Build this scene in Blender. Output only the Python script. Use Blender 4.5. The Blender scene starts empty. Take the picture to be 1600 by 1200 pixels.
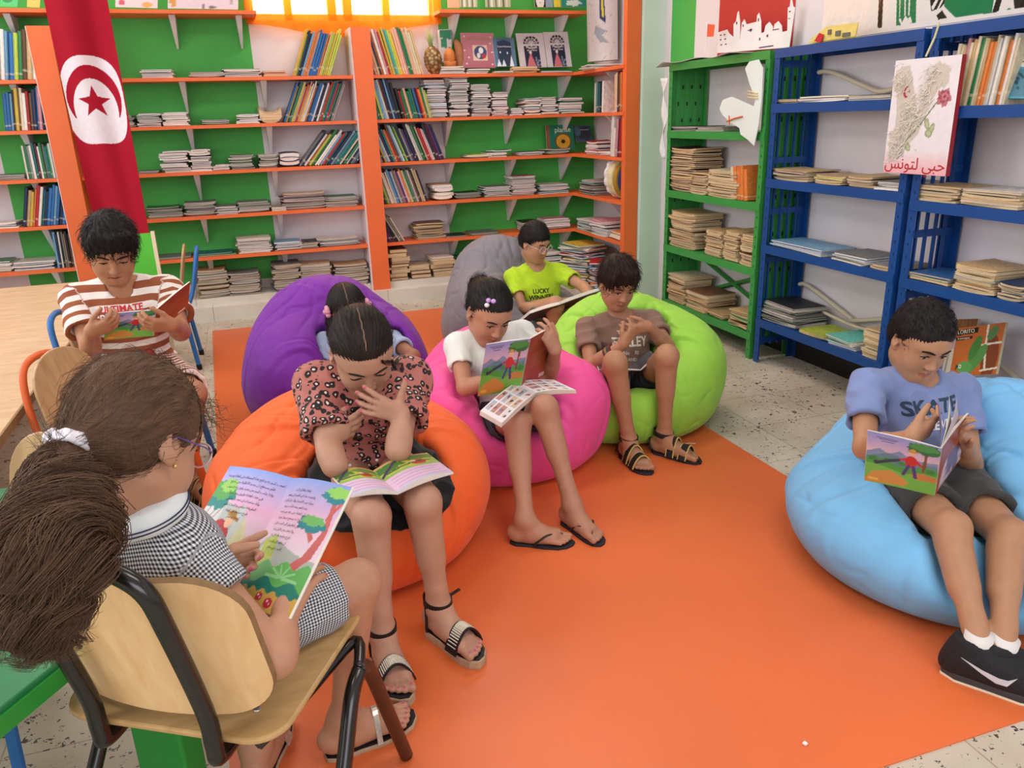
import bpy, math, random
import numpy as np
from mathutils import Vector, Matrix, Euler
from mathutils.bvhtree import BVHTree
import openvdb
sc = bpy.context.scene
COL = sc.collection
R = math.radians
rnd = random.Random(7)

# ------------------------------------------------------------------ camera
cam = bpy.data.cameras.new('camera')
cam.sensor_width = 36.0
cam.lens = 27.474
cam.clip_start = 0.02
camo = bpy.data.objects.new('camera', cam)
COL.objects.link(camo)
pi_, ro_, ya_ = R(18.909), R(1.802), R(18.252)
fw = Vector((math.sin(ya_)*math.cos(pi_), math.cos(ya_)*math.cos(pi_), -math.sin(pi_)))
rt = Vector((math.cos(ya_), -math.sin(ya_), 0))
dn = fw.cross(rt)
r2 = rt*math.cos(ro_)+dn*math.sin(ro_)
d2 = -rt*math.sin(ro_)+dn*math.cos(ro_)
camo.matrix_world = Matrix(((r2.x, -d2.x, -fw.x, 0), (r2.y, -d2.y, -fw.y, 0), (r2.z, -d2.z, -fw.z, 1.30), (0, 0, 0, 1)))
sc.camera = camo

# ------------------------------------------------------------------ world, lights, exposure
w = bpy.data.worlds.new('sky'); sc.world = w; w.use_nodes = True
w.node_tree.nodes['Background'].inputs[0].default_value = (0.85, 0.93, 1.0, 1)
w.node_tree.nodes['Background'].inputs[1].default_value = 0.6
sc.view_settings.view_transform = 'Standard'
sc.view_settings.look = 'None'
sc.view_settings.exposure = 0.38
sc.view_settings.gamma = 1.0
sc.view_settings.use_curve_mapping = False
def area(name, loc, target, sx, sy, power, col=(1, 1, 1)):
    l = bpy.data.lights.new(name, 'AREA'); l.shape = 'RECTANGLE'; l.size = sx; l.size_y = sy; l.energy = power; l.color = col
    o = bpy.data.objects.new(name, l); COL.objects.link(o); o.location = loc
    o.rotation_euler = (Vector(target)-Vector(loc)).to_track_quat('-Z', 'Y').to_euler()
    return o
# daylight through the windows of the left wall and of the wall behind the camera, and unseen fluorescent ceiling panels
area('window_daylight', (-2.85, 3.4, 1.75), (1.0, 3.2, 0.6), 2.2, 1.5, 34, (0.95, 0.98, 1.0))
area('window_daylight', (-2.85, 0.4, 1.75), (1.0, 0.8, 0.6), 2.2, 1.5, 30, (0.95, 0.98, 1.0))
area('window_daylight', (0.6, -2.5, 1.9), (0.9, 2.0, 0.6), 2.6, 1.5, 40, (0.97, 0.98, 1.0))
for lx in (-1.1, 1.3):
    for ly in (0.8, 3.2, 5.3):  # the row nearest the back wall is added to brighten that wall
        area('unseen_ceiling_light', (lx, ly, 2.93), (lx, ly, 0), 1.2, 0.5, 13, (1.0, 0.97, 0.93))

# ------------------------------------------------------------------ materials
MATS = {}
def nodes(name):
    m = bpy.data.materials.new(name); m.use_nodes = True
    nt = m.node_tree; b = nt.nodes['Principled BSDF']
    return m, nt, b
def N(nt, t, **k):
    n = nt.nodes.new(t)
    for a, v in k.items():
        if a.startswith('i_'): n.inputs[int(a[2:])].default_value = v
        else: setattr(n, a, v)
    return n
def L(nt, a, ai, b, bi): nt.links.new(a.outputs[ai], b.inputs[bi])
def rgb(h):
    h = h.lstrip('#'); c = [int(h[i:i+2], 16)/255 for i in (0, 2, 4)]
    return tuple(x/12.92 if x <= .04045 else ((x+.055)/1.055)**2.4 for x in c)
def rgba(h): return rgb(h)+(1.0,) if isinstance(h, str) else tuple(h)[:3]+(1.0,)
def coords(nt, kind='Object'): return N(nt, 'ShaderNodeTexCoord'), {'Generated': 0, 'UV': 2, 'Object': 3}[kind]
def add_bump(nt, b, scale, strength, dist=0.01, detail=3.0, kind='Object', stretch=None):
    tc, k = coords(nt, kind)
    no = N(nt, 'ShaderNodeTexNoise'); no.inputs['Scale'].default_value = scale; no.inputs['Detail'].default_value = detail
    if stretch:
        mp = N(nt, 'ShaderNodeMapping'); mp.inputs['Scale'].default_value = stretch
        L(nt, tc, k, mp, 0); L(nt, mp, 0, no, 'Vector')
    else: L(nt, tc, k, no, 'Vector')
    bp = N(nt, 'ShaderNodeBump'); bp.inputs['Strength'].default_value = strength; bp.inputs['Distance'].default_value = dist
    L(nt, no, 0, bp, 'Height'); L(nt, bp, 0, b, 'Normal')
    return no
def vary(nt, b, base, amt=0.12, scale=6.0, src=None, stretch=None, detail=3):
    """base colour varied by a noise of the surface itself"""
    tc, k = coords(nt)
    no = N(nt, 'ShaderNodeTexNoise'); no.inputs['Scale'].default_value = scale; no.inputs['Detail'].default_value = detail
    if stretch:
        mp = N(nt, 'ShaderNodeMapping'); mp.inputs['Scale'].default_value = stretch
        L(nt, tc, k, mp, 0); L(nt, mp, 0, no, 'Vector')
    else: L(nt, tc, k, no, 'Vector')
    mr = N(nt, 'ShaderNodeMapRange'); mr.inputs[1].default_value = .3; mr.inputs[2].default_value = .7
    mr.inputs[3].default_value = 1-amt; mr.inputs[4].default_value = 1+amt*.6
    L(nt, no, 0, mr, 0)
    mx = N(nt, 'ShaderNodeVectorMath', operation='SCALE')
    if src is None: mx.inputs[0].default_value = base[:3]
    else: L(nt, src[0], src[1], mx, 0)
    L(nt, mr, 0, mx, 3); L(nt, mx, 0, b, 'Base Color')
def paint(name, color, rough=.5, amt=.06, scale=4, bump=.0, bscale=60, spec=.4, metal=0, stretch=None):
    if name in MATS: return MATS[name]
    m, nt, b = nodes(name); vary(nt, b, rgba(color), amt, scale, stretch=stretch)
    b.inputs['Roughness'].default_value = rough; b.inputs['Specular IOR Level'].default_value = spec; b.inputs['Metallic'].default_value = metal
    if bump: add_bump(nt, b, bscale, bump)
    MATS[name] = m; return m
def cloth(name, color, amt=.08, bump=.25, bscale=220, rough=.85, sheen=.15):
    if name in MATS: return MATS[name]
    m, nt, b = nodes(name); vary(nt, b, rgba(color), amt, 14)
    b.inputs['Roughness'].default_value = rough; b.inputs['Specular IOR Level'].default_value = .25
    b.inputs['Sheen Weight'].default_value = sheen
    add_bump(nt, b, bscale, bump, .002); MATS[name] = m; return m
def vcol(name, rough=.55, spec=.4, bump=0, bscale=300, amt=.04, sss=0):
    if name in MATS: return MATS[name]
    m, nt, b = nodes(name); a = N(nt, 'ShaderNodeVertexColor'); a.layer_name = 'col'
    vary(nt, b, None, amt, 40, (a, 0))
    b.inputs['Roughness'].default_value = rough; b.inputs['Specular IOR Level'].default_value = spec
    if sss:
        b.inputs['Subsurface Weight'].default_value = sss; b.inputs['Subsurface Radius'].default_value = (1, .35, .2); b.inputs['Subsurface Scale'].default_value = .006
    if bump: add_bump(nt, b, bscale, bump, .002)
    MATS[name] = m; return m
def objcol(name, rough=.5, art=0.0, spec=.4, band=False):
    """colour of the copy itself, with a printed pattern that differs from copy to copy"""
    if name in MATS: return MATS[name]
    m, nt, b = nodes(name); oi = N(nt, 'ShaderNodeObjectInfo')
    tc, k = coords(nt)
    ad = N(nt, 'ShaderNodeVectorMath', operation='ADD'); cx = N(nt, 'ShaderNodeVectorMath', operation='SCALE')
    cx.inputs[0].default_value = (37.0, 61.0, 23.0); L(nt, oi, 'Random', cx, 3)
    L(nt, tc, k, ad, 0); L(nt, cx, 0, ad, 1)
    no = N(nt, 'ShaderNodeTexNoise'); no.inputs['Scale'].default_value = 16 if not band else 9; no.inputs['Detail'].default_value = 2
    L(nt, ad, 0, no, 'Vector')
    rp = N(nt, 'ShaderNodeValToRGB'); e = rp.color_ramp.elements
    e[0].position = .36; e[0].color = (.5, .55, .6, 1); e[1].position = .62; e[1].color = (1.25, 1.2, 1.1, 1)
    L(nt, no, 0, rp, 0)
    mx = N(nt, 'ShaderNodeMix', data_type='RGBA', blend_type='MULTIPLY'); mx.inputs[0].default_value = art
    L(nt, oi, 'Color', mx, 6); L(nt, rp, 0, mx, 7)
    last = (mx, 2)
    if band:
        sx = N(nt, 'ShaderNodeSeparateXYZ'); L(nt, tc, 3, sx, 0)
        mm = N(nt, 'ShaderNodeMath', operation='MULTIPLY_ADD'); L(nt, oi, 'Random', mm, 0); mm.inputs[1].default_value = -.09; mm.inputs[2].default_value = .2
        df = N(nt, 'ShaderNodeMath', operation='SUBTRACT'); L(nt, sx, 2, df, 0); L(nt, mm, 0, df, 1)
        ab = N(nt, 'ShaderNodeMath', operation='ABSOLUTE'); L(nt, df, 0, ab, 0)
        lt = N(nt, 'ShaderNodeMath', operation='LESS_THAN'); L(nt, ab, 0, lt, 0); lt.inputs[1].default_value = .022
        sc2 = N(nt, 'ShaderNodeMath', operation='MULTIPLY'); L(nt, lt, 0, sc2, 0); sc2.inputs[1].default_value = .45
        m2 = N(nt, 'ShaderNodeMix', data_type='RGBA'); L(nt, sc2, 0, m2, 0); L(nt, mx, 2, m2, 6); m2.inputs[7].default_value = (.75, .68, .5, 1)
        last = (m2, 2)
    L(nt, last[0], last[1], b, 'Base Color')
    b.inputs['Roughness'].default_value = rough; b.inputs['Specular IOR Level'].default_value = spec
    MATS[name] = m; return m
def wood(name, c1, c2, scale=5, rough=.4, axis=(1, 12, 12)):
    if name in MATS: return MATS[name]
    m, nt, b = nodes(name); tc, k = coords(nt)
    mp = N(nt, 'ShaderNodeMapping'); mp.inputs['Scale'].default_value = axis; L(nt, tc, k, mp, 0)
    no = N(nt, 'ShaderNodeTexNoise'); no.inputs['Scale'].default_value = scale; no.inputs['Detail'].default_value = 5; no.inputs['Distortion'].default_value = .4
    L(nt, mp, 0, no, 'Vector')
    rp = N(nt, 'ShaderNodeValToRGB'); e = rp.color_ramp.elements
    e[0].position = .3; e[0].color = rgba(c1); e[1].position = .7; e[1].color = rgba(c2)
    L(nt, no, 0, rp, 0); L(nt, rp, 0, b, 'Base Color'); b.inputs['Roughness'].default_value = rough
    MATS[name] = m; return m
def terrazzo():
    m, nt, b = nodes('terrazzo'); tc, k = coords(nt)
    def chips(scale, thr, loc):
        mp = N(nt, 'ShaderNodeMapping'); mp.inputs['Location'].default_value = loc; L(nt, tc, k, mp, 0)
        nz = N(nt, 'ShaderNodeTexNoise'); nz.inputs['Scale'].default_value = scale*1.6; L(nt, mp, 0, nz, 'Vector')
        mxv = N(nt, 'ShaderNodeMix', data_type='VECTOR'); mxv.inputs[0].default_value = .06 if scale < 60 else .03
        L(nt, mp, 0, mxv, 4); L(nt, nz, 1, mxv, 5)
        v = N(nt, 'ShaderNodeTexVoronoi', distance='EUCLIDEAN'); v.inputs['Scale'].default_value = scale; L(nt, mxv, 1, v, 'Vector')
        sp = N(nt, 'ShaderNodeSeparateColor'); L(nt, v, 'Color', sp, 0)
        # chip radius differs per cell; many cells have none
        mr = N(nt, 'ShaderNodeMapRange'); L(nt, sp, 0, mr, 0); mr.inputs[1].default_value = thr; mr.inputs[2].default_value = 1; mr.inputs[3].default_value = -.02; mr.inputs[4].default_value = .42; mr.clamp = False
        lt = N(nt, 'ShaderNodeMath', operation='LESS_THAN'); L(nt, v, 'Distance', lt, 0); L(nt, mr, 0, lt, 1)
        return lt, sp
    c1, s1 = chips(38, .60, (0, 0, 0)); c2, s2 = chips(85, .66, (3.3, 1.7, 0))
    mx = N(nt, 'ShaderNodeMath', operation='MAXIMUM'); L(nt, c1, 0, mx, 0); L(nt, c2, 0, mx, 1)
    cr = N(nt, 'ShaderNodeValToRGB'); e = cr.color_ramp.elements; e[0].color = rgba('#2c3032'); e[1].color = rgba('#5a564f'); L(nt, s1, 1, cr, 0)
    nb = N(nt, 'ShaderNodeTexNoise'); nb.inputs['Scale'].default_value = 3; nb.inputs['Detail'].default_value = 6; L(nt, tc, k, nb, 'Vector')
    br = N(nt, 'ShaderNodeValToRGB'); e = br.color_ramp.elements; e[0].position = .3; e[0].color = rgba('#b9ae98'); e[1].position = .7; e[1].color = rgba('#d6cfbd'); L(nt, nb, 0, br, 0)
    bk = N(nt, 'ShaderNodeTexBrick'); bk.offset = 0; bk.inputs['Scale'].default_value = 1; bk.inputs['Brick Width'].default_value = .33; bk.inputs['Row Height'].default_value = .33
    bk.inputs['Mortar Size'].default_value = .0022; bk.inputs['Mortar Smooth'].default_value = .3
    bk.inputs[1].default_value = (1, 1, 1, 1); bk.inputs[2].default_value = (.95, .95, .95, 1); bk.inputs[3].default_value = (.62, .6, .56, 1); L(nt, tc, k, bk, 'Vector')
    m1 = N(nt, 'ShaderNodeMix', data_type='RGBA', blend_type='MULTIPLY'); m1.inputs[0].default_value = 1; L(nt, br, 0, m1, 6); L(nt, bk, 0, m1, 7)
    m2 = N(nt, 'ShaderNodeMix', data_type='RGBA'); L(nt, mx, 0, m2, 0); L(nt, m1, 2, m2, 6); L(nt, cr, 0, m2, 7)
    L(nt, m2, 2, b, 'Base Color'); b.inputs['Roughness'].default_value = .42
    return m
def emit(name, color, s):
    m = bpy.data.materials.new(name); m.use_nodes = True; nt = m.node_tree; nt.nodes.clear()
    e = N(nt, 'ShaderNodeEmission', i_0=rgba(color), i_1=s); o = N(nt, 'ShaderNodeOutputMaterial'); L(nt, e, 0, o, 0); return m

# ------------------------------------------------------------------ mesh helpers
class MB:
    def __init__(s): s.v = []; s.f = []; s.m = []; s.c = []; s.hasc = False
    def add(s, vs, fs, mi=0, col=None, M=None):
        n = len(s.v)
        s.v += [tuple(M @ Vector(p)) if M else tuple(p) for p in vs]
        for k, f in enumerate(fs):
            s.f.append(tuple(n+i for i in f)); s.m.append(mi); s.c.append(col)
        if col is not None: s.hasc = True
        return s
    def box(s, c, d, mi=0, rot=None, col=None, M=None):
        x, y, z = (q/2 for q in d); m = Matrix.Translation(c)
        if rot is not None: m = m @ (rot if isinstance(rot, Matrix) else Euler(rot).to_matrix().to_4x4())
        if M: m = M @ m
        vs = [(sx*x, sy*y, sz*z) for sz in (-1, 1) for sx, sy in ((-1, -1), (1, -1), (1, 1), (-1, 1))]
        return s.add(vs, [(3, 2, 1, 0), (4, 5, 6, 7), (0, 1, 5, 4), (1, 2, 6, 5), (2, 3, 7, 6), (3, 0, 4, 7)], mi, col, m)
    def prism(s, poly, M, h, mi=0, col=None):
        """polygon in local xy, extruded h along local z"""
        n = len(poly); vs = [(x, y, 0) for x, y in poly]+[(x, y, h) for x, y in poly]
        fs = [tuple(range(n))[::-1], tuple(range(n, 2*n))]+[(i, (i+1) % n, n+(i+1) % n, n+i) for i in range(n)]
        return s.add(vs, fs, mi, col, M)
    def tube(s, pts, r, n=10, mi=0, col=None, caps=True, flat=1.0, up=None):
        pts = [Vector(p) for p in pts]; k = len(pts); rr = r if isinstance(r, (list, tuple)) else [r]*k
        T = [(pts[min(i+1, k-1)]-pts[max(i-1, 0)]).normalized() for i in range(k)]
        a = Vector(up) if up else (Vector((0, 0, 1)) if abs(T[0].z) < .9 else Vector((1, 0, 0)))
        vs = []
        for i in range(k):
            u = (a-T[i]*a.dot(T[i])).normalized(); a = u; w_ = T[i].cross(u)
            for j in range(n):
                t = 2*math.pi*j/n; vs.append(pts[i]+(u*math.cos(t)*flat+w_*math.sin(t))*rr[i])
        fs = [(i*n+j, i*n+(j+1) % n, (i+1)*n+(j+1) % n, (i+1)*n+j) for i in range(k-1) for j in range(n)]
        if caps: fs += [tuple(range(n))[::-1], tuple(range((k-1)*n, k*n))]
        return s.add(vs, fs, mi, col)
    def sphere(s, c, r, mi=0, col=None, n=16, m=10, M=None):
        rr = (r, r, r) if not hasattr(r, '__len__') else r
        vs = [(0, 0, rr[2])]
        for i in range(1, m):
            for j in range(n):
                a = math.pi*i/m; t = 2*math.pi*j/n
                vs.append((rr[0]*math.sin(a)*math.cos(t), rr[1]*math.sin(a)*math.sin(t), rr[2]*math.cos(a)))
        vs.append((0, 0, -rr[2])); e = len(vs)-1
        fs = [(0, 1+j, 1+(j+1) % n) for j in range(n)]
        fs += [(1+i*n+j, 1+(i+1)*n+j, 1+(i+1)*n+(j+1) % n, 1+i*n+(j+1) % n) for i in range(m-2) for j in range(n)]
        fs += [(e, 1+(m-2)*n+(j+1) % n, 1+(m-2)*n+j) for j in range(n)]
        T = Matrix.Translation(c)
        return s.add(vs, fs, mi, col, T @ M if M else T)
    def grid(s, fn, nu, nv, mi=0, colfn=None, thick=0, back=None):
        """surface fn(u,v)->xyz; colfn(U,V arrays)->rgb per vertex"""
        n0 = len(s.v)
        for j in range(nv+1):
            for i in range(nu+1): s.v.append(tuple(fn(i/nu, j/nv)))
        s.gridcol = getattr(s, 'gridcol', {})
        if colfn is not None:
            U, V = np.meshgrid(np.linspace(0, 1, nu+1), np.linspace(0, 1, nv+1)); C = colfn(U, V).reshape(-1, 3)
            s.gridcol[n0] = C; s.hasc = True
        for j in range(nv):
            for i in range(nu):
                a = n0+j*(nu+1)+i; s.f.append((a, a+1, a+nu+2, a+nu+1)); s.m.append(mi); s.c.append(None)
        return s
    def build(s, name, mats, parent=None, smooth=False, bevel=0, link=True):
        me = bpy.data.meshes.new(name); me.from_pydata(s.v, [], s.f)
        for m in (mats if isinstance(mats, (list, tuple)) else [mats]): me.materials.append(m)
        me.polygons.foreach_set('material_index', s.m)
        if s.hasc:
            ca = me.color_attributes.new('col', 'FLOAT_COLOR', 'CORNER'); li = np.zeros(len(me.loops), np.int32); me.loops.foreach_get('vertex_index', li)
            out = np.ones((len(me.loops), 4), np.float32); vc = np.zeros((len(s.v), 3), np.float32); isg = np.zeros(len(s.v), bool)
            for n0, C in getattr(s, 'gridcol', {}).items(): vc[n0:n0+len(C)] = C; isg[n0:n0+len(C)] = True
            out[:, :3] = vc[li]
            tot = np.zeros(len(me.polygons), np.int32); me.polygons.foreach_get('loop_total', tot)
            pc = np.array([(c if c is not None else (-1, -1, -1))[:3] for c in s.c], np.float32); pl = np.repeat(pc, tot, 0)
            k = pl[:, 0] >= 0; out[k, :3] = pl[k]
            ca.data.foreach_set('color', out.ravel())
        me.update()
        if smooth: me.shade_smooth()
        o = bpy.data.objects.new(name, me)
        if link: COL.objects.link(o)
        if parent: o.parent = parent
        if bevel:
            b = o.modifiers.new('bevel', 'BEVEL'); b.width = bevel; b.segments = 2; b.limit_method = 'ANGLE'; b.angle_limit = R(40)
        return o
def tag(o, label=None, cat=None, group=None, kind=None):
    for k, v in (('label', label), ('category', cat), ('group', group), ('kind', kind)):
        if v: o[k] = v
    return o
def thing(name, label, cat, loc=(0, 0, 0), rz=0, group=None):
    o = bpy.data.objects.new(name, None); o.empty_display_size = .05; COL.objects.link(o); o.location = loc; o.rotation_euler = (0, 0, rz)
    return tag(o, label, cat, group)
def copy_tree(o, parent=None):
    c = o.copy(); COL.objects.link(c)
    if parent: c.parent = parent
    for ch in o.children: copy_tree(ch, c)
    return c
def setparent(o, p):
    """parent keeping the world place (things built in world coordinates under an empty at their base)"""
    o.parent = p; o.matrix_parent_inverse = (Matrix.Translation(p.location) @ p.rotation_euler.to_matrix().to_4x4()).inverted()
    return o
def struct(name, mb, mats, **k): return tag(mb.build(name, mats, **k), kind='structure')
def basis(x, y, z, o=(0, 0, 0)):
    return Matrix(((x[0], y[0], z[0], o[0]), (x[1], y[1], z[1], o[1]), (x[2], y[2], z[2], o[2]), (0, 0, 0, 1)))
def smooth_path(pts, n=6, closed=False):
    P = [Vector(p) for p in pts]; out = []
    for i in range(len(P)-1):
        p0, p1, p2, p3 = P[max(i-1, 0)], P[i], P[i+1], P[min(i+2, len(P)-1)]
        for k in range(n):
            t = k/n; out.append(.5*((2*p1)+(p2-p0)*t+(2*p0-5*p1+4*p2-p3)*t*t+(3*p1-p0-3*p2+p3)*t**3))
    return out+[P[-1]]
ORD = ['first', 'second', 'third', 'fourth', 'fifth', 'sixth', 'seventh', 'eighth', 'ninth', 'tenth', 'eleventh', 'twelfth', 'thirteenth', 'fourteenth',
       'fifteenth', 'sixteenth', 'seventeenth', 'eighteenth', 'nineteenth', 'twentieth']
ORD += ['twenty-'+o for o in ORD[:9]]+['thirtieth']+['thirty-'+o for o in ORD[:9]]+['fortieth']

# ================================================================== the room
M_white = paint('wall_white', '#e4dde0', .75, .05, 2.5, .15, 30)
M_green = paint('wall_green', '#4cb44e', .6, .06, 2.5, .12, 30)
M_mint = paint('wall_mint', '#d3e3d8', .7, .06, 3, .2, 20)
M_orange = paint('orange_paint', '#e8703a', .45, .05, 5, .08, 40)
M_marble = paint('marble', '#d9d3c8', .3, .12, 5)
M_cream = paint('cream_edge', '#e6d9b8', .5)
M_black = paint('black_paint', '#15130f', .5, .3, 12)
M_bracket = paint('bracket_white', '#dfe0e0', .4)
XR, YB, ZC = 2.78, 6.10, 2.95

f = MB(); f.box((-.03, 1.75, -.05), (5.7, 8.9, .1)); struct('floor', f, terrazzo())
f = MB(); f.box((-.03, 1.75, ZC+.05), (5.7, 8.9, .1)); struct('ceiling', f, M_white)
# back wall: painted in white and green bands, with a window opening
WX0, WX1, WZ0, WZ1 = .22, 1.50, 1.97, 2.75
def band(mb, x0, x1, z0, z1, mi): mb.box(((x0+x1)/2, YB+.1, (z0+z1)/2), (x1-x0, .2, z1-z0), mi)
f = MB()
for x0, x1, mi in ((-2.85, -1.45, 0), (-1.45, .20, 1), (.20, WX0, 0), (WX1, 1.53, 0), (1.53, XR, 1)): band(f, x0, x1, 0, ZC, mi)
band(f, WX0, WX1, 0, WZ0, 0); band(f, WX0, WX1, WZ1, ZC, 0)
struct('wall_back', f, [M_white, M_green])
f = MB()
for y0, y1, mi in ((-2.7, 4.61, 0), (4.61, 4.90, 1), (4.90, 6.3, 0)): f.box((XR+.1, (y0+y1)/2, ZC/2), (.2, y1-y0, ZC), mi)
struct('wall_right', f, [M_white, M_green])
f = MB(); f.box((2.70, 5.07, ZC/2), (.20, .20, ZC)); o = struct('trim_1', f, M_mint, bevel=.02)
o['label'] = 'pale mint wall pilaster between the orange post and the green steel rack'
f = MB(); f.box((2.772, 1.2, .06), (.016, 7.3, .12)); struct('baseboard_right', f, M_black)
# the left wall and the wall behind the camera, each with its windows left open to the daylight
f = MB()
for y0, y1, z0, z1 in ((-2.7, 6.3, 0, 1.0), (-2.7, 6.3, 2.5, ZC), (-2.7, -.7, 1, 2.5), (1.5, 2.3, 1, 2.5), (4.5, 6.3, 1, 2.5)):
    f.box((-2.8, (y0+y1)/2, (z0+z1)/2), (.1, y1-y0, z1-z0))
struct('wall_left', f, M_white)
f = MB()
for x0, x1, z0, z1 in ((-2.75, XR, 0, 1.1), (-2.75, XR, 2.7, ZC), (-2.75, -.7, 1.1, 2.7), (1.9, XR, 1.1, 2.7)):
    f.box(((x0+x1)/2, -2.45, (z0+z1)/2), (x1-x0, .1, z1-z0))
struct('wall_front', f, M_white)
# marble steps along the back wall and the tiled skirting above
f = MB()
for i in range(9):
    x0 = -2.75+i*.615; f.box((x0+.3065, 5.915, .05), (.613, .37, .10)); f.box((x0+.2, 5.96, .1225), (.613, .28, .045))
struct('trim_2', f, M_marble)
f = MB()
for i in range(14): f.box((-2.6+i*.4, YB-.006, .176), (.397, .012, .062))
struct('baseboard_back', f, M_marble)

# orange play mat
f = MB(); f.prism([(-.30, 5.44), (-.235, 3.2), (-.17, .98), (1.80, .965), (1.775, 2.6), (1.72, 5.40)], Matrix(), .004)
m, nt, b = nodes('mat_orange'); vary(nt, b, rgba('#e0703c'), .10, 1.6, detail=6); b.inputs['Roughness'].default_value = .38; b.inputs['Specular IOR Level'].default_value = .45
add_bump(nt, b, 5, .12, .02, 4)
tag(f.build('floor_mat', m), 'large orange foam play mat spread on the speckled floor under the bean bags', 'mat')

# window above the bookcase, its panes bright with the sky, behind an orange curtain
f = MB(); z0, z1, yy = WZ0, WZ1, YB+.06
for x in (WX0, .475, .775, .885, 1.16, WX1): f.box((x, yy, (z0+z1)/2), (.05 if x not in (.775, .885) else .06, .06, z1-z0))
f.box((.86, yy, z0+.02), (WX1-WX0, .06, .05)); f.box((.86, yy, z1-.02), (WX1-WX0, .06, .05))
wo = struct('window_1', f, paint('window_frame', '#e9e2d6', .5))
f = MB(); f.box((.86, YB+.12, (z0+z1)/2), (WX1-WX0, .01, z1-z0)); f.build('pane', emit('sky_glow', '#fffaf0', 9.0), wo)
mc = bpy.data.materials.new('curtain_orange'); mc.use_nodes = True; nt = mc.node_tree; nt.nodes.clear()
tb = N(nt, 'ShaderNodeBsdfTranslucent', i_0=rgba('#ff8a1c')); db = N(nt, 'ShaderNodeBsdfDiffuse', i_0=rgba('#ff8420')); tp = N(nt, 'ShaderNodeBsdfTransparent', i_0=(1, .62, .28, 1))
m1 = N(nt, 'ShaderNodeMixShader', i_0=.45); m2 = N(nt, 'ShaderNodeMixShader', i_0=.42); oo = N(nt, 'ShaderNodeOutputMaterial')
L(nt, tb, 0, m1, 1); L(nt, db, 0, m1, 2); L(nt, m1, 0, m2, 1); L(nt, tp, 0, m2, 2); L(nt, m2, 0, oo, 0)
def curt(u, v):
    x = .185+u*1.36; bot = 1.895+.035*math.cos(u*math.pi*2)+.03*abs(u-.4)
    return (x, YB-.06+.012*math.sin(u*58)+.008*math.sin(u*23+2), bot+(2.8-bot)*v)
f = MB(); f.grid(curt, 120, 8)
tag(f.build('curtain', mc, smooth=True), 'sheer orange curtain drawn across the bright window above the bookcase', 'curtain')

# ================================================================== the built-in bookcase
SZ = [2.0, 1.60, 1.305, 1.01, .715, .435]
def shelf(name, label, x0, x1, z, y0=5.83, y1=YB-.002, brackets=(), side=False):
    t = thing(name, label, 'shelf', ((x0+x1)/2, (y0+y1)/2, z))
    f = MB(); f.box(((x0+x1)/2, (y0+y1)/2, z-.011), (x1-x0, y1-y0, .022)); setparent(f.build('board', M_orange), t)
    for q in brackets:
        f = MB()
        if side:
            x1 = XR-.002; f.add([(x1, q-.02, z-.0225), (x1, q+.02, z-.0225), (x1-.2, q+.02, z-.0225), (x1-.2, q-.02, z-.0225), (x1, q-.006, z-.2), (x1, q+.006, z-.2), (x1-.014, q+.006, z-.2), (x1-.014, q-.006, z-.2)], [(0, 1, 2, 3), (7, 6, 5, 4), (0, 4, 5, 1), (1, 5, 6, 2), (2, 6, 7, 3), (3, 7, 4, 0)])
        else:
            y2 = y1-.001; f.add([(q-.02, y2, z-.0225), (q+.02, y2, z-.0225), (q+.02, y2-.2, z-.0225), (q-.02, y2-.2, z-.0225), (q-.006, y2, z-.21), (q+.006, y2, z-.21), (q+.006, y2-.014, z-.21), (q-.006, y2-.014, z-.21)], [(3, 2, 1, 0), (4, 5, 6, 7), (1, 5, 4, 0), (2, 6, 5, 1), (3, 7, 6, 2), (0, 4, 7, 3)])
        setparent(f.build('bracket', M_bracket), t)
    return t
LV = ['first shelf from the top', 'second shelf down', 'third shelf down', 'fourth shelf down', 'lowest shelf']
nm = ['top', 'second', 'third', 'fourth', 'fifth', 'lowest']
for i, z in enumerate(SZ):
    if i == 0:
        shelf('wall_shelf', 'high orange shelf above the flag side of the back wall, ending at the curtain', -2.7, .25, z, brackets=(-1.2, -.27, .14))
        shelf('wall_shelf', 'high orange shelf at the back corner, holding propped cards above the picture books', 1.48, 2.60, z+.02, brackets=(1.62, 2.06, 2.46))
    else:
        n = ['top', 'second', 'third', 'fourth', 'lowest'][i-1]
        shelf('wall_shelf', f'{n} orange shelf in the bay beyond the flag pillar, by the left wall', -2.7, -1.09, z, brackets=(-1.25,))
        shelf('wall_shelf', f'{n} orange shelf in the bay between the two orange pillars', -.96, .845, z, brackets=(-.27, .245))
        shelf('wall_shelf', f'{n} orange shelf in the bay from the curtain-side pillar to the corner', .975, XR-.002, z, brackets=(1.53, 2.02, 2.48))
        shelf('wall_shelf', f'{n} short orange return shelf along the side wall by the mint pilaster', 2.49, XR-.002, z, y0=5.0, y1=5.829, brackets=(5.45,), side=True)
def post(label, x0, x1, y0, y1, z0, z1):
    f = MB(); f.box(((x0+x1)/2, (y0+y1)/2, (z0+z1)/2), (x1-x0, y1-y0, z1-z0)); f.box((x0-.004, (y0+y1)/2+.01, (z0+z1)/2), (.008, y1-y0-.02, z1-z0), 1)
    return tag(f.build('bookcase_upright', [M_orange, M_white]), label, 'upright board', 'orange bookcase uprights')
post('orange bookcase upright behind the red flag, between the first two bays', -1.09, -.962, 5.79, YB-.002, .10, 1.90)
post('orange bookcase upright below the orange curtain, standing on the marble step', .847, .974, 5.79, YB-.002, .10, 1.90)
f = MB(); f.box((2.548, 5.0, 1.475), (.10, .055, 2.95)); o = f.build('bookcase_upright', [M_orange]); tag(o, 'tall orange post at the free end of the corner shelves beside the mint pilaster', 'upright board', 'orange bookcase uprights')

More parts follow.
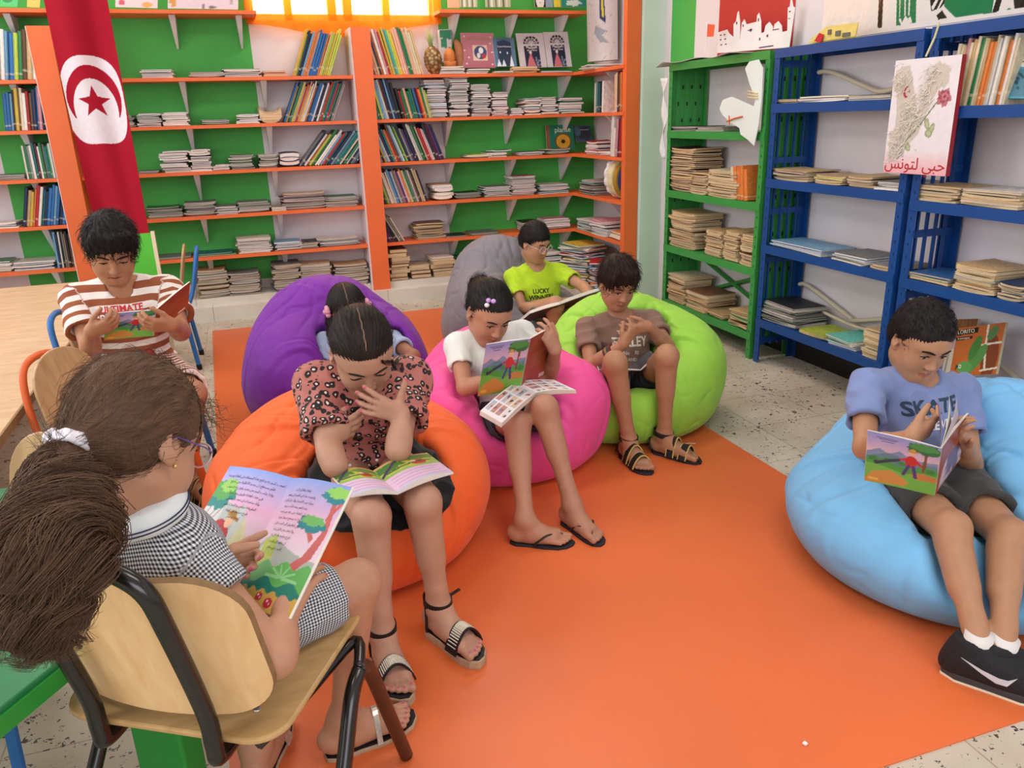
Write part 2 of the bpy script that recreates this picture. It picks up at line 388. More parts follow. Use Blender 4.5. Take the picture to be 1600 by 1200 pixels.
# ================================================================== books
M_cover = objcol('book_cover', .45, .35, band=True)
M_mag = objcol('magazine_cover', .5, .55)
M_page = paint('page_white', '#f0e9e4', .8, .28, 5, stretch=(.15, .15, 1))
M_oldpage = paint('page_tan', '#dcc29a', .85, .42, 6, stretch=(.15, .15, 1))
M_greypage = paint('page_grey', '#c4bcb0', .85, .42, 6, stretch=(.15, .15, 1))
def book_mesh(name, pm, hard=True):
    """upright book, unit thickness x, depth y, height z; spine faces -y; origin at the lower corner it leans on"""
    f = MB(); c = .06
    f.box((0.5, -.5, .5), (1, 1, 1), 0) if not hard else None
    if hard:
        f.box((c/2+.0, -.5, .5), (.10, 1, 1), 0); f.box((1-c/2, -.5, .5), (.10, 1, 1), 0)
        f.prism([(0, -.97), (.2, -1.0), (.8, -1.0), (1, -.97), (1, -.94), (0, -.94)], Matrix(), 1.0, 0)
        f.box((.5, -.48, .495), (.84, .93, .965), 1)
    o = f.build(name, [M_cover, pm], link=False); me = o.data; bpy.data.objects.remove(o); return me
BM = [book_mesh('book', M_page), book_mesh('book', M_oldpage), book_mesh('book', M_page, False)]
def booklet_mesh(k, pm, thick=False):
    """lying booklet: unit width x, depth y, thickness z, its long fore-edge towards -y; slightly curled"""
    r = random.Random(k); f = MB(); nx, ny = 6, 4; cu, cv, tw = r.uniform(-.25, .5), r.uniform(-.1, .35), r.uniform(-.25, .25)
    def P(u, v, h): return ((u-.5), (v-.5), h+(cu*(abs(u-.5)*2)**3+cv*((1-v)**3)+tw*(u-.5)*(v-.5)) * (0 if thick else 1))
    def plate(h0, h1, mi, e):
        vs = []; fs = []
        for h in (h0, h1):
            for j in range(ny+1):
                for i in range(nx+1):
                    u = e+(1-2*e)*i/nx; v = e+(1-2*e)*j/ny; vs.append(P(u, v, h))
        n1 = (nx+1)*(ny+1); ix = lambda i, j, t: t*n1+j*(nx+1)+i
        for j in range(ny):
            for i in range(nx):
                fs.append((ix(i, j, 0), ix(i, j+1, 0), ix(i+1, j+1, 0), ix(i+1, j, 0))); fs.append((ix(i, j, 1), ix(i+1, j, 1), ix(i+1, j+1, 1), ix(i, j+1, 1)))
        for i in range(nx):
            fs.append((ix(i, 0, 0), ix(i+1, 0, 0), ix(i+1, 0, 1), ix(i, 0, 1))); fs.append((ix(i+1, ny, 0), ix(i, ny, 0), ix(i, ny, 1), ix(i+1, ny, 1)))
        for j in range(ny):
            fs.append((ix(0, j+1, 0), ix(0, j, 0), ix(0, j, 1), ix(0, j+1, 1))); fs.append((ix(nx, j, 0), ix(nx, j+1, 0), ix(nx, j+1, 1), ix(nx, j, 1)))
        f.add(vs, fs, mi)
    plate(0, .12, 0, 0); plate(.12, .86, 1, .012); plate(.86, 1, 0, 0)
    o = f.build('booklet', [M_mag, pm], link=False); me = o.data; bpy.data.objects.remove(o); return me
LB = {p: [booklet_mesh(i*7+n, m) for i in range(5)] for n, (p, m) in enumerate((('w', M_page), ('t', M_oldpage), ('g', M_greypage)))}
LBT = {p: booklet_mesh(3, m, True) for p, m in (('w', M_page), ('t', M_oldpage), ('g', M_greypage))}
PAL = dict(red='#b5262a', blue='#2f6fb0', navy='#20304f', green='#2f7d4a', teal='#1f7f80', yellow='#e0c04a', orange='#dd7f3c', white='#e6e2dc', cream='#d8ccae', pink='#d495a0',
           purple='#5a3272', brown='#6b4a32', tan='#c6a878', grey='#7d7f80', black='#26262a', maroon='#5c2230', turquoise='#58b7a8', lime='#b9cc4c', peach='#eab79a', sky='#79add0')
LABELS = {}
def uniq(l):
    n = LABELS.get(l, 0); LABELS[l] = n+1
    return l
def upright(where, side, x0, z, cols, th, hts, lean, yfront=5.86, axis='x', pm=0, group=None, depth=.21, start=0, base='pillar'):
    """row of upright books; lean > 0 tops go to +x. side: the end the count starts from"""
    n = len(cols); x = x0; out = []; ths = [th*rnd.uniform(.75, 1.3) if not isinstance(th, (list, tuple)) else th[i % len(th)] for i in range(n)]
    xs = []
    for i in range(n):
        xs.append(x); x += ths[i]/math.cos(R(lean))*1.01
    for i in range(n):
        c = cols[i]; h = hts*rnd.uniform(.9, 1.04) if not isinstance(hts, (list, tuple)) else hts[i % len(hts)]
        k = i if side == 'a' else n-1-i
        o = bpy.data.objects.new('book', BM[pm] if not isinstance(pm, (list, tuple)) else BM[pm[i % len(pm)]]); COL.objects.link(o)
        cc = rgb(PAL[c]); j = rnd.uniform(.8, 1.2); o.color = (min(cc[0]*j, 1), min(cc[1]*j, 1), min(cc[2]*j, 1), 1)
        d = depth*rnd.uniform(.92, 1.05); a = R(lean+rnd.uniform(-.6, .6)); t = ths[i]
        o.scale = (t*.96, d, h)
        # rests on its lower corner on the side it leans to
        if axis == 'x':
            o.rotation_euler = (0, a, 0)
            px = xs[i]; pz = z+.0008
            if lean > 0: px, pz = xs[i], z+.0008+t*math.sin(a)
            o.location = (px, yfront+d+rnd.uniform(-.006, .012), pz)
        else:
            o.rotation_euler = Euler((0, 0, R(-90))).to_matrix().to_4x4().to_euler()
            M = Euler((0, 0, R(-90))).to_matrix() @ Euler((0, a, 0)).to_matrix(); o.rotation_euler = M.to_euler()
            o.location = (yfront+d, xs[i], z+.0008+(t*math.sin(a) if lean > 0 else 0))
        tag(o, uniq(f'{ORD[k+start]} book from {base}, {c}, {where}'), 'book', group or f'upright books on {where}'); out.append(o)
    return out
def stack(where, x, y, z, n, wd, dp, th, cols, pm='g', name='booklet', rot=0, jit=.012, jr=4, thick=False, gap=0.0004, face=0):
    """pile of lying booklets, lowest first"""
    zz = z+.0006; out = []
    for i in range(n):
        me = LBT[pm] if thick else LB[pm][rnd.randrange(5)]
        o = bpy.data.objects.new(name, me); COL.objects.link(o); t = th*rnd.uniform(.7, 1.3)
        o.scale = (wd*rnd.uniform(.93, 1.04), dp*rnd.uniform(.93, 1.04), t)
        o.rotation_euler = (0, 0, R(rot+rnd.uniform(-jr, jr)+face)); o.location = (x+rnd.uniform(-jit, jit), y+rnd.uniform(-jit, jit), zz)
        c = cols[i % len(cols)]; cc = rgb(PAL[c]); j = rnd.uniform(.75, 1.25); o.color = (min(cc[0]*j, 1), min(cc[1]*j, 1), min(cc[2]*j, 1), 1)
        zz += t*1.05+gap; k = n-1-i
        ps = 'only' if n == 1 else 'topmost' if k == 0 else 'lowest' if i == 0 else ORD[k]+' from top'
        l = f'{c} {name}, {ps}, {where}' if n > 1 else f'single {c} {name}, {where}'
        tag(o, uniq(l), name, f'{name}s in {where}'); out.append(o)
    return zz
GW = ['grey', 'white', 'grey', 'cream', 'black', 'grey', 'green']
MIX = ['blue', 'white', 'red', 'green', 'cream', 'navy', 'pink', 'orange', 'teal', 'grey', 'yellow', 'purple', 'brown', 'white', 'sky']
def mix(n, pal=MIX, seed=1):
    r = random.Random(seed); return [r.choice(pal) for _ in range(n)]
Y0 = 5.86
A = "middle bay"; Bv = "corner bay"; Cv = "flag bay"
sh = lambda n: ['top shelf', 'second shelf', 'third shelf', 'fourth shelf', 'fifth shelf'][n-1]
# --- middle bay, leaning rows rest against the pillar under the curtain
c1 = ['yellow', 'lime', 'navy', 'navy', 'sky', 'orange', 'orange', 'peach', 'blue', 'blue', 'blue', 'blue', 'blue', 'orange', 'tan', 'lime', 'lime', 'yellow', 'lime', 'lime']
upright(f"{A}'s top shelf", 'b', .445, 1.60, c1, .0118, .305, 22, base='curtain pillar')
upright(f"{A}'s second shelf", 'b', .345, 1.305, mix(30, ['white', 'pink', 'green', 'blue', 'orange', 'cream', 'grey', 'white', 'navy', 'yellow', 'red'], 3), .0110, .275, 24, base='curtain pillar', depth=.2)
upright(f"{A}'s third shelf", 'b', .415, 1.01, mix(24, ['sky', 'white', 'green', 'grey', 'navy', 'cream', 'red', 'lime', 'teal', 'white'], 4), .0125, .285, 40, base='curtain pillar')
pl = lambda k, s: f'{ORD[k]} pile from pillar, {A}, {s}'
S = lambda x0, x1: ((x0+x1)/2, x1-x0)
def piles(defs, z, fmt, s, ycen=5.97, dp=.2, name='magazine'):
    for k, (x0, x1, n, th, cols, pm) in enumerate(defs):
        cx, wd = S(x0, x1); stack(fmt(k, s), cx, ycen+rnd.uniform(-.01, .015), z, n, wd, dp, th, cols, pm, name, jr=3)
piles([(.24, .40, 3, .013, ['peach', 'pink', 'peach'], 't'), (-.01, .23, 5, .0095, GW, 'w'), (-.22, .0, 3, .0085, GW, 'g'), (-.50, -.31, 5, .009, ['white', 'grey'], 'w')], 1.60, pl, 'top shelf')
piles([(.20, .345, 1, .06, ['tan'], 't'), (.04, .19, 6, .009, ['white', 'white', 'grey'], 'w'), (-.20, -.02, 3, .009, ['green', 'grey', 'black'], 'g'), (-.42, -.26, 8, .0095, ['white', 'white', 'cream'], 'w'), (-.57, -.43, 8, .0105, GW, 'w'), (-.72, -.60, 8, .009, GW, 'g')], 1.305, pl, 'second shelf')
piles([(.28, .41, 3, .027, ['black', 'white', 'black'], 'w'), (.15, .275, 9, .010, GW, 'g'), (-.04, .11, 11, .008, ['black', 'green', 'grey', 'white'], 'g'), (-.155, -.05, 4, .0085, ['white'], 'w'), (-.29, -.16, 11, .0115, ['white', 'cream', 'grey', 'black'], 'w'), (-.475, -.30, 11, .011, ['white', 'white', 'grey'], 'w'), (-.62, -.5, 2, .007, ['grey'], 'g')], 1.01, pl, 'third shelf')
piles([(.56, .80, 7, .009, GW, 'g'), (.27, .57, 13, .008, ['grey', 'pink', 'cream', 'grey', 'brown'], 'g'), (.19, .29, 3, .007, ['cream'], 'w'), (-.03, .185, 8, .0085, GW, 'g'), (-.17, -.03, 6, .0085, GW, 'w'), (-.38, -.18, 10, .0085, GW, 'g'), (-.62, -.40, 7, .0085, ['green', 'grey', 'black'], 'g')], .715, pl, 'fourth shelf')
piles([(.49, .79, 6, .0085, ['grey', 'sky', 'white'], 'g'), (.37, .49, 5, .008, GW, 'g'), (.18, .37, 6, .009, ['grey', 'white', 'sky'], 'w'), (-.07, .16, 11, .009, ['cream', 'white', 'grey'], 'w'), (-.35, -.09, 2, .007, ['green', 'teal'], 'g'), (-.66, -.38, 2, .007, ['green', 'grey'], 'g')], .435, pl, 'lowest shelf')
led = lambda k, s: f'{ORD[k]} step pile from pillar, {A}'
for k, (x0, x1, n) in enumerate([(.58, .83, 11), (.34, .56, 13), (.14, .335, 15), (-.16, .05, 12), (-.375, -.17, 14)]):
    cx, wd = S(x0, x1); stack(led(k, 0), cx, 5.955, .145, n, wd, .22, .0125, ['tan', 'grey', 'cream', 'tan', 'grey'], 'g', 'old booklet', rot=rnd.uniform(-6, 6), jit=.01, jr=6)
# --- corner bay: rows lean back towards the pillar
upright(f"{Bv}'s top shelf", 'a', .985, 1.60, ['brown', 'pink', 'tan', 'navy', 'orange', 'white', 'pink', 'red', 'yellow', 'yellow', 'turquoise', 'turquoise', 'lime', 'yellow', 'peach', 'peach', 'pink', 'green', 'green', 'peach', 'peach', 'cream', 'cream', 'tan'], .0142, .305, -14, base='curtain pillar')
upright(f"{Bv}'s second shelf", 'a', .985, 1.305, ['teal', 'green', 'lime', 'sky', 'sky', 'white', 'maroon', 'navy', 'sky', 'navy', 'navy', 'black'], .0145, .275, -13, base='curtain pillar')
upright(f"{Bv}'s second shelf, shorter set", 'a', 1.172, 1.305, ['black', 'red', 'green', 'green', 'peach', 'green', 'teal', 'green', 'navy', 'blue', 'maroon', 'red', 'orange', 'green', 'cream', 'lime'], .0128, .205, -13, base='curtain pillar')
upright(f"{Bv}'s third shelf", 'a', .99, 1.01, ['grey', 'black', 'yellow', 'sky', 'white', 'navy', 'teal', 'orange', 'red', 'brown', 'sky', 'white', 'green', 'lime', 'navy', 'grey', 'purple', 'navy', 'black', 'white', 'white', 'green', 'black', 'cream', 'red', 'pink', 'white', 'navy', 'maroon', 'purple', 'navy'], .0150, [.275, .27, .265, .26, .255, .25, .24, .235, .23], -20, base='curtain pillar')
upright(f"{Bv}'s fourth shelf", 'a', .99, .715, ['black', 'green', 'lime', 'grey', 'white', 'cream', 'white', 'sky', 'blue', 'white', 'grey', 'pink', 'purple', 'white', 'orange', 'cream', 'green', 'grey', 'white', 'brown', 'black', 'cream', 'tan', 'navy'], .0128, [.25, .24, .235, .245, .24, .23, .235], -17, base='curtain pillar', pm=[0, 1, 0])
upright(f"{Bv}'s fifth shelf", 'a', 1.0, .435, ['purple', 'purple', 'maroon', 'navy', 'black', 'cream', 'grey', 'cream'], .0145, [.235, .225, .215, .20], -28, base='curtain pillar')
pr = lambda k, s: f'{ORD[k]} pile from pillar, {Bv}, {s}'
piles([(1.36, 1.51, 20, .0122, ['maroon', 'sky', 'white', 'grey', 'pink'], 'w'), (1.535, 1.675, 23, .0118, ['black', 'white'], 'w'), (1.70, 1.84, 18, .0115, ['black', 'white'], 'w'), (1.86, 1.98, 12, .012, ['white', 'pink', 'black'], 'w'), (2.0, 2.09, 4, .012, ['black', 'white'], 'w'), (2.11, 2.235, 8, .013, ['white', 'orange', 'black', 'sky'], 'w'), (2.24, 2.37, 8, .0135, ['cream', 'black', 'white'], 'w'), (2.39, 2.58, 7, .015, ['green', 'teal', 'grey', 'white'], 'w')], 1.305, pr, 'second shelf', dp=.19, name='paperback')
piles([(1.64, 1.83, 2, .010, ['grey', 'lime'], 'w'), (1.80, 1.95, 3, .010, ['grey', 'cream'], 'w'), (2.05, 2.25, 3, .009, ['grey', 'white'], 'w'), (2.28, 2.47, 3, .010, ['grey', 'green'], 'g')], 1.01, pr, 'third shelf')
stack(f'{Bv} third shelf', 1.93, 5.96, 1.043, 1, .17, .12, .013, ['teal'], 'w', rot=4)
piles([(1.36, 1.51, 4, .0285, ['tan', 'cream', 'white'], 'w'), (1.53, 1.74, 5, .0085, ['green', 'black', 'grey'], 'g'), (1.77, 1.98, 9, .0085, ['grey', 'green', 'white', 'black'], 'w'), (1.99, 2.185, 16, .0085, ['grey', 'cream', 'white', 'pink'], 'w'), (2.22, 2.46, 7, .0095, ['teal', 'navy', 'white', 'pink'], 'w')], .715, pr, 'fourth shelf', name='paperback')
piles([(1.21, 1.43, 11, .0095, ['tan', 'grey', 'brown', 'cream'], 't'), (1.45, 1.62, 1, .008, ['black'], 'g'), (1.64, 1.86, 2, .007, ['green', 'grey'], 'g'), (2.08, 2.24, 6, .012, ['white', 'grey', 'black'], 'w'), (2.26, 2.47, 7, .011, ['pink', 'maroon', 'white'], 'w')], .435, pr, 'lowest shelf', name='paperback')
for k, (x0, x1, n, th, cols, pm) in enumerate([(.99, 1.13, 9, .024, ['brown', 'tan', 'cream', 'tan'], 't'), (1.15, 1.305, 3, .03, ['maroon', 'brown', 'cream'], 't'), (1.315, 1.49, 6, .022, ['tan', 'white', 'brown', 'cream'], 't'), (1.51, 1.70, 2, .05, ['tan', 'green'], 't')]):
    cx, wd = S(x0, x1); stack(f'{ORD[k]} step pile from pillar, {Bv}', cx, 5.94, .145, n, wd, .20, th, cols, pm, 'old book', thick=True, jr=3)
stack(f'reddish pile behind the grey bean bag', 1.80, 5.96, .145, 5, .2, .2, .02, ['maroon', 'brown', 'red'], 't', 'old book', thick=True)
# heap of colourful magazines under the corner
stack('step heap behind lime-shirted boy', 2.28, 5.93, .145, 9, .2, .24, .011, ['white', 'grey', 'green', 'black'], 'w', 'magazine', jr=12)
stack('corner floor heap', 2.50, 5.70, .003, 30, .22, .28, .0098, ['white', 'sky', 'red', 'pink', 'teal', 'grey', 'orange', 'white', 'green', 'yellow'], 'w', 'magazine', jit=.03, jr=22, rot=20)
stack('floor heap under return shelf', 2.60, 5.40, .003, 20, .22, .28, .0105, ['grey', 'red', 'white', 'navy', 'sky', 'orange'], 'w', 'magazine', jit=.02, jr=20, rot=80)
# --- short return shelves at the side wall
rs = 'return shelf'
upright(f'{rs}, second level', 'a', 5.065, 1.305, ['orange', 'brown', 'maroon', 'cream', 'peach'], .024, [.25, .24, .26], 0, yfront=2.50, axis='y', base='orange post')
upright(f'{rs}, second level, dark set', 'a', 5.42, 1.305, ['white', 'navy', 'black', 'teal', 'navy', 'teal', 'grey', 'white'], .02, [.21, .2], 3, yfront=2.53, axis='y', base='orange post')
upright(f'{rs}, third level', 'a', 5.075, 1.01, ['red', 'maroon', 'pink', 'white', 'white'], .034, [.30, .25, .25, .19], 5, yfront=2.50, axis='y', base='orange post')
stack(f'red-white pile, {rs}', 2.63, 5.62, 1.01, 6, .22, .17, .014, ['white', 'red', 'red', 'white'], 'w', 'paperback', rot=90, jr=5)
stack(f'thin pile, {rs}', 2.62, 5.40, 1.01, 3, .2, .15, .008, ['white', 'cream'], 'w', 'paperback', rot=90, jr=8)
stack(f'{rs} fourth level', 2.62, 5.62, .715, 10, .24, .24, .0105, ['grey', 'brown', 'maroon', 'teal', 'white'], 'g', 'paperback', rot=90, jr=9)
stack(f'wide pile, lowest {rs}', 2.62, 5.68, .435, 8, .24, .25, .010, ['teal', 'green', 'grey', 'white'], 'w', 'paperback', rot=90, jr=9)
stack(f'pink-topped pile, lowest {rs}', 2.61, 5.385, .435, 9, .25, .24, .011, ['white', 'grey', 'white', 'sky', 'white', 'grey', 'white', 'pink', 'pink'], 'w', 'paperback', rot=90, jr=7)
stack(f'post-end pile, lowest {rs}', 2.60, 5.135, .435, 5, .19, .16, .010, ['orange', 'white', 'yellow', 'red', 'orange'], 'w', 'paperback', rot=90, jr=6)
stack(f'loose sheets, top {rs}', 2.60, 5.55, 1.60, 4, .2, .28, .006, ['white', 'cream', 'grey'], 'w', 'paperback', rot=90, jr=14)
# --- bay behind the flag
upright(f"{Cv}'s top shelf", 'b', -1.345, 1.60, ['grey', 'grey', 'white', 'sky', 'blue', 'lime', 'green', 'brown', 'tan', 'white', 'white'], .0225, [.27, .28, .29, .28, .27], 10, base='flag pillar')
upright(f"{Cv}'s second shelf", 'b', -1.335, 1.305, ['blue', 'blue', 'sky', 'black', 'yellow', 'brown', 'cream', 'white', 'red', 'brown', 'navy', 'blue', 'pink', 'black', 'navy'], .0155, [.22, .23, .22, .24, .25, .26, .25], 7, base='flag pillar')
upright(f"{Cv}'s third shelf", 'b', -1.275, 1.01, ['white', 'green', 'grey', 'white', 'teal', 'maroon', 'white', 'green', 'grey', 'teal', 'green', 'white', 'grey', 'green'], .0125, .215, 1, base='flag pillar')
upright(f"{Cv}'s fourth shelf", 'b', -1.36, .715, ['navy', 'tan', 'yellow', 'orange', 'red', 'white', 'teal', 'navy', 'blue', 'blue', 'sky', 'blue', 'navy', 'blue'], .0168, [.25, .23, .22, .24, .26], 14, base='flag pillar')
upright(f"{Cv}'s fifth shelf", 'b', -1.215, .435, ['sky', 'navy', 'white', 'black', 'grey', 'tan', 'black', 'brown', 'cream', 'black'], .0118, [.235, .22], 2, base='flag pillar')
pc = lambda k, s: f'{ORD[k]} pile from pillar, {Cv}, {s}'
piles([(-1.50, -1.29, 3, .009, ['grey', 'black'], 'g')], 1.01, pc, 'third shelf')
piles([(-1.62, -1.38, 3, .012, ['white', 'grey'], 'w')], .715, pc, 'fourth shelf')
piles([(-1.47, -1.23, 6, .0085, ['sky', 'grey', 'white'], 'w'), (-1.66, -1.48, 7, .009, ['green', 'white', 'cream'], 'w')], .435, pc, 'lowest shelf')

# ================================================================== sight lines: a point of the place seen at a given spot, on a given plane
CP = Vector((0, 0, 1.30))
def sight(px, py): return r2*((px-800)/1221.07)+d2*((py-600)/1221.07)+fw
def onX(px, py, x): d = sight(px, py); return CP+d*(x/d.x)
def onY(px, py, y): d = sight(px, py); return CP+d*(y/d.y)
def onZ(px, py, z): d = sight(px, py); return CP+d*((z-1.30)/d.z)

# ------------------------------------------------------------------ printed artwork: colours of a fine grid of points
class Art:
    def __init__(s, U, V, base): s.U, s.V = U, V; s.C = np.ones(U.shape+(3,), np.float32)*np.array(rgb(base), np.float32)
    def fill(s, mask, c, a=1.0):
        c = np.array(rgb(c) if isinstance(c, str) else c, np.float32); w = (mask.astype(np.float32)*a)[..., None]; s.C = s.C*(1-w)+c*w; return s
    def ell(s, cx, cy, rx, ry, c, rot=0, a=1.0):
        x, y = s.U-cx, s.V-cy; k, q = math.cos(R(rot)), math.sin(R(rot)); X, Y = x*k+y*q, -x*q+y*k
        return s.fill((X/rx)**2+(Y/ry)**2 < 1, c, a)
    def poly(s, pts, c, a=1.0):
        m = np.zeros(s.U.shape, bool); n = len(pts)
        for i in range(n):
            (x0, y0), (x1, y1) = pts[i], pts[(i+1) % n]
            if y0 == y1: continue
            k = ((s.V >= min(y0, y1)) & (s.V < max(y0, y1))); m ^= k & (s.U < x0+(s.V-y0)*(x1-x0)/(y1-y0))
        return s.fill(m, c, a)
    def line(s, pts, w, c, a=1.0, asp=1.0):
        m = np.zeros(s.U.shape, bool)
        for (x0, y0), (x1, y1) in zip(pts, pts[1:]):
            dx, dy = x1-x0, (y1-y0)*asp; t = np.clip(((s.U-x0)*dx+(s.V-y0)*asp*dy)/(dx*dx+dy*dy+1e-9), 0, 1)
            m |= (s.U-x0-t*dx)**2+((s.V-y0)*asp-t*dy)**2 < w*w
        return s.fill(m, c, a)
    def blob(s, cx, cy, rx, ry, c, seed=0, a=1.0, rough=.25):
        t = np.arctan2((s.V-cy)/ry, (s.U-cx)/rx); q = 1+rough*(np.sin(5*t+seed)*.5+np.sin(9*t+2*seed)*.35+np.sin(14*t+seed*3)*.25)
        return s.fill(((s.U-cx)/rx)**2+((s.V-cy)/ry)**2 < q*q, c, a)
    def ramp(s, v0, v1, c0, c1):
        c0, c1 = np.array(rgb(c0)), np.array(rgb(c1)); t = np.clip((s.V-v0)/(v1-v0), 0, 1)[..., None]; m = ((s.V >= v0) & (s.V <= v1))[..., None]
        s.C = np.where(m, c0*(1-t)+c1*t, s.C).astype(np.float32); return s
def star(cx, cy, r, asp=1.0, rot=90): return [(cx+math.cos(R(rot+36*i))*r*(1 if i % 2 == 0 else .4), cy+math.sin(R(rot+36*i))*r*(1 if i % 2 == 0 else .4)*asp) for i in range(10)]
M_print = vcol('printed_paper', .45, .4); M_board = vcol('printed_board', .35, .45)
def slab(f, fin, fout, nu, nv, cin, cout, edge='#e9e3d6', mi=0):
    """closed sheet between two surfaces, each with its own print"""
    f.grid(fin, nu, nv, mi, cin); f.grid(lambda u, v: fout(1-u, v), nu, nv, mi, (lambda U, V: cout(1-U, V)) if cout else (lambda U, V: Art(U, V, '#e6ddd0').C))
    e = rgb(edge); k = 24; b = [(i/k, 0) for i in range(k)]+[(1, i/k) for i in range(k)]+[(1-i/k, 1) for i in range(k)]+[(0, 1-i/k) for i in range(k)]
    vs = [fin(*q) for q in b]+[fout(*q) for q in b]; n = len(b)
    f.add(vs, [(i, n+i, n+(i+1) % n, (i+1) % n) for i in range(n)], mi, e); return f
def text_mesh(s, size, thick=.0006, font_res=3, spacing=1.0, bold=0.0):
    c = bpy.data.curves.new('lettering', 'FONT'); c.body = s; c.size = size; c.extrude = thick; c.align_x = 'CENTER'; c.align_y = 'CENTER'; c.resolution_u = font_res; c.space_character = spacing; c.offset = bold
    o = bpy.data.objects.new('lettering', c); COL.objects.link(o); dg = bpy.context.evaluated_depsgraph_get()
    me = bpy.data.meshes.new_from_object(o.evaluated_get(dg)); bpy.data.objects.remove(o); return me
AR = {'ا': 'FE8D FE8E FE8D FE8E', 'ب': 'FE8F FE90 FE91 FE92', 'ت': 'FE95 FE96 FE97 FE98', 'ج': 'FE9D FE9E FE9F FEA0', 'ح': 'FEA1 FEA2 FEA3 FEA4', 'د': 'FEA9 FEAA FEA9 FEAA', 'ر': 'FEAD FEAE FEAD FEAE',
      'س': 'FEB1 FEB2 FEB3 FEB4', 'ع': 'FEC9 FECA FECB FECC', 'غ': 'FECD FECE FECF FED0', 'ف': 'FED1 FED2 FED3 FED4', 'ق': 'FED5 FED6 FED7 FED8', 'ك': 'FED9 FEDA FEDB FEDC', 'ل': 'FEDD FEDE FEDF FEE0',
      'م': 'FEE1 FEE2 FEE3 FEE4', 'ن': 'FEE5 FEE6 FEE7 FEE8', 'ه': 'FEE9 FEEA FEEB FEEC', 'و': 'FEED FEEE FEED FEEE', 'ي': 'FEF1 FEF2 FEF3 FEF4', 'ة': 'FE93 FE94 FE93 FE94', 'ى': 'FEEF FEF0 FEEF FEF0', 'ذ': 'FEAB FEAC FEAB FEAC', 'ط': 'FEC1 FEC2 FEC3 FEC4', 'ص': 'FEB9 FEBA FEBB FEBC', 'ش': 'FEB5 FEB6 FEB7 FEB8', 'خ': 'FEA5 FEA6 FEA7 FEA8', 'ض': 'FEBD FEBE FEBF FEC0', 'ز': 'FEAF FEB0 FEAF FEB0', 'ظ': 'FEC5 FEC6 FEC7 FEC8', 'ث': 'FE99 FE9A FE9B FE9C', 'ئ': 'FE89 FE8A FE8B FE8C'}
def arabic(s):
    out = []
    for wd in s.split(' '):
        g = ''
        for i, ch in enumerate(wd):
            pj = i > 0 and wd[i-1] not in 'ادذرزوةى'; nj = ch not in 'ادذرزوةى' and i < len(wd)-1
            if ch in AR: g += chr(int(AR[ch].split()[(1 if pj and not nj else 2 if nj and not pj else 3 if pj and nj else 0)], 16))
        out.append(g[::-1])
    return ' '.join(out[::-1])
def lettering(s, size, M, mat, parent, thick=.0005, sx=1.0, name='lettering', spacing=1.0, warp=None):
    me = text_mesh(s, size, thick, spacing=spacing); me.name = name
    for v in me.vertices:
        p = Vector((v.co.x*sx, v.co.y, v.co.z)); v.co = M @ p if warp is None else warp(p)
    me.materials.clear(); me.materials.append(mat)
    o = bpy.data.objects.new(name, me); COL.objects.link(o)
    if parent is not None:
        if parent.type == 'EMPTY': setparent(o, parent)
        else: o.parent = parent
    return o

# ================================================================== steel racks on the right wall
M_rgreen = paint('rack_green', '#3a9446', .4, .08, 6, .05, 40); M_rblue = paint('rack_blue', '#13478c', .38, .08, 6, .05, 40); M_slot = paint('slot_dark', '#0c1712', .8)
def rack(label, m, y0, y1, shelves, solid, sides, top=True):
    xf, xb, H = 2.52, 2.765, 1.565; t = thing('steel_rack', label, 'shelf rack', ((xf+xb)/2, (y0+y1)/2, 0), 0, 'steel racks along the right wall')
    for px_, dx in ((xf, 1), (xb, -1)):
        for py_, dy in ((y0, 1), (y1, -1)):
            f = MB(); f.box((px_+dx*.0015, py_+dy*.019, H/2), (.003, .038, H)); f.box((px_+dx*.0175, py_+dy*.0015, H/2), (.035, .003, H))
            for k in range(30):
                z = .05+k*.051
                f.box((px_-dx*.0002 if dx > 0 else px_+.0002, py_+dy*.019, z), (.0008, .004, .012), 1)
            setparent(f.build('upright', [m, M_slot]), t)
    for z in shelves+([H] if top else []):
        f = MB(); f.box(((xf+xb)/2, (y0+y1)/2, z-.002), (xb-xf-.008, y1-y0-.008, .004))
        f.box((xf-.002, (y0+y1)/2, z-.019), (.003, y1-y0-.004, .042)); f.box((xb-.008, (y0+y1)/2, z-.02), (.003, y1-y0-.01, .036))
        setparent(f.build('shelf_plate', m), t)
    for s in sides:
        f = MB(); y = y0+.006 if s == 0 else y1-.006
        if solid:
            f.box(((xf+xb)/2, y, .82), (xb-xf-.01, .003, 1.45))
            for k in range(3): f.box((xf+.06+k*.06, y-.004, .82), (.028, .004, 1.40))
            for k in range(14):
                for j in range(3): f.box((xf+.06+k % 2*.03+j*.06, y-.0075, .2+k*.095), (.008, .001, .022), 1)
        else:
            for k in range(4): f.box((xf+.048+k*.048, y, .82), (.010, .012, 1.46))
            for z in (.115, .55, .80, 1.05, 1.5): f.box(((xf+xb)/2, y, z), (xb-xf-.01, .008, .03))
        setparent(f.build('side_panel', [m, M_slot]), t)
    return t
GZ = [1.185, .835, .497, .145]; BZ = [1.317, .962, .633, .241]; B2Z = [1.285, .938, .626, .16]
g = rack('green steel rack of yellowed booklets next to the mint pilaster', M_rgreen, 3.475, 4.45, GZ, True, (0, 1))
f = MB()
for a, b in (((2.755, 4.40, .17), (2.755, 3.52, .46)), ((2.752, 3.55, .17), (2.752, 4.35, .40))): f.tube([a, b], .012, 6)
setparent(f.build('brace', M_rgreen), g)
rack('blue steel rack between the green rack and the hanging dove painting', M_rblue, 2.535, 3.44, BZ, False, (1,))
rack('blue steel rack behind the blue-shirted boy, past the dove painting', M_rblue, 1.58, 2.505, B2Z, False, (0, 1))
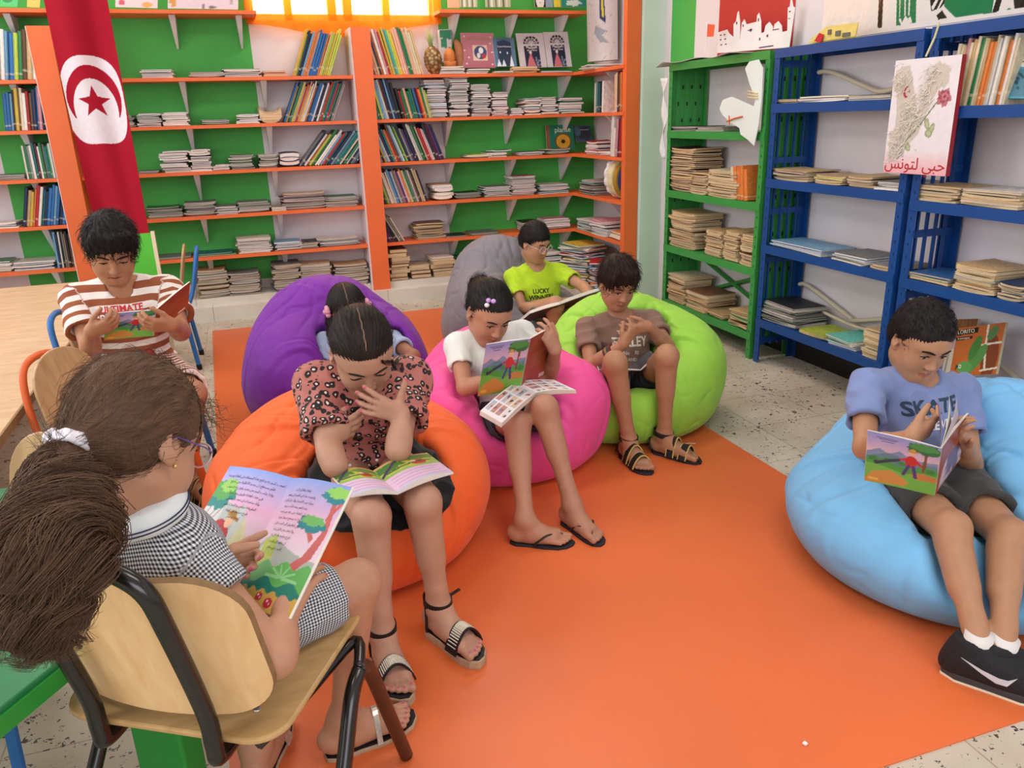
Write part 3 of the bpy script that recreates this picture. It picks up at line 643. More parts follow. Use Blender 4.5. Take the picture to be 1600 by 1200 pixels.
# piles on the racks; the far end of a shelf is the pilaster end
def rp(lab, px0, px1, pyb, z, n, th, cols, pm='t', name='booklet', dep=.2, jr=4, x=None, rot=0, thick=False, jit=.008):
    ya, yb = onX(px0, pyb, 2.53).y, onX(px1, pyb, 2.53).y
    stack(lab, x if x else 2.535+dep/2, (ya+yb)/2, z, n, abs(ya-yb), dep, th, cols, pm, name, rot=-90+rot, jr=jr, jit=jit, thick=thick)
T1 = ['tan', 'cream', 'tan', 'cream', 'brown']
gl = lambda k, s: f'{ORD[k]} pile from pilaster, green rack, {s}'
rp(gl(0, 'top shelf'), 1046, 1090, 198, GZ[0], 4, .006, ['grey', 'black'], 'g'); rp(gl(1, 'top shelf'), 1088, 1128, 200, GZ[0], 3, .007, ['grey', 'cream'], 'g')
rp(gl(0, 'second shelf'), 1044, 1080, 296, GZ[1], 21, .0115, ['maroon', 'brown', 'maroon', 'tan'], 't', jr=5); rp(gl(1, 'second shelf'), 1075, 1103, 302, GZ[1], 11, .0105, T1); rp(gl(2, 'second shelf'), 1105, 1152, 306, GZ[1], 12, .0105, T1, jr=3)
rp(gl(0, 'third shelf'), 1044, 1082, 385, GZ[2], 18, .0115, T1, jr=5); rp(gl(1, 'third shelf'), 1099, 1124, 400, GZ[2], 13, .011, T1); rp(gl(2, 'third shelf'), 1128, 1150, 408, GZ[2], 13, .0115, T1); rp(gl(3, 'third shelf'), 1154, 1176, 415, GZ[2], 13, .0115, T1)
rp(gl(0, 'lowest shelf'), 1042, 1068, 468, GZ[3], 14, .0115, T1, jr=5); rp(gl(1, 'lowest shelf'), 1070, 1104, 476, GZ[3], 10, .0105, T1); rp(gl(2, 'lowest shelf'), 1106, 1128, 488, GZ[3], 3, .009, ['tan', 'cream']); rp(gl(3, 'lowest shelf'), 1138, 1172, 502, GZ[3], 8, .010, ['green', 'tan', 'brown', 'tan'], jr=8)
bl = lambda k, s: f'{ORD[k]} pile from green rack, first blue rack, {s}'
rp(bl(0, 'top shelf'), 1208, 1243, 160, BZ[0], 3, .007, ['cream', 'white', 'grey']); rp(bl(1, 'top shelf'), 1245, 1320, 158, BZ[0], 3, .008, ['white', 'grey', 'cream'], 'w'); rp(bl(2, 'top shelf'), 1322, 1392, 155, BZ[0], 2, .008, ['grey', 'white'], 'g')
rp(bl(0, 'second shelf'), 1204, 1262, 282, BZ[1], 5, .0085, ['cream', 'tan', 'grey', 'purple', 'tan'], jr=8); rp(bl(1, 'second shelf'), 1268, 1316, 288, BZ[1], 4, .0085, ['tan', 'cream', 'lime'], jr=6); rp(bl(2, 'second shelf'), 1320, 1362, 294, BZ[1], 4, .0085, ['tan', 'cream', 'grey']); rp(bl(3, 'second shelf'), 1366, 1410, 300, BZ[1], 4, .009, ['white', 'white', 'black', 'grey'], 'w')
rp(bl(0, 'third shelf'), 1202, 1285, 385, BZ[2], 4, .0075, ['cream', 'sky', 'purple', 'sky'], 'w', jr=5); rp(bl(1, 'third shelf'), 1298, 1352, 415, BZ[2], 4, .0085, ['cream', 'white', 'sky', 'grey'], 'w', jr=6); rp(bl(2, 'third shelf'), 1358, 1392, 428, BZ[2], 2, .009, ['tan', 'grey'])
rp(bl(0, 'lowest shelf'), 1187, 1240, 498, BZ[3], 13, .0072, ['grey', 'white', 'black', 'grey', 'green'], 'g', 'magazine', jr=7); rp(bl(1, 'lowest shelf'), 1246, 1290, 518, BZ[3], 2, .008, ['yellow', 'lime'], 'g', 'magazine', jr=6); rp(bl(2, 'lowest shelf'), 1288, 1330, 532, BZ[3], 4, .009, ['white', 'turquoise', 'cream', 'turquoise'], 'w', 'magazine', jr=6)
rp(bl(3, 'lowest shelf'), 1345, 1381, 553, BZ[3], 11, .0105, ['cream', 'tan', 'cream'], 't', jr=3)
b2 = lambda k, s: f'{ORD[k]} pile from dove painting, second blue rack, {s}'
rp(b2(0, 'second shelf'), 1421, 1492, 318, B2Z[1], 6, .0085, ['cream', 'tan', 'cream', 'grey'], jr=6); rp(b2(1, 'second shelf'), 1496, 1592, 328, B2Z[1], 6, .009, ['cream', 'white', 'tan', 'cream', 'grey', 'white'], jr=4)
rp(b2(0, 'third shelf'), 1416, 1478, 440, B2Z[2], 3, .009, ['tan', 'teal', 'blue'], jr=4); rp(b2(1, 'third shelf'), 1483, 1548, 470, B2Z[2], 9, .0095, ['cream', 'tan', 'cream', 'tan', 'sky'], jr=5); rp(b2(2, 'third shelf'), 1552, 1592, 490, B2Z[2], 6, .009, ['cream', 'navy', 'white', 'navy'], jr=5)
upright("green rack's second shelf by the blue post", 'a', 3.64, GZ[1], ['orange', 'orange', 'orange', 'orange', 'cream'], .026, .175, -8, yfront=2.535, axis='y', depth=.16, base='pilaster')
upright("second blue rack's top shelf", 'b', 2.185, B2Z[0], ['cream', 'white', 'orange', 'cream', 'white', 'white', 'cream', 'orange', 'orange', 'tan', 'cream', 'green', 'cream', 'tan', 'cream', 'pink', 'tan', 'cream', 'cream'], .0132, .225, 6, yfront=2.545, axis='y', depth=.17, base='dove painting')

# ------------------------------------------------------------------ pictures and papers on the right
M_paper = paint('paper_white', '#e9e8e8', .7, .04, 12); M_red_l = paint('red_ink', '#c22030', .5)
def sheet(name, label, cat, P00, P10, P01, nu, nv, colfn, th=.004, group=None, edge='#d9d5cc', back=None, mat=None):
    """flat board: P00 lower left, P10 lower right, P01 upper left as seen from its front"""
    a, b, c = Vector(P00), Vector(P10), Vector(P01); ux, vx = b-a, c-a; n = ux.cross(vx).normalized(); f = MB()
    slab(f, lambda u, v: a+ux*u+vx*v, lambda u, v: a+ux*u+vx*v-n*th, nu, nv, colfn, back, edge)
    return tag(f.build(name, mat or M_print), label, cat, group), (a, ux, vx, n)
def flat_letters(parent, fr, s, size, u, v, color, sx=1.0, thick=.0004, rot=0, name='lettering', spacing=1.0):
    a, ux, vx, n = fr; x = ux.normalized(); y = n.cross(x); c = a+ux*u+vx*v+n*.0006
    return lettering(s, size, basis(x, y, n, c) @ Matrix.Rotation(R(rot), 4, 'Z'), paint('ink_'+color.strip('#'), color, .5), parent, thick, sx, name, spacing)
rs2 = np.random.RandomState(3)
def canvas_art(U, V):
    A_ = Art(U, V, '#e9e4e8'); A_.ramp(0, .22, '#e9a9ae', '#e9e4e8'); fur = '#cfc6bb'
    A_.blob(.16, .82, .15, .13, fur, 2, 1, .12).blob(.72, .84, .15, .11, fur, 5, 1, .15).poly([(.05, .9), (.3, .85), (.45, .55), (.62, .95), (.85, .92), (.6, .55), (.5, .35), (.28, .2), (.1, .25), (.12, .5)], fur)
    A_.blob(.2, .3, .17, .13, fur, 1, 1, .15).blob(.22, .2, .1, .07, '#bdb5ae', 4)
    for i in range(60):
        x, y = rs2.uniform(.05, .75), rs2.uniform(.2, .9)
        if abs(x-.3) < .33: A_.line([(x, y), (x+.05, y+rs2.uniform(-.05, .03))], .006, '#b9afa6' if i % 2 else '#dfd8d0', .5)
    A_.line([(.3, .28), (.5, .42), (.72, .62)], .008, '#7d8a6a')
    for x, y, r in ((.62, .44, 40), (.7, .40, -30), (.66, .36, 80), (.42, .52, 20), (.4, .46, -40), (.36, .24, 60)): A_.ell(x, y, .035, .055, '#9aa57e', r).ell(x, y, .02, .035, '#b9c09c', r)
    A_.blob(.82, .66, .1, .07, '#b8707a', 2).blob(.82, .67, .075, .05, '#9a4a58', 4).blob(.83, .67, .05, .033, '#c98088', 1).ell(.83, .67, .02, .014, '#8a3a48')
    A_.ell(.24, .72, .055, .05, '#b03038').ell(.265, .725, .045, .042, fur).poly(star(.275, .73, .03, .7), '#b03038')
    return A_.C
cv, fr = sheet('canvas_painting', 'canvas with a grey furry dove and rose hanging on the blue racks', 'painting', (2.488, 2.632, 1.040), (2.488, 2.322, 1.040), (2.488, 2.634, 1.460), 90, 120, canvas_art, .02, edge='#9c2530')
flat_letters(cv, fr, arabic('حبي لتونس'), .062, .5, .085, '#b5202c', 1.05)
f = MB(); ra = random.Random(4); a0, ux_, vx_, n_ = fr
for k in range(520):
    u, v = ra.choice([(.16, .82), (.34, .56), (.34, .50), (.62, .84), (.55, .7), (.45, .5), (.22, .30), (.18, .22), (.3, .35)]); u += ra.gauss(0, .06); v += ra.gauss(0, .05); u = max(.015, min(.9, u))
    b = a0+ux_*u+vx_*v+n_*.001; d = Vector((0, ra.gauss(.012, .012), ra.gauss(-.010, .014))); f.tube([b, b+n_*.006+d*.5, b+n_*.007+d], [.0016, .0012, .0003], 4, caps=False)
f.build('fur', paint('fur_beige', '#e8e0d4', .95, .15, 30), cv)
f = MB(); f.tube([(2.5, 2.50, 1.465), (2.515, 2.485, 1.53), (2.512, 2.47, 1.578)], .004, 6); f.build('hanging_ribbon', paint('ribbon', '#d8d6a4', .7), cv)
# red poster and the white cut-out skyline standing on the green rack
xw = XR-.004
po, fr = sheet('poster', 'red poster with white drawing above the green rack', 'poster', (xw, 4.345, 1.575), (xw, 3.655, 1.575), (xw, 4.345, 2.25), 60, 60, lambda U, V: Art(U, V, '#b92a30').line([(.62, .5), (.7, .62), (.55, .60), (.62, .5)], .012, '#ead9d9').line([(.3, .55), (.45, .5), (.38, .62)], .012, '#ead9d9').line([(.78, .45), (.82, .6), (.9, .52)], .012, '#ead9d9').C, .003)
def cut(name, label, cat, pts, x, th, mat, group=None, extra=None):
    P = [onX(px, py, x) for px, py in pts]; f = MB(); f.prism([(p.y, p.z) for p in P], basis((0, 1, 0), (0, 0, 1), (1, 0, 0), (x, 0, 0)), th); 
    if extra: extra(f, x)
    return tag(f.build(name, mat), label, cat, group)
sky = [(1121, 83), (1121, 51), (1136, 46), (1139, 52), (1146, 58), (1146, 38), (1150, 33), (1152, 20), (1154, 17), (1156, 33), (1156, 64), (1159, 36), (1163, 30), (1166, 38), (1182, 34), (1183, 24), (1186, 20), (1189, 33), (1189, 52), (1194, 50), (1196, 40), (1202, 34), (1207, 41), (1208, 48), (1210, 38), (1216, 33), (1221, 40), (1222, 50), (1230, 48), (1231, 12), (1234, 10), (1236, -8), (1239, 10), (1242, 12), (1233, 74)]
def skx(f, x):
    for px, py, w_, h in ((1126, 55, .014, .006), (1132, 54, .014, .006), (1126, 62, .014, .006), (1133, 61, .014, .006), (1127, 70, .014, .006), (1134, 69, .014, .006), (1151, 36, .01, .014), (1161, 40, .008, .012), (1172, 47, .04, .004), (1173, 47, .014, .014), (1185, 31, .008, .014), (1199, 56, .012, .012), (1187, 61, .01, .012), (1212, 46, .05, .004), (1234, 18, .012, .006), (1233, 29, .014, .003), (1197, 73, .12, .006)):
        p = onX(px, py, x-.001); f.box((p.x, p.y, p.z), (.002, w_, h), 1)
cut('paper_skyline', 'white paper skyline of towers and domes standing on the green rack', 'paper craft', sky, 2.70, .003, [M_paper, paint('ink_pink', '#6a4a60', .6)], extra=skx)
pf = onX(1100, 90, 2.6); f = MB(); f.tube([(2.6, pf.y, 1.567), (2.6, pf.y-.02, 1.76)], .003, 6); f.prism([(0, 0), (-.075, -.01), (-.065, -.07), (0, -.065)], basis((0, 1, 0), (0, 0, 1), (1, 0, 0), (2.6, pf.y-.02, 1.755)), .002, 1)
tag(f.build('paper_flag', [M_paper, paint('flag_orange', '#e0603a', .6)]), 'little orange paper flag on a white stick, on the green rack', 'flag')
f = MB(); f.grid(lambda u, v: (2.50+.26*v-.02*math.sin(u*9), 4.58-.95*u, 1.5685+.006+.006*math.sin(u*17+v*4)-(.02*(1-u/.12) if u < .12 else 0)), 30, 6); o = f.build('paper_sheet', paint('paper_grey', '#cfc9c4', .8), smooth=True); o.modifiers.new('solid', 'SOLIDIFY').thickness = .002
tag(o, 'crumpled pale paper laid along the top of the green rack', 'paper')
f = MB(); f.grid(lambda u, v: (2.512+.012*math.sin(v*14+u*3), 4.465+.05*u*(.5+v*.5)+.01*math.sin(v*9), 1.02+.47*v), 8, 24); o = f.build('paper_strip', M_paper, smooth=True); o.modifiers.new('solid', 'SOLIDIFY').thickness = .002
tag(o, 'long white torn paper strip hanging at the pilaster end of the green rack', 'paper')
# the paper dove tied to the rack
dove = [(1171, 96), (1185, 93), (1192, 107), (1190, 154), (1185, 196), (1178, 228), (1169, 219), (1157, 210), (1155, 200), (1141, 191), (1129, 180), (1124, 170), (1129, 156), (1143, 151), (1166, 161), (1178, 166), (1180, 154), (1171, 131), (1164, 107)]
dv = cut('paper_dove', 'white paper dove cut-out hanging on the front of the green rack', 'paper craft', dove, 2.492, .004, paint('dove_white', '#dfe9e6', .7))
p = onX(1135, 190, 2.487); q = onX(1160, 182, 2.487); f = MB(); f.tube([p, (2.486, (p.y+q.y)/2, p.z+.015), q], .004, 6); f.tube([(2.487, p.y-.02, p.z+.03), (2.487, p.y-.03, p.z-.02)], .003, 6); f.build('orange_twig', paint('twig_orange', '#d96a30', .6), dv)
f = MB()
for k in range(3): a_ = onX(1168, 142+k*5, 2.488); b_ = onX(1184, 146+k*4, 2.488); f.tube([a_, b_], .003, 6)
f.build('paper_feather', paint('feather_yellow', '#d9c68a', .6), dv)
# yellow paper boat on the blue rack
f = MB()
for d_ in (0, 1):
    P = [onX(*q, 2.56+d_*.10) for q in ((1263, 68), (1268, 60), (1292, 41), (1341, 35), (1336, 58))]
    f.prism([(p.y, p.z+(.0 if d_ == 0 else -.012)) for p in P], basis((0, 1, 0), (0, 0, 1), (1, 0, 0), (2.56+d_*.10, 0, 0)), .003)
y1_, y2_ = onX(1268, 60, 2.56).y, onX(1338, 57, 2.56).y; f.box((2.61, (y1_+y2_)/2, 1.575), (.10, abs(y1_-y2_)*.95, .004))
bo = tag(f.build('paper_boat', paint('paper_yellow', '#e4d077', .7, .08, 20)), 'folded yellow paper boat with small drawings on the first blue rack', 'paper craft')
f = MB(); 
for (px, py, w_, h) in ((1309, 52, .03, .02), (1322, 54, .045, .016), (1296, 50, .02, .02)): p = onX(px, py, 2.556); f.box(tuple(p), (.003, w_, h), 0)
f.build('grey_drawing', paint('ink_grey', '#6d6a60', .7), bo)
f = MB(); p = onX(1272, 64, 2.55); f.prism([(0, 0), (-.03, .03), (-.06, .02), (-.045, -.012)], basis((0, 1, 0), (0, 0, 1), (1, 0, 0), tuple(p)), .003); f.build('red_corner', M_red_l, bo)
# banner across the wall over the blue racks
ba, bb_, bz = 3.44, 1.55, 1.60
def ban(U, V):
    A_ = Art(U, V, '#e4dfda'); K, G = '#1d1a19', '#1c7a4c'
    yu = lambda px: (ba-onX(px, 20, xw).y)/(ba-bb_); zz = lambda px, py: (onX(px, py, xw).z-bz)/.6; Q = lambda l: [((ba-onX(a, b, xw).y)/(ba-bb_), zz(a, b)) for a, b in l]
    for c, l in ((K, [(1376, -60), (1383, -60), (1378, 43), (1371, 44)]), (G, [(1403, -60), (1433, -60), (1431, 36), (1423, 37), (1415, 24), (1407, 40), (1400, 40)]), ('#e4dfda', [(1407, -60), (1409, -60), (1406, 27), (1405, 27)]), ('#e4dfda', [(1414, -60), (1416, -60), (1415, 24), (1413, 24)]), ('#e4dfda', [(1422, -60), (1425, -60), (1421, 24), (1419, 24)]), ('#e4dfda', [(1404, 30), (1408, 40), (1411, 40), (1407, 28)]), ('#e4dfda', [(1419, 28), (1421, 36), (1425, 36), (1423, 26)]),
                 (K, [(1452, -60), (1530, -60), (1470, 12), (1455, 18), (1453, 0)]), ('#e4dfda', [(1455, 12), (1478, -30), (1481, -30), (1458, 16)]), ('#e4dfda', [(1462, 18), (1486, -30), (1489, -30), (1464, 20)]), (G, [(1485, -60), (1562, -60), (1550, 20), (1492, 27), (1475, 10)]), (K, [(1463, 24), (1472, 16), (1480, 28), (1466, 31)]), (K, [(1550, 20), (1575, -60), (1584, -60), (1560, 18)]), (K, [(1578, -60), (1640, -60), (1640, 4), (1585, 14)]), (G, [(1572, 16), (1577, 12), (1581, 15)])):
        A_.poly(Q(l), c)
    return A_.C
m, nt, b = nodes('banner_plastic'); a = N(nt, 'ShaderNodeVertexColor'); a.layer_name = 'col'; L(nt, a, 0, b, 'Base Color'); b.inputs['Roughness'].default_value = .18; add_bump(nt, b, 9, .25, .02)
sheet('banner', 'white plastic banner with black and green marks above the blue racks', 'banner', (xw, ba, bz), (xw, bb_, bz), (xw, ba, bz+.6), 820, 220, ban, .002, mat=m)
# beige bent bars lying in the blue racks
M_bar = paint('bar_beige', '#cfc5ad', .5)
def bar(label, pts, r=.011):
    f = MB(); f.tube(smooth_path(pts, 5), r, 10); tag(f.build('bent_bar', M_bar, smooth=True), label, 'bar', 'beige bent bars leaning in the blue racks')
def bx(l, x): return [onX(a, b, x) for a, b in l]
bar('beige bent bar on the top shelf of the first blue rack', bx([(1279, 113), (1300, 113), (1350, 134), (1376, 143), (1400, 137)], 2.73))
bar('long beige bent bar leaning on the lowest shelf of the first blue rack', bx([(1249, 444), (1265, 448), (1325, 494), (1336, 501), (1381, 498)], 2.745))
bar('beige bar lying behind the magazines, lowest shelf of first blue rack', bx([(1285, 487), (1330, 508), (1362, 517)], 2.71), .008)
bar('beige bar slanting behind the parrot book in the second blue rack', bx([(1555, 562), (1575, 580), (1600, 600), (1640, 634)], 2.74))
# faced-out books in the second blue rack
def faced(name, label, px, x, lean, th, colfn, n=60, cat='book', bottom=None):
    """book standing with its cover to the room; px = corner pixels lower left, lower right, upper left"""
    a, b, c = (onX(*px[0], x), onX(*px[1], x), onX(*px[2], x)); c = Vector((x+lean, c.y, c.z))
    return sheet(name, label, cat, a, b, c, n, n, colfn, th, edge='#d9cba8', mat=M_board)
def parrot(U, V):
    A_ = Art(U, V, '#b5622c'); A_.ell(.8, .35, .17, .45, '#7a3a22').poly([(0, .84), (.46, .86), (.46, .97), (0, .95)], '#1b1512').poly([(0, .74), (.36, .75), (.36, .81), (0, .8)], '#1b1512')
    A_.line([(.66, 1), (.68, .55), (.74, .1)], .022, '#d8d0c0').line([(.6, .6), (1, .62)], .02, '#d8d0c0').line([(.66, .08), (1, .12)], .018, '#d8d0c0')
    A_.ell(.52, .32, .13, .33, '#4f8a46', -32).ell(.3, .17, .17, .12, '#5a9a50', -10).ell(.46, .55, .1, .25, '#3f7a3a', -18).ell(.78, .82, .09, .15, '#4f7a48', -25).ell(.2, .19, .03, .035, '#e8e6d8').ell(.2, .19, .014, .018, '#151515').poly([(.1, .1), (.17, .2), (.11, .24)], '#3a3a30')
    return A_.C
pb, fr = faced('picture_book', 'orange book with a green parrot on its cover, low in the blue rack', ((1483, 588), (1556, 584), (1482, 515)), 2.60, .05, .012, parrot, 90)
flat_letters(pb, fr, 'LORITO', .022, .2, .905, '#e8dcc8'); flat_letters(pb, fr, 'le perroquet', .011, .17, .775, '#e8dcc8')
def hand(U, V):
    A_ = Art(U, V, '#5d554c'); A_.poly([(.15, .25), (.72, .1), (.74, .5), (.14, .68)], '#dfdcd2').poly([(.17, .72), (.35, .68), (.36, .88), (.18, .92)], '#a8553c'); A_.ell(.46, .36, .16, .07, '#c8a07a', -18).ell(.6, .3, .1, .04, '#a86a4a', -10)
    for x in (.24, .29, .34): A_.line([(x, .48), (x, .58)], .014, '#4f9a94')
    for k in range(3): A_.line([(.42, .82-.09*k), (.8, .72-.09*k)], .012, '#8d857a', .8)
    return A_.C
sheet('book', 'grey-brown book with a white hand picture, lying below the parrot book', 'book', onZ(1512, 622, .215), onZ(1600, 626, .215), onZ(1510, 586, .215), 50, 50, hand, .02, mat=M_board)
f = MB(); 
rp('pile under the hand book, second blue rack', 1530, 1592, 640, B2Z[3], 4, .0085, ['tan', 'yellow', 'cream', 'white'], 'w', 'old book', jr=6)
faced('book', 'worn cream book standing behind the blue-shirted boy, left of the parrot', ((1470, 590), (1483, 588), (1470, 548)), 2.61, .03, .02, lambda U, V: Art(U, V, '#c9bfae').line([(.3, 0), (.35, 1)], .1, '#8d8578').C, 8)
faced('book', 'brown book leaning behind the top of the parrot book', ((1480, 530), (1522, 530), (1480, 500)), 2.68, .02, .015, lambda U, V: Art(U, V, '#8a5a34').fill((U*26).astype(int) % 2 == 0, '#7a4c2a').C, 20)
def mol(U, V):
    A_ = Art(U, V, '#e2ddd2'); A_.poly([(0, 0), (1.1, 0), (1.1, .68), (0, .72)], '#3f9fb5').poly([(.2, .05), (1.1, .05), (1.1, .66), (.2, .64)], '#4a7f92').ell(.17, .86, .085, .065, '#c02a28')
    r = np.random.RandomState(5)
    for i in range(26): A_.ell(.4+r.rand()*.6, .15+r.rand()*.4, .035, .035, '#254a5c')
    for k in range(3): A_.line([(.3, .92-.055*k), (.8-.06*k, .92-.055*k)], .012, '#8a8478')
    return A_.C
faced('picture_book', 'blue and white science book facing out beside the row of cream books', ((1562, 153), (1640, 155), (1541, 84)), 2.555, .03, .015, mol, 60)

# ------------------------------------------------------------------ the flag, cards and figures on the back shelves
FY = 5.42
def flag_pt(u, v):
    """u across, v up; the cloth narrows and twists a little towards its tail"""
    x0 = -.905+.045*(1-v)**1.5; x1 = -.575-.0*(1-v); s = .020*math.sin(u*9+2.2*v)+.03*(u-.5)**2+.02*math.sin(u*4.1-3*v)
    return (x0+(x1-x0)*u, FY-.03+s+.03*(1-v)*math.sin(3*u), .635+(2.45-.635)*v-.012*math.cos(u*7)*(1-v))
def flag_art(U, V):
    A_ = Art(U, V, '#a8142c'); W, H = .33, 1.815; cz = (1.455-.635)/H; x, y = (U-.47)*W, (V-cz)*H
    A_.fill((np.abs(x/.168)**3+np.abs(y/.245)**3) < 1, '#e9e3ea')
    A_.fill(((x/.15)**2+((y-.015)/.178)**2 < 1) & ((x/.122)**2+((y+.045)/.165)**2 > 1) & (y > -.085), '#a8142c')
    A_.poly([(.47+px/W, cz+(py-.01)/H) for px, py in star(0, 0, .092, 1)], '#a8142c'); return A_.C
f = MB(); f.grid(flag_pt, 170, 560, 0, flag_art); o = f.build('flag', vcol('flag_cloth', .8, .2, .3, 300), smooth=True); o.modifiers.new('solid', 'SOLIDIFY').thickness = .002
tag(o, 'long red flag with white disc, crescent and star hanging before the bookcase', 'flag')
f = MB(); f.tube([(-.95, FY-.03, 2.455), (-.52, FY-.03, 2.455)], .012, 10); f.tube([(-.74, FY-.03, 2.46), (-.74, FY-.03, ZC)], .004, 6); f.build('flag_rod', M_bracket, o)
f = MB(); f.box((-.60, 5.02, .36), (.16, .02, .72)); f.box((-.515, 5.015, .36), (.02, .03, .74), 1)
tag(f.build('leaning_board', [paint('board_green', '#56c23c', .5), M_cream]), 'bright green board with a cream edge standing behind the striped-shirt boy', 'board')
def card(label, px, y, colfn, lean=.05, th=.006, name='picture_book', cat='book', n=50, group=None):
    a, b, c = onY(*px[0], y), onY(*px[1], y), onY(*px[2], y); c = Vector((c.x, y+lean, c.z)); return sheet(name, label, cat, a, b, c, n, n, colfn, th, mat=M_board, group=group)
def lapin(U, V):
    A_ = Art(U, V, '#b9727f').ramp(0, 1, '#a8626f', '#c2808c'); A_.poly([(.33, .22), (.78, .22), (.78, .66), (.33, .66)], '#dcc0a8').ell(.56, .44, .19, .19, '#3a4a78').ell(.58, .5, .07, .09, '#e8e4e4').ell(.66, .34, .07, .07, '#b03a3a').ell(.5, .36, .06, .08, '#d8d0d0')
    for x, y in ((.1, .9), (.9, .88), (.08, .5), (.92, .45), (.12, .12), (.9, .1), (.2, .3), (.88, .7)): A_.ell(x, y, .025, .025, '#e6d0c8')
    return A_.C
pk, fr = card('pink square picture book with a framed rabbit scene, on the top corner-bay shelf', ((724, 106), (775, 106), (722, 50)), 5.93, lapin)
flat_letters(pk, fr, 'LAPIN COCCI', .030, .53, .82, '#a08a50')
def casse(U, V):
    A_ = Art(U, V, '#4a6a84'); A_.poly([(.18, 0), (.82, 0), (.82, .85), (.5, .93), (.18, .85)], '#24364e').fill((np.abs(U-.5) > .3) & ((U*24).astype(int) % 2 == 0), '#6d8ea6', .6)
    for x, h in ((.2, .28), (.42, .26), (.78, .4)): A_.poly([(x-.1, .02), (x+.1, .02), (x, h)], '#d8e2ea')
    return A_.ell(.3, .5, .03, .03, '#dfe6ee').ell(.62, .48, .04, .04, '#cfd8e2').C
cs, fr = card('blue picture book with stage curtains and white fir trees, on the top corner-bay shelf', ((774, 104), (808, 104), (772, 58)), 5.92, casse)
flat_letters(cs, fr, 'Casse-Noisette', .017, .5, .7, '#dfe6ee')
def mons(U, V):
    A_ = Art(U, V, '#cfc8cc'); A_.poly([(.24, .02), (.8, .02), (.8, .68), (.24, .68)], '#1e2440').fill(((U-.52)/.29)**2+((V-.7)/.22)**2 < 1, '#15161c').poly([(.2, .64), (.86, .64), (.86, .70), (.2, .70)], '#cfc8cc')
    for k in range(6): t = math.pi*(k+.5)/6; A_.line([(.52, .7), (.52+.3*math.cos(t), .7+.23*math.sin(t))], .012, '#cfc8cc')
    for q in (.1, .2): A_.fill(np.abs(np.sqrt(((U-.52)/1.3)**2+((V-.7))**2)-q*.75) < .01, '#cfc8cc')
    A_.poly([(.28, .02), (.62, .02), (.56, .18), (.5, .32), (.45, .44), (.4, .32), (.33, .18)], '#c9707a').ell(.45, .44, .05, .05, '#e6d6d0'); r = np.random.RandomState(2)
    for i in range(14): A_.ell(.6+r.rand()*.2, .05+r.rand()*.3, .025, .03, '#7f8aa6')
    return A_.C
for lab, px in (('first white book with a dark arched window, top corner-bay shelf, beside the blue one', ((813, 106), (855, 105), (809, 51))), ('second white book with a dark arched window, top shelf, nearest the corner', ((856, 105), (894, 104), (852, 49)))):
    o, fr = card(lab, px, 5.94, mons, group='white books with a dark arched window'); flat_letters(o, fr, 'Monstres', .024, .52, .585, '#e8e2e6'); flat_letters(o, fr, 'de crème', .021, .52, .505, '#e8e2e6')
def plante(U, V):
    A_ = Art(U, V, '#14795e'); A_.poly([(0, 0), (.13, 0), (.13, 1), (0, 1)], '#8d5a3c').ell(.6, .33, .3, .33, '#7a4a22').ell(.6, .33, .25, .28, '#d9a838')
    for k in range(16): t = k*math.pi/8; A_.line([(.6, .33), (.6+.22*math.cos(t), .33+.25*math.sin(t))], .008, '#b5822a')
    return A_.ell(.6, .33, .07, .08, '#3a2a18').C
o, fr = card('dark green book lettered plante with a yellow flower, third corner-bay shelf', ((855, 235), (898, 233), (856, 196)), 5.95, plante, n=60)
flat_letters(o, fr, 'plante', .056, .60, .80, '#e6ece0')
card('blue-grey book propped at the corner beside the plante book', ((901, 222), (927, 221), (899, 197)), 6.0, lambda U, V: Art(U, V, '#44607a').blob(.6, .5, .4, .4, '#3a4650', 2).ell(.2, .7, .2, .3, '#5f87a6').line([(.4, .75), (.85, .75)], .02, '#a9b6c0').C, n=20)
# cards on the two highest shelves
for lab, px, base, art in (('green drawing propped on the high shelf near the left wall', ((0, 10), (27, 11), (0, -26)), '#4fc070', lambda a_: a_.ell(.4, .3, .3, .12, '#2f8a4a')),
                           ('yellow drawing propped on the high shelf just behind the flag', ((42, 11), (62, 12), (42, -24)), '#d9b95a', lambda a_: a_.ell(.5, .5, .3, .2, '#b8923a')),
                           ('white drawing with a pink heart on the high shelf beside the flag', ((180, 11), (246, 13), (180, -24)), '#dcd0d4', lambda a_: a_.ell(.15, .22, .08, .12, '#c85a6a').ell(.75, .15, .12, .12, '#d9a860')),
                           ('large white drawing with animals on the high shelf near the curtain', ((262, 13), (372, 15), (262, -24)), '#d9d0d8', lambda a_: a_.ell(.08, .3, .05, .25, '#c89a50').ell(.5, .1, .03, .12, '#7a7070').ell(.62, .08, .05, .07, '#7a7070').ell(.9, .5, .03, .3, '#a89aa0'))):
    card(lab, px, 5.93, (lambda b_, q: lambda U, V: q(Art(U, V, b_)).C)(base, art), .03, .003, 'drawing', 'drawing', 30)
birch = lambda U, V: (lambda a_: [a_.line([(x, -.1), (x+.02, 1.1)], .035, c) for x, c in ((.1, '#5a5a52'), (.25, '#d8d8d0'), (.4, '#6a6a60'), (.55, '#d0d0c8'), (.7, '#50504a'), (.85, '#c8c8b8'))] and a_)(Art(U, V, '#a9b08a')).C
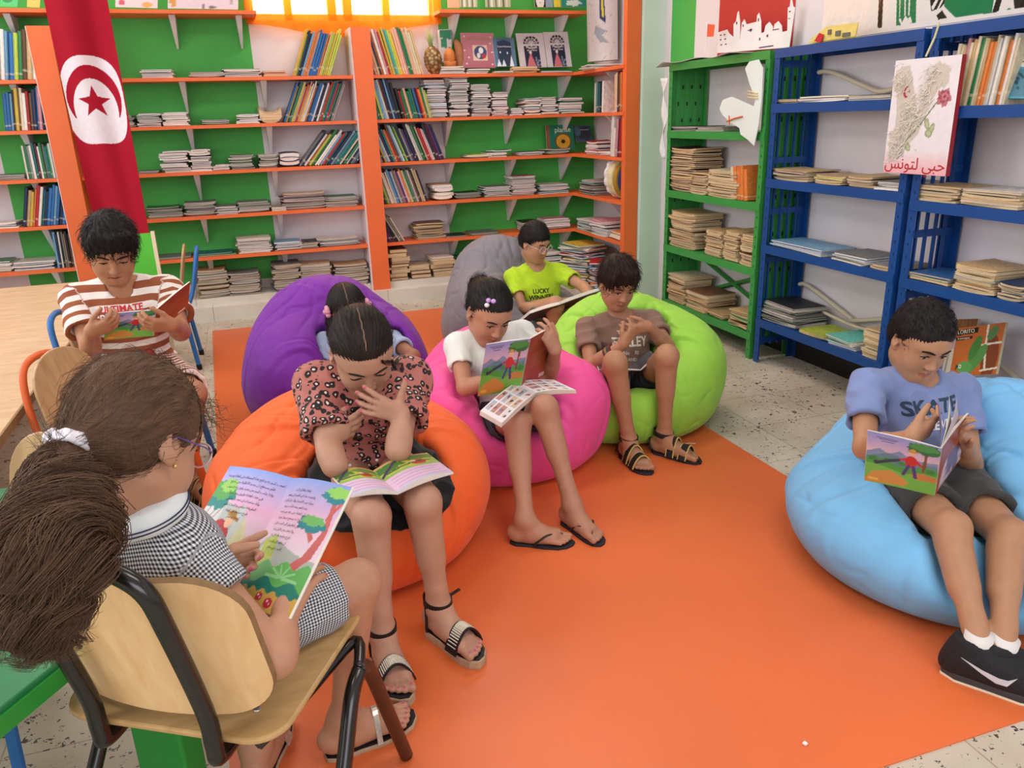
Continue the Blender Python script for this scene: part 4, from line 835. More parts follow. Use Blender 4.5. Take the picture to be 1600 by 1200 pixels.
for lab, px, fn in (('first card with birch trunks on the high corner shelf, beside the curtain', ((719, 11), (746, 11), (719, -22)), birch), ('second card with birch trunks on the high corner shelf, wider one', ((759, 11), (798, 11), (759, -22)), birch),
                    ('pale orange card on the high corner shelf beside the first birch card', ((700, 12), (718, 12), (700, -20)), lambda U, V: Art(U, V, '#e3a07c').C),
                    ('black and white penguin card on the high corner shelf', ((836, 11), (853, 11), (836, -24)), lambda U, V: Art(U, V, '#22242a').ell(.5, .4, .4, .5, '#e3dfd8').ell(.5, .2, .05, .03, '#6a6a6a').C),
                    ('blue-grey book beside the penguin card on the high corner shelf', ((853, 11), (864, 11), (853, -24)), lambda U, V: Art(U, V, '#8aa0b4').C), ('yellow book beside the teal one on the high corner shelf', ((866, 11), (876, 11), (866, -24)), lambda U, V: Art(U, V, '#d9c83a').C),
                    ('teal picture book at the corner end of the high corner shelf', ((877, 11), (916, 11), (879, -22)), lambda U, V: Art(U, V, '#1d8a78').blob(.5, .2, .3, .15, '#d0d8d0', 2).line([(0, .5), (1, .75)], .05, '#145f58').C)):
    card(lab, px, 5.93, fn, .03, .006, 'picture_card', 'card', 30)
# paper bag with a drawing on the top return shelf
def bag_art(U, V):
    A_ = Art(U, V, '#d8d3d4'); r = np.random.RandomState(8)
    for i in range(46): x, y = r.rand(2); A_.line([(x, y), (x+r.uniform(-.12, .12), y+r.uniform(-.07, .07))], .006, ['#8f8f98', '#b9b4b6', '#d9c860', '#8f8f98'][i % 4], .7)
    A_.poly([(.4, .5), (.58, .44), (.52, .84), (.38, .78)], '#263a66').poly([(.46, .52), (.53, .5), (.5, .76), (.43, .74)], '#d9c83a').poly([(.25, .42), (.6, .35), (.45, .3), (.7, .2), (.4, .22), (.2, .33)], '#9fa6b4').ell(.85, .78, .06, .06, '#b88a80'); return A_.C
a, b_, c = onY(921, 96, 5.6), onY(965, 93, 5.6), onY(919, -40, 5.6); f = MB(); ux, vx = b_-a, c-a
slab(f, lambda u, v: a+ux*u+vx*v+Vector((0, .012*math.sin(u*6), 0)), lambda u, v: a+ux*u+vx*v+Vector((.03, .10+.0*v, 0)), 60, 90, bag_art, None, '#c5c0bd')
tag(f.build('paper_bag', M_print), 'tall white paper bag with drawings standing on the top return shelf', 'bag')
# pineapple, carton, orange head and brown figure on the top shelf
pt = thing('pineapple', 'leaning pineapple with its leafy crown on the top shelf under the curtain', 'pineapple', (1.355, 5.90, 1.602))
ax_ = (onY(660, 10, 5.90)-onY(674, 104, 5.90)).normalized(); b0 = onY(679, 100, 5.90); b0.z = 1.606; f = MB(); n_, m_ = 26, 16; vs = []; fs = []
sd = ax_.cross(Vector((0, 1, 0))).normalized(); fd = ax_.cross(sd)
for i in range(m_+1):
    t = i/m_; rr_ = .058*math.sqrt(max(0, 1-((t-.48)/.53)**2))
    for j in range(n_):
        th_ = 2*math.pi*j/n_; kk = 1+.10*abs(math.sin(5*(th_/2+t*2.6)))*abs(math.sin(5*(th_/2-t*2.6)))*2
        vs.append(b0+ax_*(.185*t)+(sd*math.cos(th_)+fd*math.sin(th_))*rr_*kk)
fs = [(i*n_+j, i*n_+(j+1) % n_, (i+1)*n_+(j+1) % n_, (i+1)*n_+j) for i in range(m_) for j in range(n_)]; f.add(vs, fs)
m, nt, b = nodes('pineapple_skin'); tc, k = coords(nt); v = N(nt, 'ShaderNodeTexVoronoi'); v.inputs['Scale'].default_value = 42; L(nt, tc, k, v, 'Vector'); rp_ = N(nt, 'ShaderNodeValToRGB'); e = rp_.color_ramp.elements; e[0].color = rgba('#d8b878'); e[1].position = .62; e[1].color = rgba('#6a4a28'); L(nt, v, 0, rp_, 0); L(nt, rp_, 0, b, 'Base Color')
setparent(f.build('fruit', m, smooth=True), pt); f = MB(); top = b0+ax_*.178
for k in range(22):
    t = k*2.4; ln = .06+.075*(k/22); out = (sd*math.cos(t)+fd*math.sin(t)); spread = .55*(1-k/22)+.06; p2 = [top+out*.012, top+ax_*ln*.5+out*ln*spread*.4, top+ax_*ln+out*ln*spread]; f.tube(p2, [.009, .008, .001], 5, flat=.3)
setparent(f.build('leaf_crown', paint('pine_leaf', '#a9b878', .6), smooth=True), pt)
o, fr = card('milk carton with green and white print standing behind the orange head', ((689, 97), (707, 96), (687, 46)), 5.99, lambda U, V: Art(U, V, '#d9d9d6').poly([(0, .75), (1, .68), (1, 1), (0, 1)], '#2a8a66').poly([(.1, .45), (.6, .42), (.6, .7), (.1, .72)], '#2f8f6c').ell(.8, .35, .2, .1, '#4a4038').C, .01, .06, 'milk_carton', 'carton', 30)
f = MB(); c0 = onY(702, 80, 5.93); zz = stack('small pile beneath the orange head', 1.55, 5.95, 1.60, 4, .19, .17, .012, ['navy', 'turquoise', 'cream', 'cream'], 'w')
f.sphere((c0.x, 5.93, zz+.065), (.042, .042, .066)); f.box((c0.x, 5.93, zz+.02), (.075, .07, .04)); tag(f.build('clay_figure', paint('clay_orange', '#c9783c', .6, .12, 12), smooth=True), 'rounded orange clay figure on a small pile beside the pineapple', 'figurine')
f = MB(); c1_ = onY(718, 70, 5.97); f.tube([(c1_.x, 5.97, 1.602), (c1_.x, 5.97, 1.70), (c1_.x-.01, 5.97, 1.80), (c1_.x-.03, 5.97, 1.835)], [.035, .034, .03, .012], 12); tag(f.build('clay_figure', paint('clay_brown', '#a8704c', .7, .15, 14), smooth=True), 'tall brown curved clay figure behind the orange one', 'figurine')
stack('flat white pile before the pink square book', 1.745, 5.87, 1.60, 3, .16, .07, .011, ['white', 'maroon', 'white'], 'w', 'paperback'); stack('flat white pile before the blue fir-tree book', 1.93, 5.87, 1.60, 2, .15, .07, .008, ['white'], 'w'); stack('flat yellow pile before the arched-window books', 2.11, 5.87, 1.60, 3, .2, .08, .013, ['yellow', 'orange', 'cream'], 't'); stack('thin flat pile nearest the corner', 2.35, 5.88, 1.60, 2, .25, .1, .005, ['sky', 'grey'], 'w')
# scalloped fan-like craft standing in the return shelf
cf = thing('paper_fan', 'round cream and ochre craft with scalloped white edge by the orange post', 'paper craft', (2.53, 5.09, .716)); 
for nm_, y, r, th, sc, c, dx in (('navy_back', 5.075, .118, .04, 0, '#24306a', 0), ('ochre_face', 5.116, .128, .055, 0, '#a8842c', -.012), ('cream_body', 5.172, .132, .07, .03, '#dcd3a8', -.02), ('scalloped_edge', 5.243, .132, .035, .09, '#e6e6e8', -.024)):
    f = MB(); f.prism([((.100*math.cos(2*math.pi*i/60))*(1+sc*abs(math.sin(2*math.pi*i/60*6))), r*math.sin(2*math.pi*i/60)*(1+sc*abs(math.sin(2*math.pi*i/60*6)))) for i in range(60)], basis((1, 0, 0), (0, 0, 1), (0, 1, 0), (2.615+dx, y, .716+.136*(1+sc))), th); setparent(f.build(nm_, paint('fan_'+c.strip('#'), c, .7)), cf)

# ================================================================== sculpting with distance fields (bodies, clothes, bean bags)
V3 = lambda *a: np.array(a, float)
def nrm(v): v = np.asarray(v, float); return v/np.linalg.norm(v)
def op_d(op, X, Y, Z, inf=0.0):
    t = op['t']
    if t == 'cap':
        a, b = op['a'], op['b']; d = b-a; L2 = max(d@d, 1e-9); px, py, pz = X-a[0], Y-a[1], Z-a[2]
        h = np.clip((px*d[0]+py*d[1]+pz*d[2])/L2, 0, 1)
        return np.sqrt((px-h*d[0])**2+(py-h*d[1])**2+(pz-h*d[2])**2)-(op['ra']+(op['rb']-op['ra'])*h)-inf
    if t == 'ell':
        c, M, r = op['c'], op['M'], op['r']; px, py, pz = X-c[0], Y-c[1], Z-c[2]; k0 = 0; k1 = 0
        for i in range(3):
            q = M[i][0]*px+M[i][1]*py+M[i][2]*pz; ri = r[i]+inf; k0 = k0+(q/ri)**2; k1 = k1+(q/ri**2)**2
        k0 = np.sqrt(k0); return k0*(k0-1)/np.maximum(np.sqrt(k1), 1e-9)
    if t == 'pl':
        n, p = op['n'], op['p']; return (X-p[0])*n[0]+(Y-p[1])*n[1]+(Z-p[2])*n[2]
def op_box(op, inf=0):
    if op['t'] == 'cap': r = max(op['ra'], op['rb'])+inf; return np.minimum(op['a'], op['b'])-r, np.maximum(op['a'], op['b'])+r
    if op['t'] == 'ell':
        e = np.sqrt(sum((np.array(op['M'][i])*(op['r'][i]+inf))**2 for i in range(3))); return op['c']-e, op['c']+e
def smin(a, b, k):
    if k <= 0: return np.minimum(a, b)
    h = np.maximum(k-np.abs(a-b), 0)/k; return np.minimum(a, b)-h*h*k*.25
I3 = np.eye(3)
def frame(r, f, u): return np.array([r, f, u], float)
class Sc:
    """list of blended shapes -> one closed mesh"""
    def __init__(s): s.ops = []
    def cap(s, a, b, ra, rb=None, k=.01, m='add'): s.ops.append(dict(t='cap', a=np.array(a, float), b=np.array(b, float), ra=ra, rb=ra if rb is None else rb, k=k, m=m)); return s
    def path(s, pts, rr, k=.01, k2=.0):
        for i in range(len(pts)-1): s.cap(pts[i], pts[i+1], rr[i], rr[i+1], k if i == 0 else k2)
        return s
    def ell(s, c, r, M=I3, k=.01, m='add'): s.ops.append(dict(t='ell', c=np.array(c, float), r=np.array(r, float), M=np.array(M, float), k=k, m=m)); return s
    def cut(s, p, n, k=.0): s.ops.append(dict(t='pl', p=np.array(p, float), n=np.array(n, float), k=k, m='cut')); return s
    def grp(s, g, k=.0, m='add'): s.ops.append(dict(t='grp', g=g, k=k, m=m)); return s
    def bounds(s):
        lo, hi = np.full(3, 9.), np.full(3, -9.)
        for o in s.ops:
            if o['m'] != 'add': continue
            a, b = o['g'].bounds() if o['t'] == 'grp' else op_box(o)
            lo, hi = np.minimum(lo, a), np.maximum(hi, b)
        return lo, hi
    def field(s, ax, vox, inf=0.0):
        A = np.full([len(a) for a in ax], .08, np.float32)
        for o in s.ops:
            if o['t'] == 'grp':
                d = o['g'].field(ax, vox, inf); A = smin(A, d, o['k']) if o['m'] == 'add' else -smin(-A, d, o['k'])
                A = A.astype(np.float32); continue
            if o['t'] == 'pl':
                d = op_d(o, ax[0][:, None, None], ax[1][None, :, None], ax[2][None, None, :]); A = (-smin(-A, -d, o['k'])).astype(np.float32); continue
            lo, hi = op_box(o, inf); e = o['k']+4*vox; sl = []
            for i in range(3):
                a = int(np.searchsorted(ax[i], lo[i]-e)); b = int(np.searchsorted(ax[i], hi[i]+e)); sl.append(slice(a, b))
            if any(q.stop <= q.start for q in sl): continue
            d = op_d(o, ax[0][sl[0]][:, None, None], ax[1][sl[1]][None, :, None], ax[2][sl[2]][None, None, :], inf)
            W = A[tuple(sl)]; A[tuple(sl)] = smin(W, d, o['k']) if o['m'] == 'add' else -smin(-W, d, o['k'])
        return A
    def at(s, P):
        """distance at loose points"""
        X, Y, Z = P[:, 0], P[:, 1], P[:, 2]; A = np.full(len(P), .08)
        for o in s.ops:
            if o['t'] == 'grp': d = o['g'].at(P)
            else: d = op_d(o, X, Y, Z)
            A = smin(A, d, o['k']) if o['m'] == 'add' else -smin(-A, -d if o['m'] == 'cut' else d, o['k'])
        return A
    def verts(s, vox, post=None, clip=None):
        lo, hi = s.bounds(); lo = lo-3*vox; hi = hi+3*vox
        if clip is not None: lo = np.maximum(lo, clip[0]); hi = np.minimum(hi, clip[1])
        ax = [np.arange(lo[i], hi[i]+vox, vox).astype(np.float32) for i in range(3)]
        A = s.field(ax, vox)
        if post: A = post(A, ax)
        g = openvdb.FloatGrid(); g.background = .08; g.copyFromArray(np.ascontiguousarray(np.clip(A, -.08, .08), np.float32))
        p, q = g.convertToQuads(0.0); return p.astype(np.float64)*vox+lo, q.astype(np.int32)
def vnormals(p, q):
    n = np.cross(p[q[:, 2]]-p[q[:, 0]], p[q[:, 3]]-p[q[:, 1]]); o = np.zeros_like(p)
    for i in range(4): np.add.at(o, q[:, i], n)
    return o/np.maximum(np.linalg.norm(o, axis=1, keepdims=True), 1e-12)
def relax(p, q, it=1, w=.5):
    for _ in range(it):
        s = np.zeros_like(p); c = np.zeros(len(p))
        for i in range(4): np.add.at(s, q[:, i], p[q[:, (i+1) % 4]]); np.add.at(c, q[:, i], 1); np.add.at(s, q[:, i], p[q[:, i-1]]); np.add.at(c, q[:, i], 1)
        p = p*(1-w)+w*s/np.maximum(c, 1)[:, None]
    return p
def wav(p, freq, seed, n=7):
    r = np.random.RandomState(seed); o = np.zeros(len(p))
    for i in range(n):
        k = nrm(r.normal(size=3))*freq*r.uniform(.6, 1.7); o += np.sin(p@k+r.uniform(0, 6.28)+1.3*np.sin(p@(nrm(r.normal(size=3))*freq*.6)+r.uniform(0, 6.28)))
    return o/n
def mesh_np(name, p, q, mat, parent=None, col=None, attrs=None):
    me = bpy.data.meshes.new(name); n, k = len(p), len(q)
    me.vertices.add(n); me.vertices.foreach_set('co', p.astype(np.float32).ravel())
    me.loops.add(k*4); me.loops.foreach_set('vertex_index', q.astype(np.int32).ravel())
    me.polygons.add(k); me.polygons.foreach_set('loop_start', np.arange(0, k*4, 4, dtype=np.int32))
    me.update(calc_edges=True); me.materials.append(mat); me.shade_smooth()
    if col is not None:
        a = me.color_attributes.new('col', 'FLOAT_COLOR', 'POINT'); c = np.ones((n, 4), np.float32); c[:, :3] = col; a.data.foreach_set('color', c.ravel())
    for nm, val in (attrs or {}).items():
        val = np.asarray(val, np.float32)
        if val.ndim == 1: a = me.attributes.new(nm, 'FLOAT', 'POINT'); a.data.foreach_set('value', val)
        else: a = me.attributes.new(nm, 'FLOAT_VECTOR', 'POINT'); a.data.foreach_set('vector', val.ravel())
    o = bpy.data.objects.new(name, me); COL.objects.link(o)
    if parent is not None: setparent(o, parent) if parent.type == 'EMPTY' else setattr(o, 'parent', parent)
    return o

# ------------------------------------------------------------------ anatomy
def hand(S, w, d, t, right, curl=(25, 30, 35, 40), spread=(.18, .05, -.06, -.2), thumb=((.75, .75, .25), (.9, .35, .3)), s=1.0, r=1.0, curls=None, palm=.066):
    """palm, four fingers, thumb. d along the palm, t towards the thumb; returns finger tips"""
    d = nrm(d); t = np.asarray(t, float); t = nrm(t-d*(t@d)); n = np.cross(t, d)*(1 if right else -1); tips = []
    off = (.0225, .0078, -.0072, -.0205); ln = (.060, .067, .062, .049); pl = (palm, palm+.002, palm-.003, palm-.010)
    for i in range(4):
        b = w+(d*pl[i]+t*off[i])*s; S.cap(w+(t*off[i]*.55+d*.006)*s, b, .0125*s, .0098*s, .014)
    for i in range(4):
        b = w+(d*pl[i]+t*off[i])*s; dd = nrm(d+t*spread[i]); a = 0; p = b; L_ = ln[i]*s*r; cu = curls[i] if curls else (curl[i]*.9, curl[i], curl[i]*.7)
        rr = (.0082, .0076, .0070, .0060)
        for k, fr in enumerate((.45, .30, .25)):
            a += R(cu[k]); q = p+(dd*math.cos(a)+n*math.sin(a))*L_*fr; S.cap(p, q, rr[k]*s, rr[k+1]*s, .003); p = q
        tips.append((p, -(n*math.cos(a)-dd*math.sin(a)), nrm(dd*math.cos(a)+n*math.sin(a))))
    b = w+(d*.016+t*.017+n*.006)*s; b2 = b+(nrm(d*thumb[0][0]+t*thumb[0][1]+n*thumb[0][2])*.034)*s; u1 = nrm(d*thumb[1][0]+t*thumb[1][1]+n*thumb[1][2])
    S.cap(b, b2, .0135*s, .0098*s, .012); b3 = b2+u1*.024*s; S.cap(b2, b3, .0092*s, .0085*s, .003); b4 = b3+nrm(u1+d*.1)*.019*s; S.cap(b3, b4, .0085*s, .0068*s, .002)
    tips.append((b4, nrm(t*.7-n*.7), u1)); return tips
def foot(S, a, d, s=1.0, sole=0.0, up=None, out=None):
    """ankle centre a, toes along d (unit), sole at height sole under the ankle"""
    u = nrm(up if up is not None else V3(0, 0, 1)); d = nrm(np.asarray(d, float)-u*(np.asarray(d, float)@u)); sd = np.cross(d, u)*(1 if out is None else out)  # sd: little-toe side
    h = (a@u)-sole if up is None else .075*s; base = a-u*h; tips = []
    S.ell(base-d*.028*s+u*.030*s, (.028*s, .036*s, .032*s), frame(sd, d, u), .02)
    S.cap(a-d*.004*s, base+d*.050*s+u*.034*s, .031*s, .026*s, .025); S.cap(base+d*.02*s+u*.026*s+sd*.008*s, base+d*.095*s+u*.018*s+sd*.014*s, .026*s, .0185*s, .02)
    S.cap(base+d*.02*s+u*.028*s-sd*.006*s, base+d*.105*s+u*.019*s-sd*.018*s, .027*s, .020*s, .02)
    S.cap(base-d*.02*s+u*.02*s, base+d*.09*s+u*.016*s, .022*s, .018*s, .02)
    for i, (ox, ln, rr) in enumerate(((-.0225, .146, .0115), (-.0065, .147, .0082), (.0065, .141, .0078), (.0185, .133, .0073), (.029, .122, .0070))):
        p = base+d*(.098-.006*i)*s+sd*ox*s+u*.016*s; q = base+d*ln*s+sd*(ox*1.06)*s+u*.0105*s; S.cap(p, q, rr*1.05*s, rr*s, .004); tips.append((q+u*.004*s, u, d))
    return base, d, sd, u, tips
def limb_leg(S, h, k, a, s=1.0, fwd=None):
    S.cap(h, k, .066*s, .046*s, .035); ax_ = nrm(a-k); b = nrm(np.cross(np.cross(k-h, a-k), a-k)) if np.linalg.norm(np.cross(k-h, a-k)) > 1e-4 else V3(0, 1, 0)
    # b points to the back of the calf
    if b@(h-k) < 0: b = -b
    S.ell(k-ax_*.0-b*.010, (.040*s, .040*s, .044*s), k=.02); S.cap(k, a, .041*s, .0265*s, .02)
    S.cap(k+ax_*.05*s+b*.012*s, k+ax_*.16*s+b*.010*s, .036*s, .030*s, .03); S.cap(a-ax_*.06*s-b*.004, a, .024*s, .027*s, .015)
def limb_arm(S, s_, e, w, q=1.0):
    S.cap(s_, e, .037*q, .0305*q, .03); S.cap(e, e+(w-e)*.45, .031*q, .029*q, .015); S.cap(e+(w-e)*.3, w, .030*q, .0205*q, .015)
def head_frame(f, roll=0, upref=(0, 0, 1)):
    f = nrm(f); r = nrm(np.cross(f, upref)); u = np.cross(r, f)
    if roll: a = R(roll); r, u = r*math.cos(a)+u*math.sin(a), -r*math.sin(a)+u*math.cos(a)
    return frame(r, f, u)
def head(S, c, F, s=1.0, lid=0.0, girl=False, jaw=1.0, cheeks=1.0, mouth=0.0):
    """c: centre between the ears at eye height; F rows: right, forward, up. lid: how far the lids are lowered (0..1)"""
    P = lambda x, y, z: c+(F[0]*x+F[1]*y+F[2]*z)*s
    E = lambda p, r, k=.012, m='add', M=F: S.ell(P(*p), [q*s for q in r], M, k, m)
    C = lambda a, b, ra, rb, k=.008, m='add': S.cap(P(*a), P(*b), ra*s, rb*s, k, m)
    E((0, -.012, .034), (.0725, .088, .079), .01); E((0, .026, -.022), (.060*jaw, .056, .082), .03); E((0, .012, .03), (.066, .066, .055), .03)
    E((0, .050, -.084), (.030*jaw, .030, .024), .03)
    for q in (-1, 1):
        E((q*.036, .048, -.040), (.024*cheeks, .026, .030), .03); C((q*.045*jaw, .0, -.055), (q*.018, .058, -.088), .018, .016, .03)
        C((q*.014, .075, .026), (q*.042, .062, .024), .010, .009, .014)           # brow
    for q in (-1, 1): E((q*.031, .094, .004), (.0165, .016, .0115), .014, 'sub')    # sockets
    C((0, .080, .010), (0, .0955, -.026), .0070, .0088, .010); E((0, .0965, -.031), (.0105, .0095, .0085), .008)
    for q in (-1, 1): E((q*.0105, .0895, -.034), (.0072, .0085, .0068), .005); E((q*.0062, .0935, -.0405), (.0032, .004, .003), .002, 'sub')
    # lips
    C((-.019, .0730, -.0618), (0, .0835, -.0585), .0040, .0058, .006); C((.019, .0730, -.0618), (0, .0835, -.0585), .0040, .0058, .006)
    C((-.016, .0725, -.0658), (0, .0820, -.0690-mouth*.5), .0040, .0066, .006); C((.016, .0725, -.0658), (0, .0820, -.0690-mouth*.5), .0040, .0066, .006)
    C((-.021, .0765, -.0636), (0, .0905, -.0636), .0012+mouth*.3, .0012+mouth, .003, 'sub'); C((.021, .0765, -.0636), (0, .0905, -.0636), .0012+mouth*.3, .0012+mouth, .003, 'sub')
    for q in (-1, 1):                                                           # lids with a slit, ears
        E((q*.031, .0690, .003), (.0158, .0140, .0125), .004); z = .003-.0045*lid-.001; hh = .0082*(1-.62*lid)
        C((q*.0215, .0800, z-.0005), (q*.0405, .0755, z+.0008), hh*.8, hh*.55, .002, 'sub'); C((q*.031, .082, z), (q*.0315, .076, z), hh, hh, .002, 'sub')
        M = frame(nrm(F[0]+F[1]*(-.35*q)), nrm(F[1]+F[0]*(.35*q)), F[2])
        E((q*.0755, -.012, -.004), (.0085, .019, .031), .006, 'add', M); E((q*.082, -.004, .004), (.007, .0105, .018), .004, 'sub', M); E((q*.0735, -.002, -.029), (.007, .008, .009), .006)
    C((0, -.022, -.045), (0, -.03, -.085), .045, .040, .03)
    return P
SKIN = {}
def skin_mat(): return vcol('skin', .48, .35, .12, 260, .05, sss=.12)
def face_parts(root, body, S, P, F, s=1.0, lid=0.0, gaze=-.3, brow='#1c120e', browth=.0026, lash='#120c0a', side=0.0):
    """eyes, brows and lashes as meshes of their own on the head"""
    Rm = basis(*[tuple(F[i]) for i in range(3)])
    white = paint('eye_white', '#b9aea6', .3); iris = paint('eye_iris', '#26150d', .2)
    for q in (-1, 1):
        f = MB(); c = P(q*.031, .0683, .002); f.sphere(tuple(c), .0123*s, 0, n=20, m=14); g = nrm(F[1]+F[2]*gaze*.45+F[0]*side); ic = c+g*.0060*s
        f.sphere(tuple(ic), .0074*s, 1, n=16, m=10); setparent(f.build('eye', [white, iris], smooth=True), root)
    def yat(x, z):
        ys = np.linspace(.04, .115, 90); pts = np.array([P(x, y, z) for y in ys]); d = S.at(pts); k = np.where(d < 0)[0]
        return ys[k[-1]] if len(k) else .07
    for q in (-1, 1):
        f = MB(); pts = []; xs = np.linspace(.012, .048, 9); rr = []
        for i, x in enumerate(xs):
            t = i/8; z = .0215+.006*math.sin(t*2.4)-.003*t; pts.append(tuple(P(q*x, yat(q*x, z)+.0006, z))); rr.append(browth*s*(.75+.6*math.sin(min(t*3, 1.57))-.95*max(0, t-.5)))
        f.tube(pts, rr, 8); setparent(f.build('eyebrow', paint('brow_'+brow.strip('#'), brow, .8), smooth=True), root)
        f = MB(); pts = []; z0 = .003-.0045*lid-.001+.0074*(1-.62*lid)
        for i in range(9):
            t = i/8; x = .0165+.0285*t; z = z0-.0035*((t-.5)*2)**2-.001*(t > .9); pts.append(tuple(P(q*x, yat(q*x, z+.0012)+.0007, z)))
        f.tube(pts, [.0008*s]+[.0016*s]*7+[.0010*s], 6); setparent(f.build('eyelash', paint('lash', lash, .7), smooth=True), root)
def skin_mesh(root, S, vox, skin, P=None, s=1.0, lip='#a8604f', nails=None, tips=(), F=None, hc=None, clip=None, mouth=0.0, dark=None):
    p, q = S.verts(vox, clip=clip); p = relax(p, q, 1, .35); base = np.array(rgb(skin)); col = np.repeat(base[None], len(p), 0)
    if P is not None:
        loc = ((p-hc)@F.T)/s; near = (np.abs(loc[:, 0]) < .03) & (loc[:, 1] > .06) & (loc[:, 1] < .105) & (np.abs(loc[:, 2]+.064) < .02)
        dz = loc[:, 2]+.0635; top = .0088-.13*np.abs(loc[:, 0])-.004*np.clip(1-np.abs(loc[:, 0])/.006, 0, 1); bot = -.0115+.30*np.abs(loc[:, 0])
        m = np.clip(np.minimum((top-dz)/.002, (dz-bot)/.002), 0, 1)*near*(np.abs(loc[:, 0]) < .0215)
        col = col*(1-m[:, None]*.75)+np.array(rgb(lip))*m[:, None]*.75
        if mouth > .001:
            m = np.clip(1-np.abs(loc[:, 2]+.0632)/(.0018+mouth*.6), 0, 1)*(np.abs(loc[:, 0]) < .013)*(loc[:, 1] > .05)*(loc[:, 1] < .088); col = col*(1-m[:, None])+np.array(rgb('#3a1512'))*m[:, None]
    if nails:
        for tp, up, d in tips:
            m = (np.linalg.norm(p-(tp+up*.005-d*.001), axis=1) < .0048) & (((p-tp)@up) > .0012); col[m] = rgb(nails)
    if dark is not None:
        pass
    return mesh_np('person', p, q, skin_mat(), None, col)
# ------------------------------------------------------------------ hair
def hair_mat(name, c1, c2, rough=.42):
    if name in MATS: return MATS[name]
    m, nt, b = nodes(name); a = N(nt, 'ShaderNodeAttribute'); a.attribute_name = 'flow'
    mp = N(nt, 'ShaderNodeMapping'); mp.inputs['Scale'].default_value = (120, 3.0, 1); L(nt, a, 1, mp, 0)
    no = N(nt, 'ShaderNodeTexNoise'); no.inputs['Scale'].default_value = 1; no.inputs['Detail'].default_value = 5; L(nt, mp, 0, no, 'Vector')
    rp = N(nt, 'ShaderNodeValToRGB'); e = rp.color_ramp.elements; e[0].position = .30; e[0].color = rgba(c1); e[1].position = .85; e[1].color = rgba(c2); L(nt, no, 0, rp, 0)
    L(nt, rp, 0, b, 'Base Color'); b.inputs['Roughness'].default_value = rough; b.inputs['Specular IOR Level'].default_value = .22
    bp = N(nt, 'ShaderNodeBump'); bp.inputs['Strength'].default_value = .4; bp.inputs['Distance'].default_value = .003; L(nt, no, 0, bp, 'Height'); L(nt, bp, 0, b, 'Normal')
    MATS[name] = m; return m
def hair_mesh(root, S, vox, mat, c, F, s, pole, amp=.0022, nr=34, lump=0, name='hair', seed=1, fuzz=None):
    """pole (head-local unit vector): the point the strands run out from"""
    p, q = S.verts(vox); p = relax(p, q, 1, .4); loc = (p-c)@F.T/s; pole = nrm(pole); a = nrm(np.cross(pole, V3(.3, .1, 1) if abs(pole[2]) < .9 else V3(0, 1, 0))); b = np.cross(pole, a)
    l0 = loc-V3(0, -.01, .03); az = np.arctan2(l0@b, l0@a); po = np.arccos(np.clip((l0@pole)/np.maximum(np.linalg.norm(l0, axis=1), 1e-6), -1, 1))
    n = vnormals(p, q); ph = wav(p, 40, seed)*1.2; w_ = np.clip(np.sin(po)*1.6, 0, 1)
    p = p+n*(amp*w_*(np.sin(az*nr+ph*3+po*2)*.6+np.sin(az*nr*2.3+ph*5)*.4)+lump*wav(p, 70, seed+3))[:, None]
    fl = np.stack([np.cos(az)*1.0*np.maximum(np.sin(po), .25)+.0, po, np.sin(az)], 1); fl = np.stack([az*np.clip(np.sin(po), .35, 1)/1.4, po, np.zeros_like(az)], 1)
    o = mesh_np(name, p, q, mat, root, None, {'flow': fl})
    if fuzz:                                                            # single strands lying on the cap and over its edge
        cnt, ln, rad, sgn, lift = fuzz; r = np.random.RandomState(seed+50); n = vnormals(p, q); l1 = (p-c)@F.T/s
        out = l1-V3(0, -.01, .03); ok = np.where((np.sum((n@F.T)*out, 1) > 0) & (l1[:, 2] > -.06) & ((lift > .0035) | (l1[:, 1] < .035) | (l1[:, 2] > .082)))[0]; k = r.choice(ok, cnt); P0, N0 = p[k], n[k]
        ax0 = F.T@pole; t = P0-c-ax0*((P0-c)@ax0)[:, None]; t = (t+ax0*0)*1.0; g = (P0-(c+ax0*.11*s))*sgn; g = g-N0*np.sum(g*N0, 1)[:, None]; g /= np.maximum(np.linalg.norm(g, axis=1, keepdims=True), 1e-6)
        g = g+.22*r.normal(size=g.shape)*(1 if lift > .002 else .35); L_ = ln*s*r.uniform(.6, 1.2, cnt)[:, None]; paths = []
        A0, A1, A2, A3 = P0-N0*.0015, P0+g*L_*.35+N0*lift, P0+g*L_*.7+N0*lift*.9, P0+g*L_-N0*(L_*L_*3.2-lift*.2)
        for i in range(cnt): paths.append([A0[i], A1[i], A2[i], A3[i]])
        strands(root, paths, rad, mat, 'hair_strand', 3)
    return o
def strands(root, paths, r, mat, name='hair_strand', n=4):
    f = MB()
    for pts in paths: k = len(pts); f.tube(pts, [r*(1-.75*(i/(k-1))**2) for i in range(k)], n, caps=False)
    o = f.build(name, mat, smooth=True); me = o.data; at = me.attributes.new('flow', 'FLOAT_VECTOR', 'POINT'); k = len(me.vertices); v = np.zeros((k, 3), np.float32)
    v[:, 0] = np.repeat(np.random.RandomState(1).rand(k//n+1), n)[:k]; at.data.foreach_set('vector', v.ravel()); setparent(o, root); return o
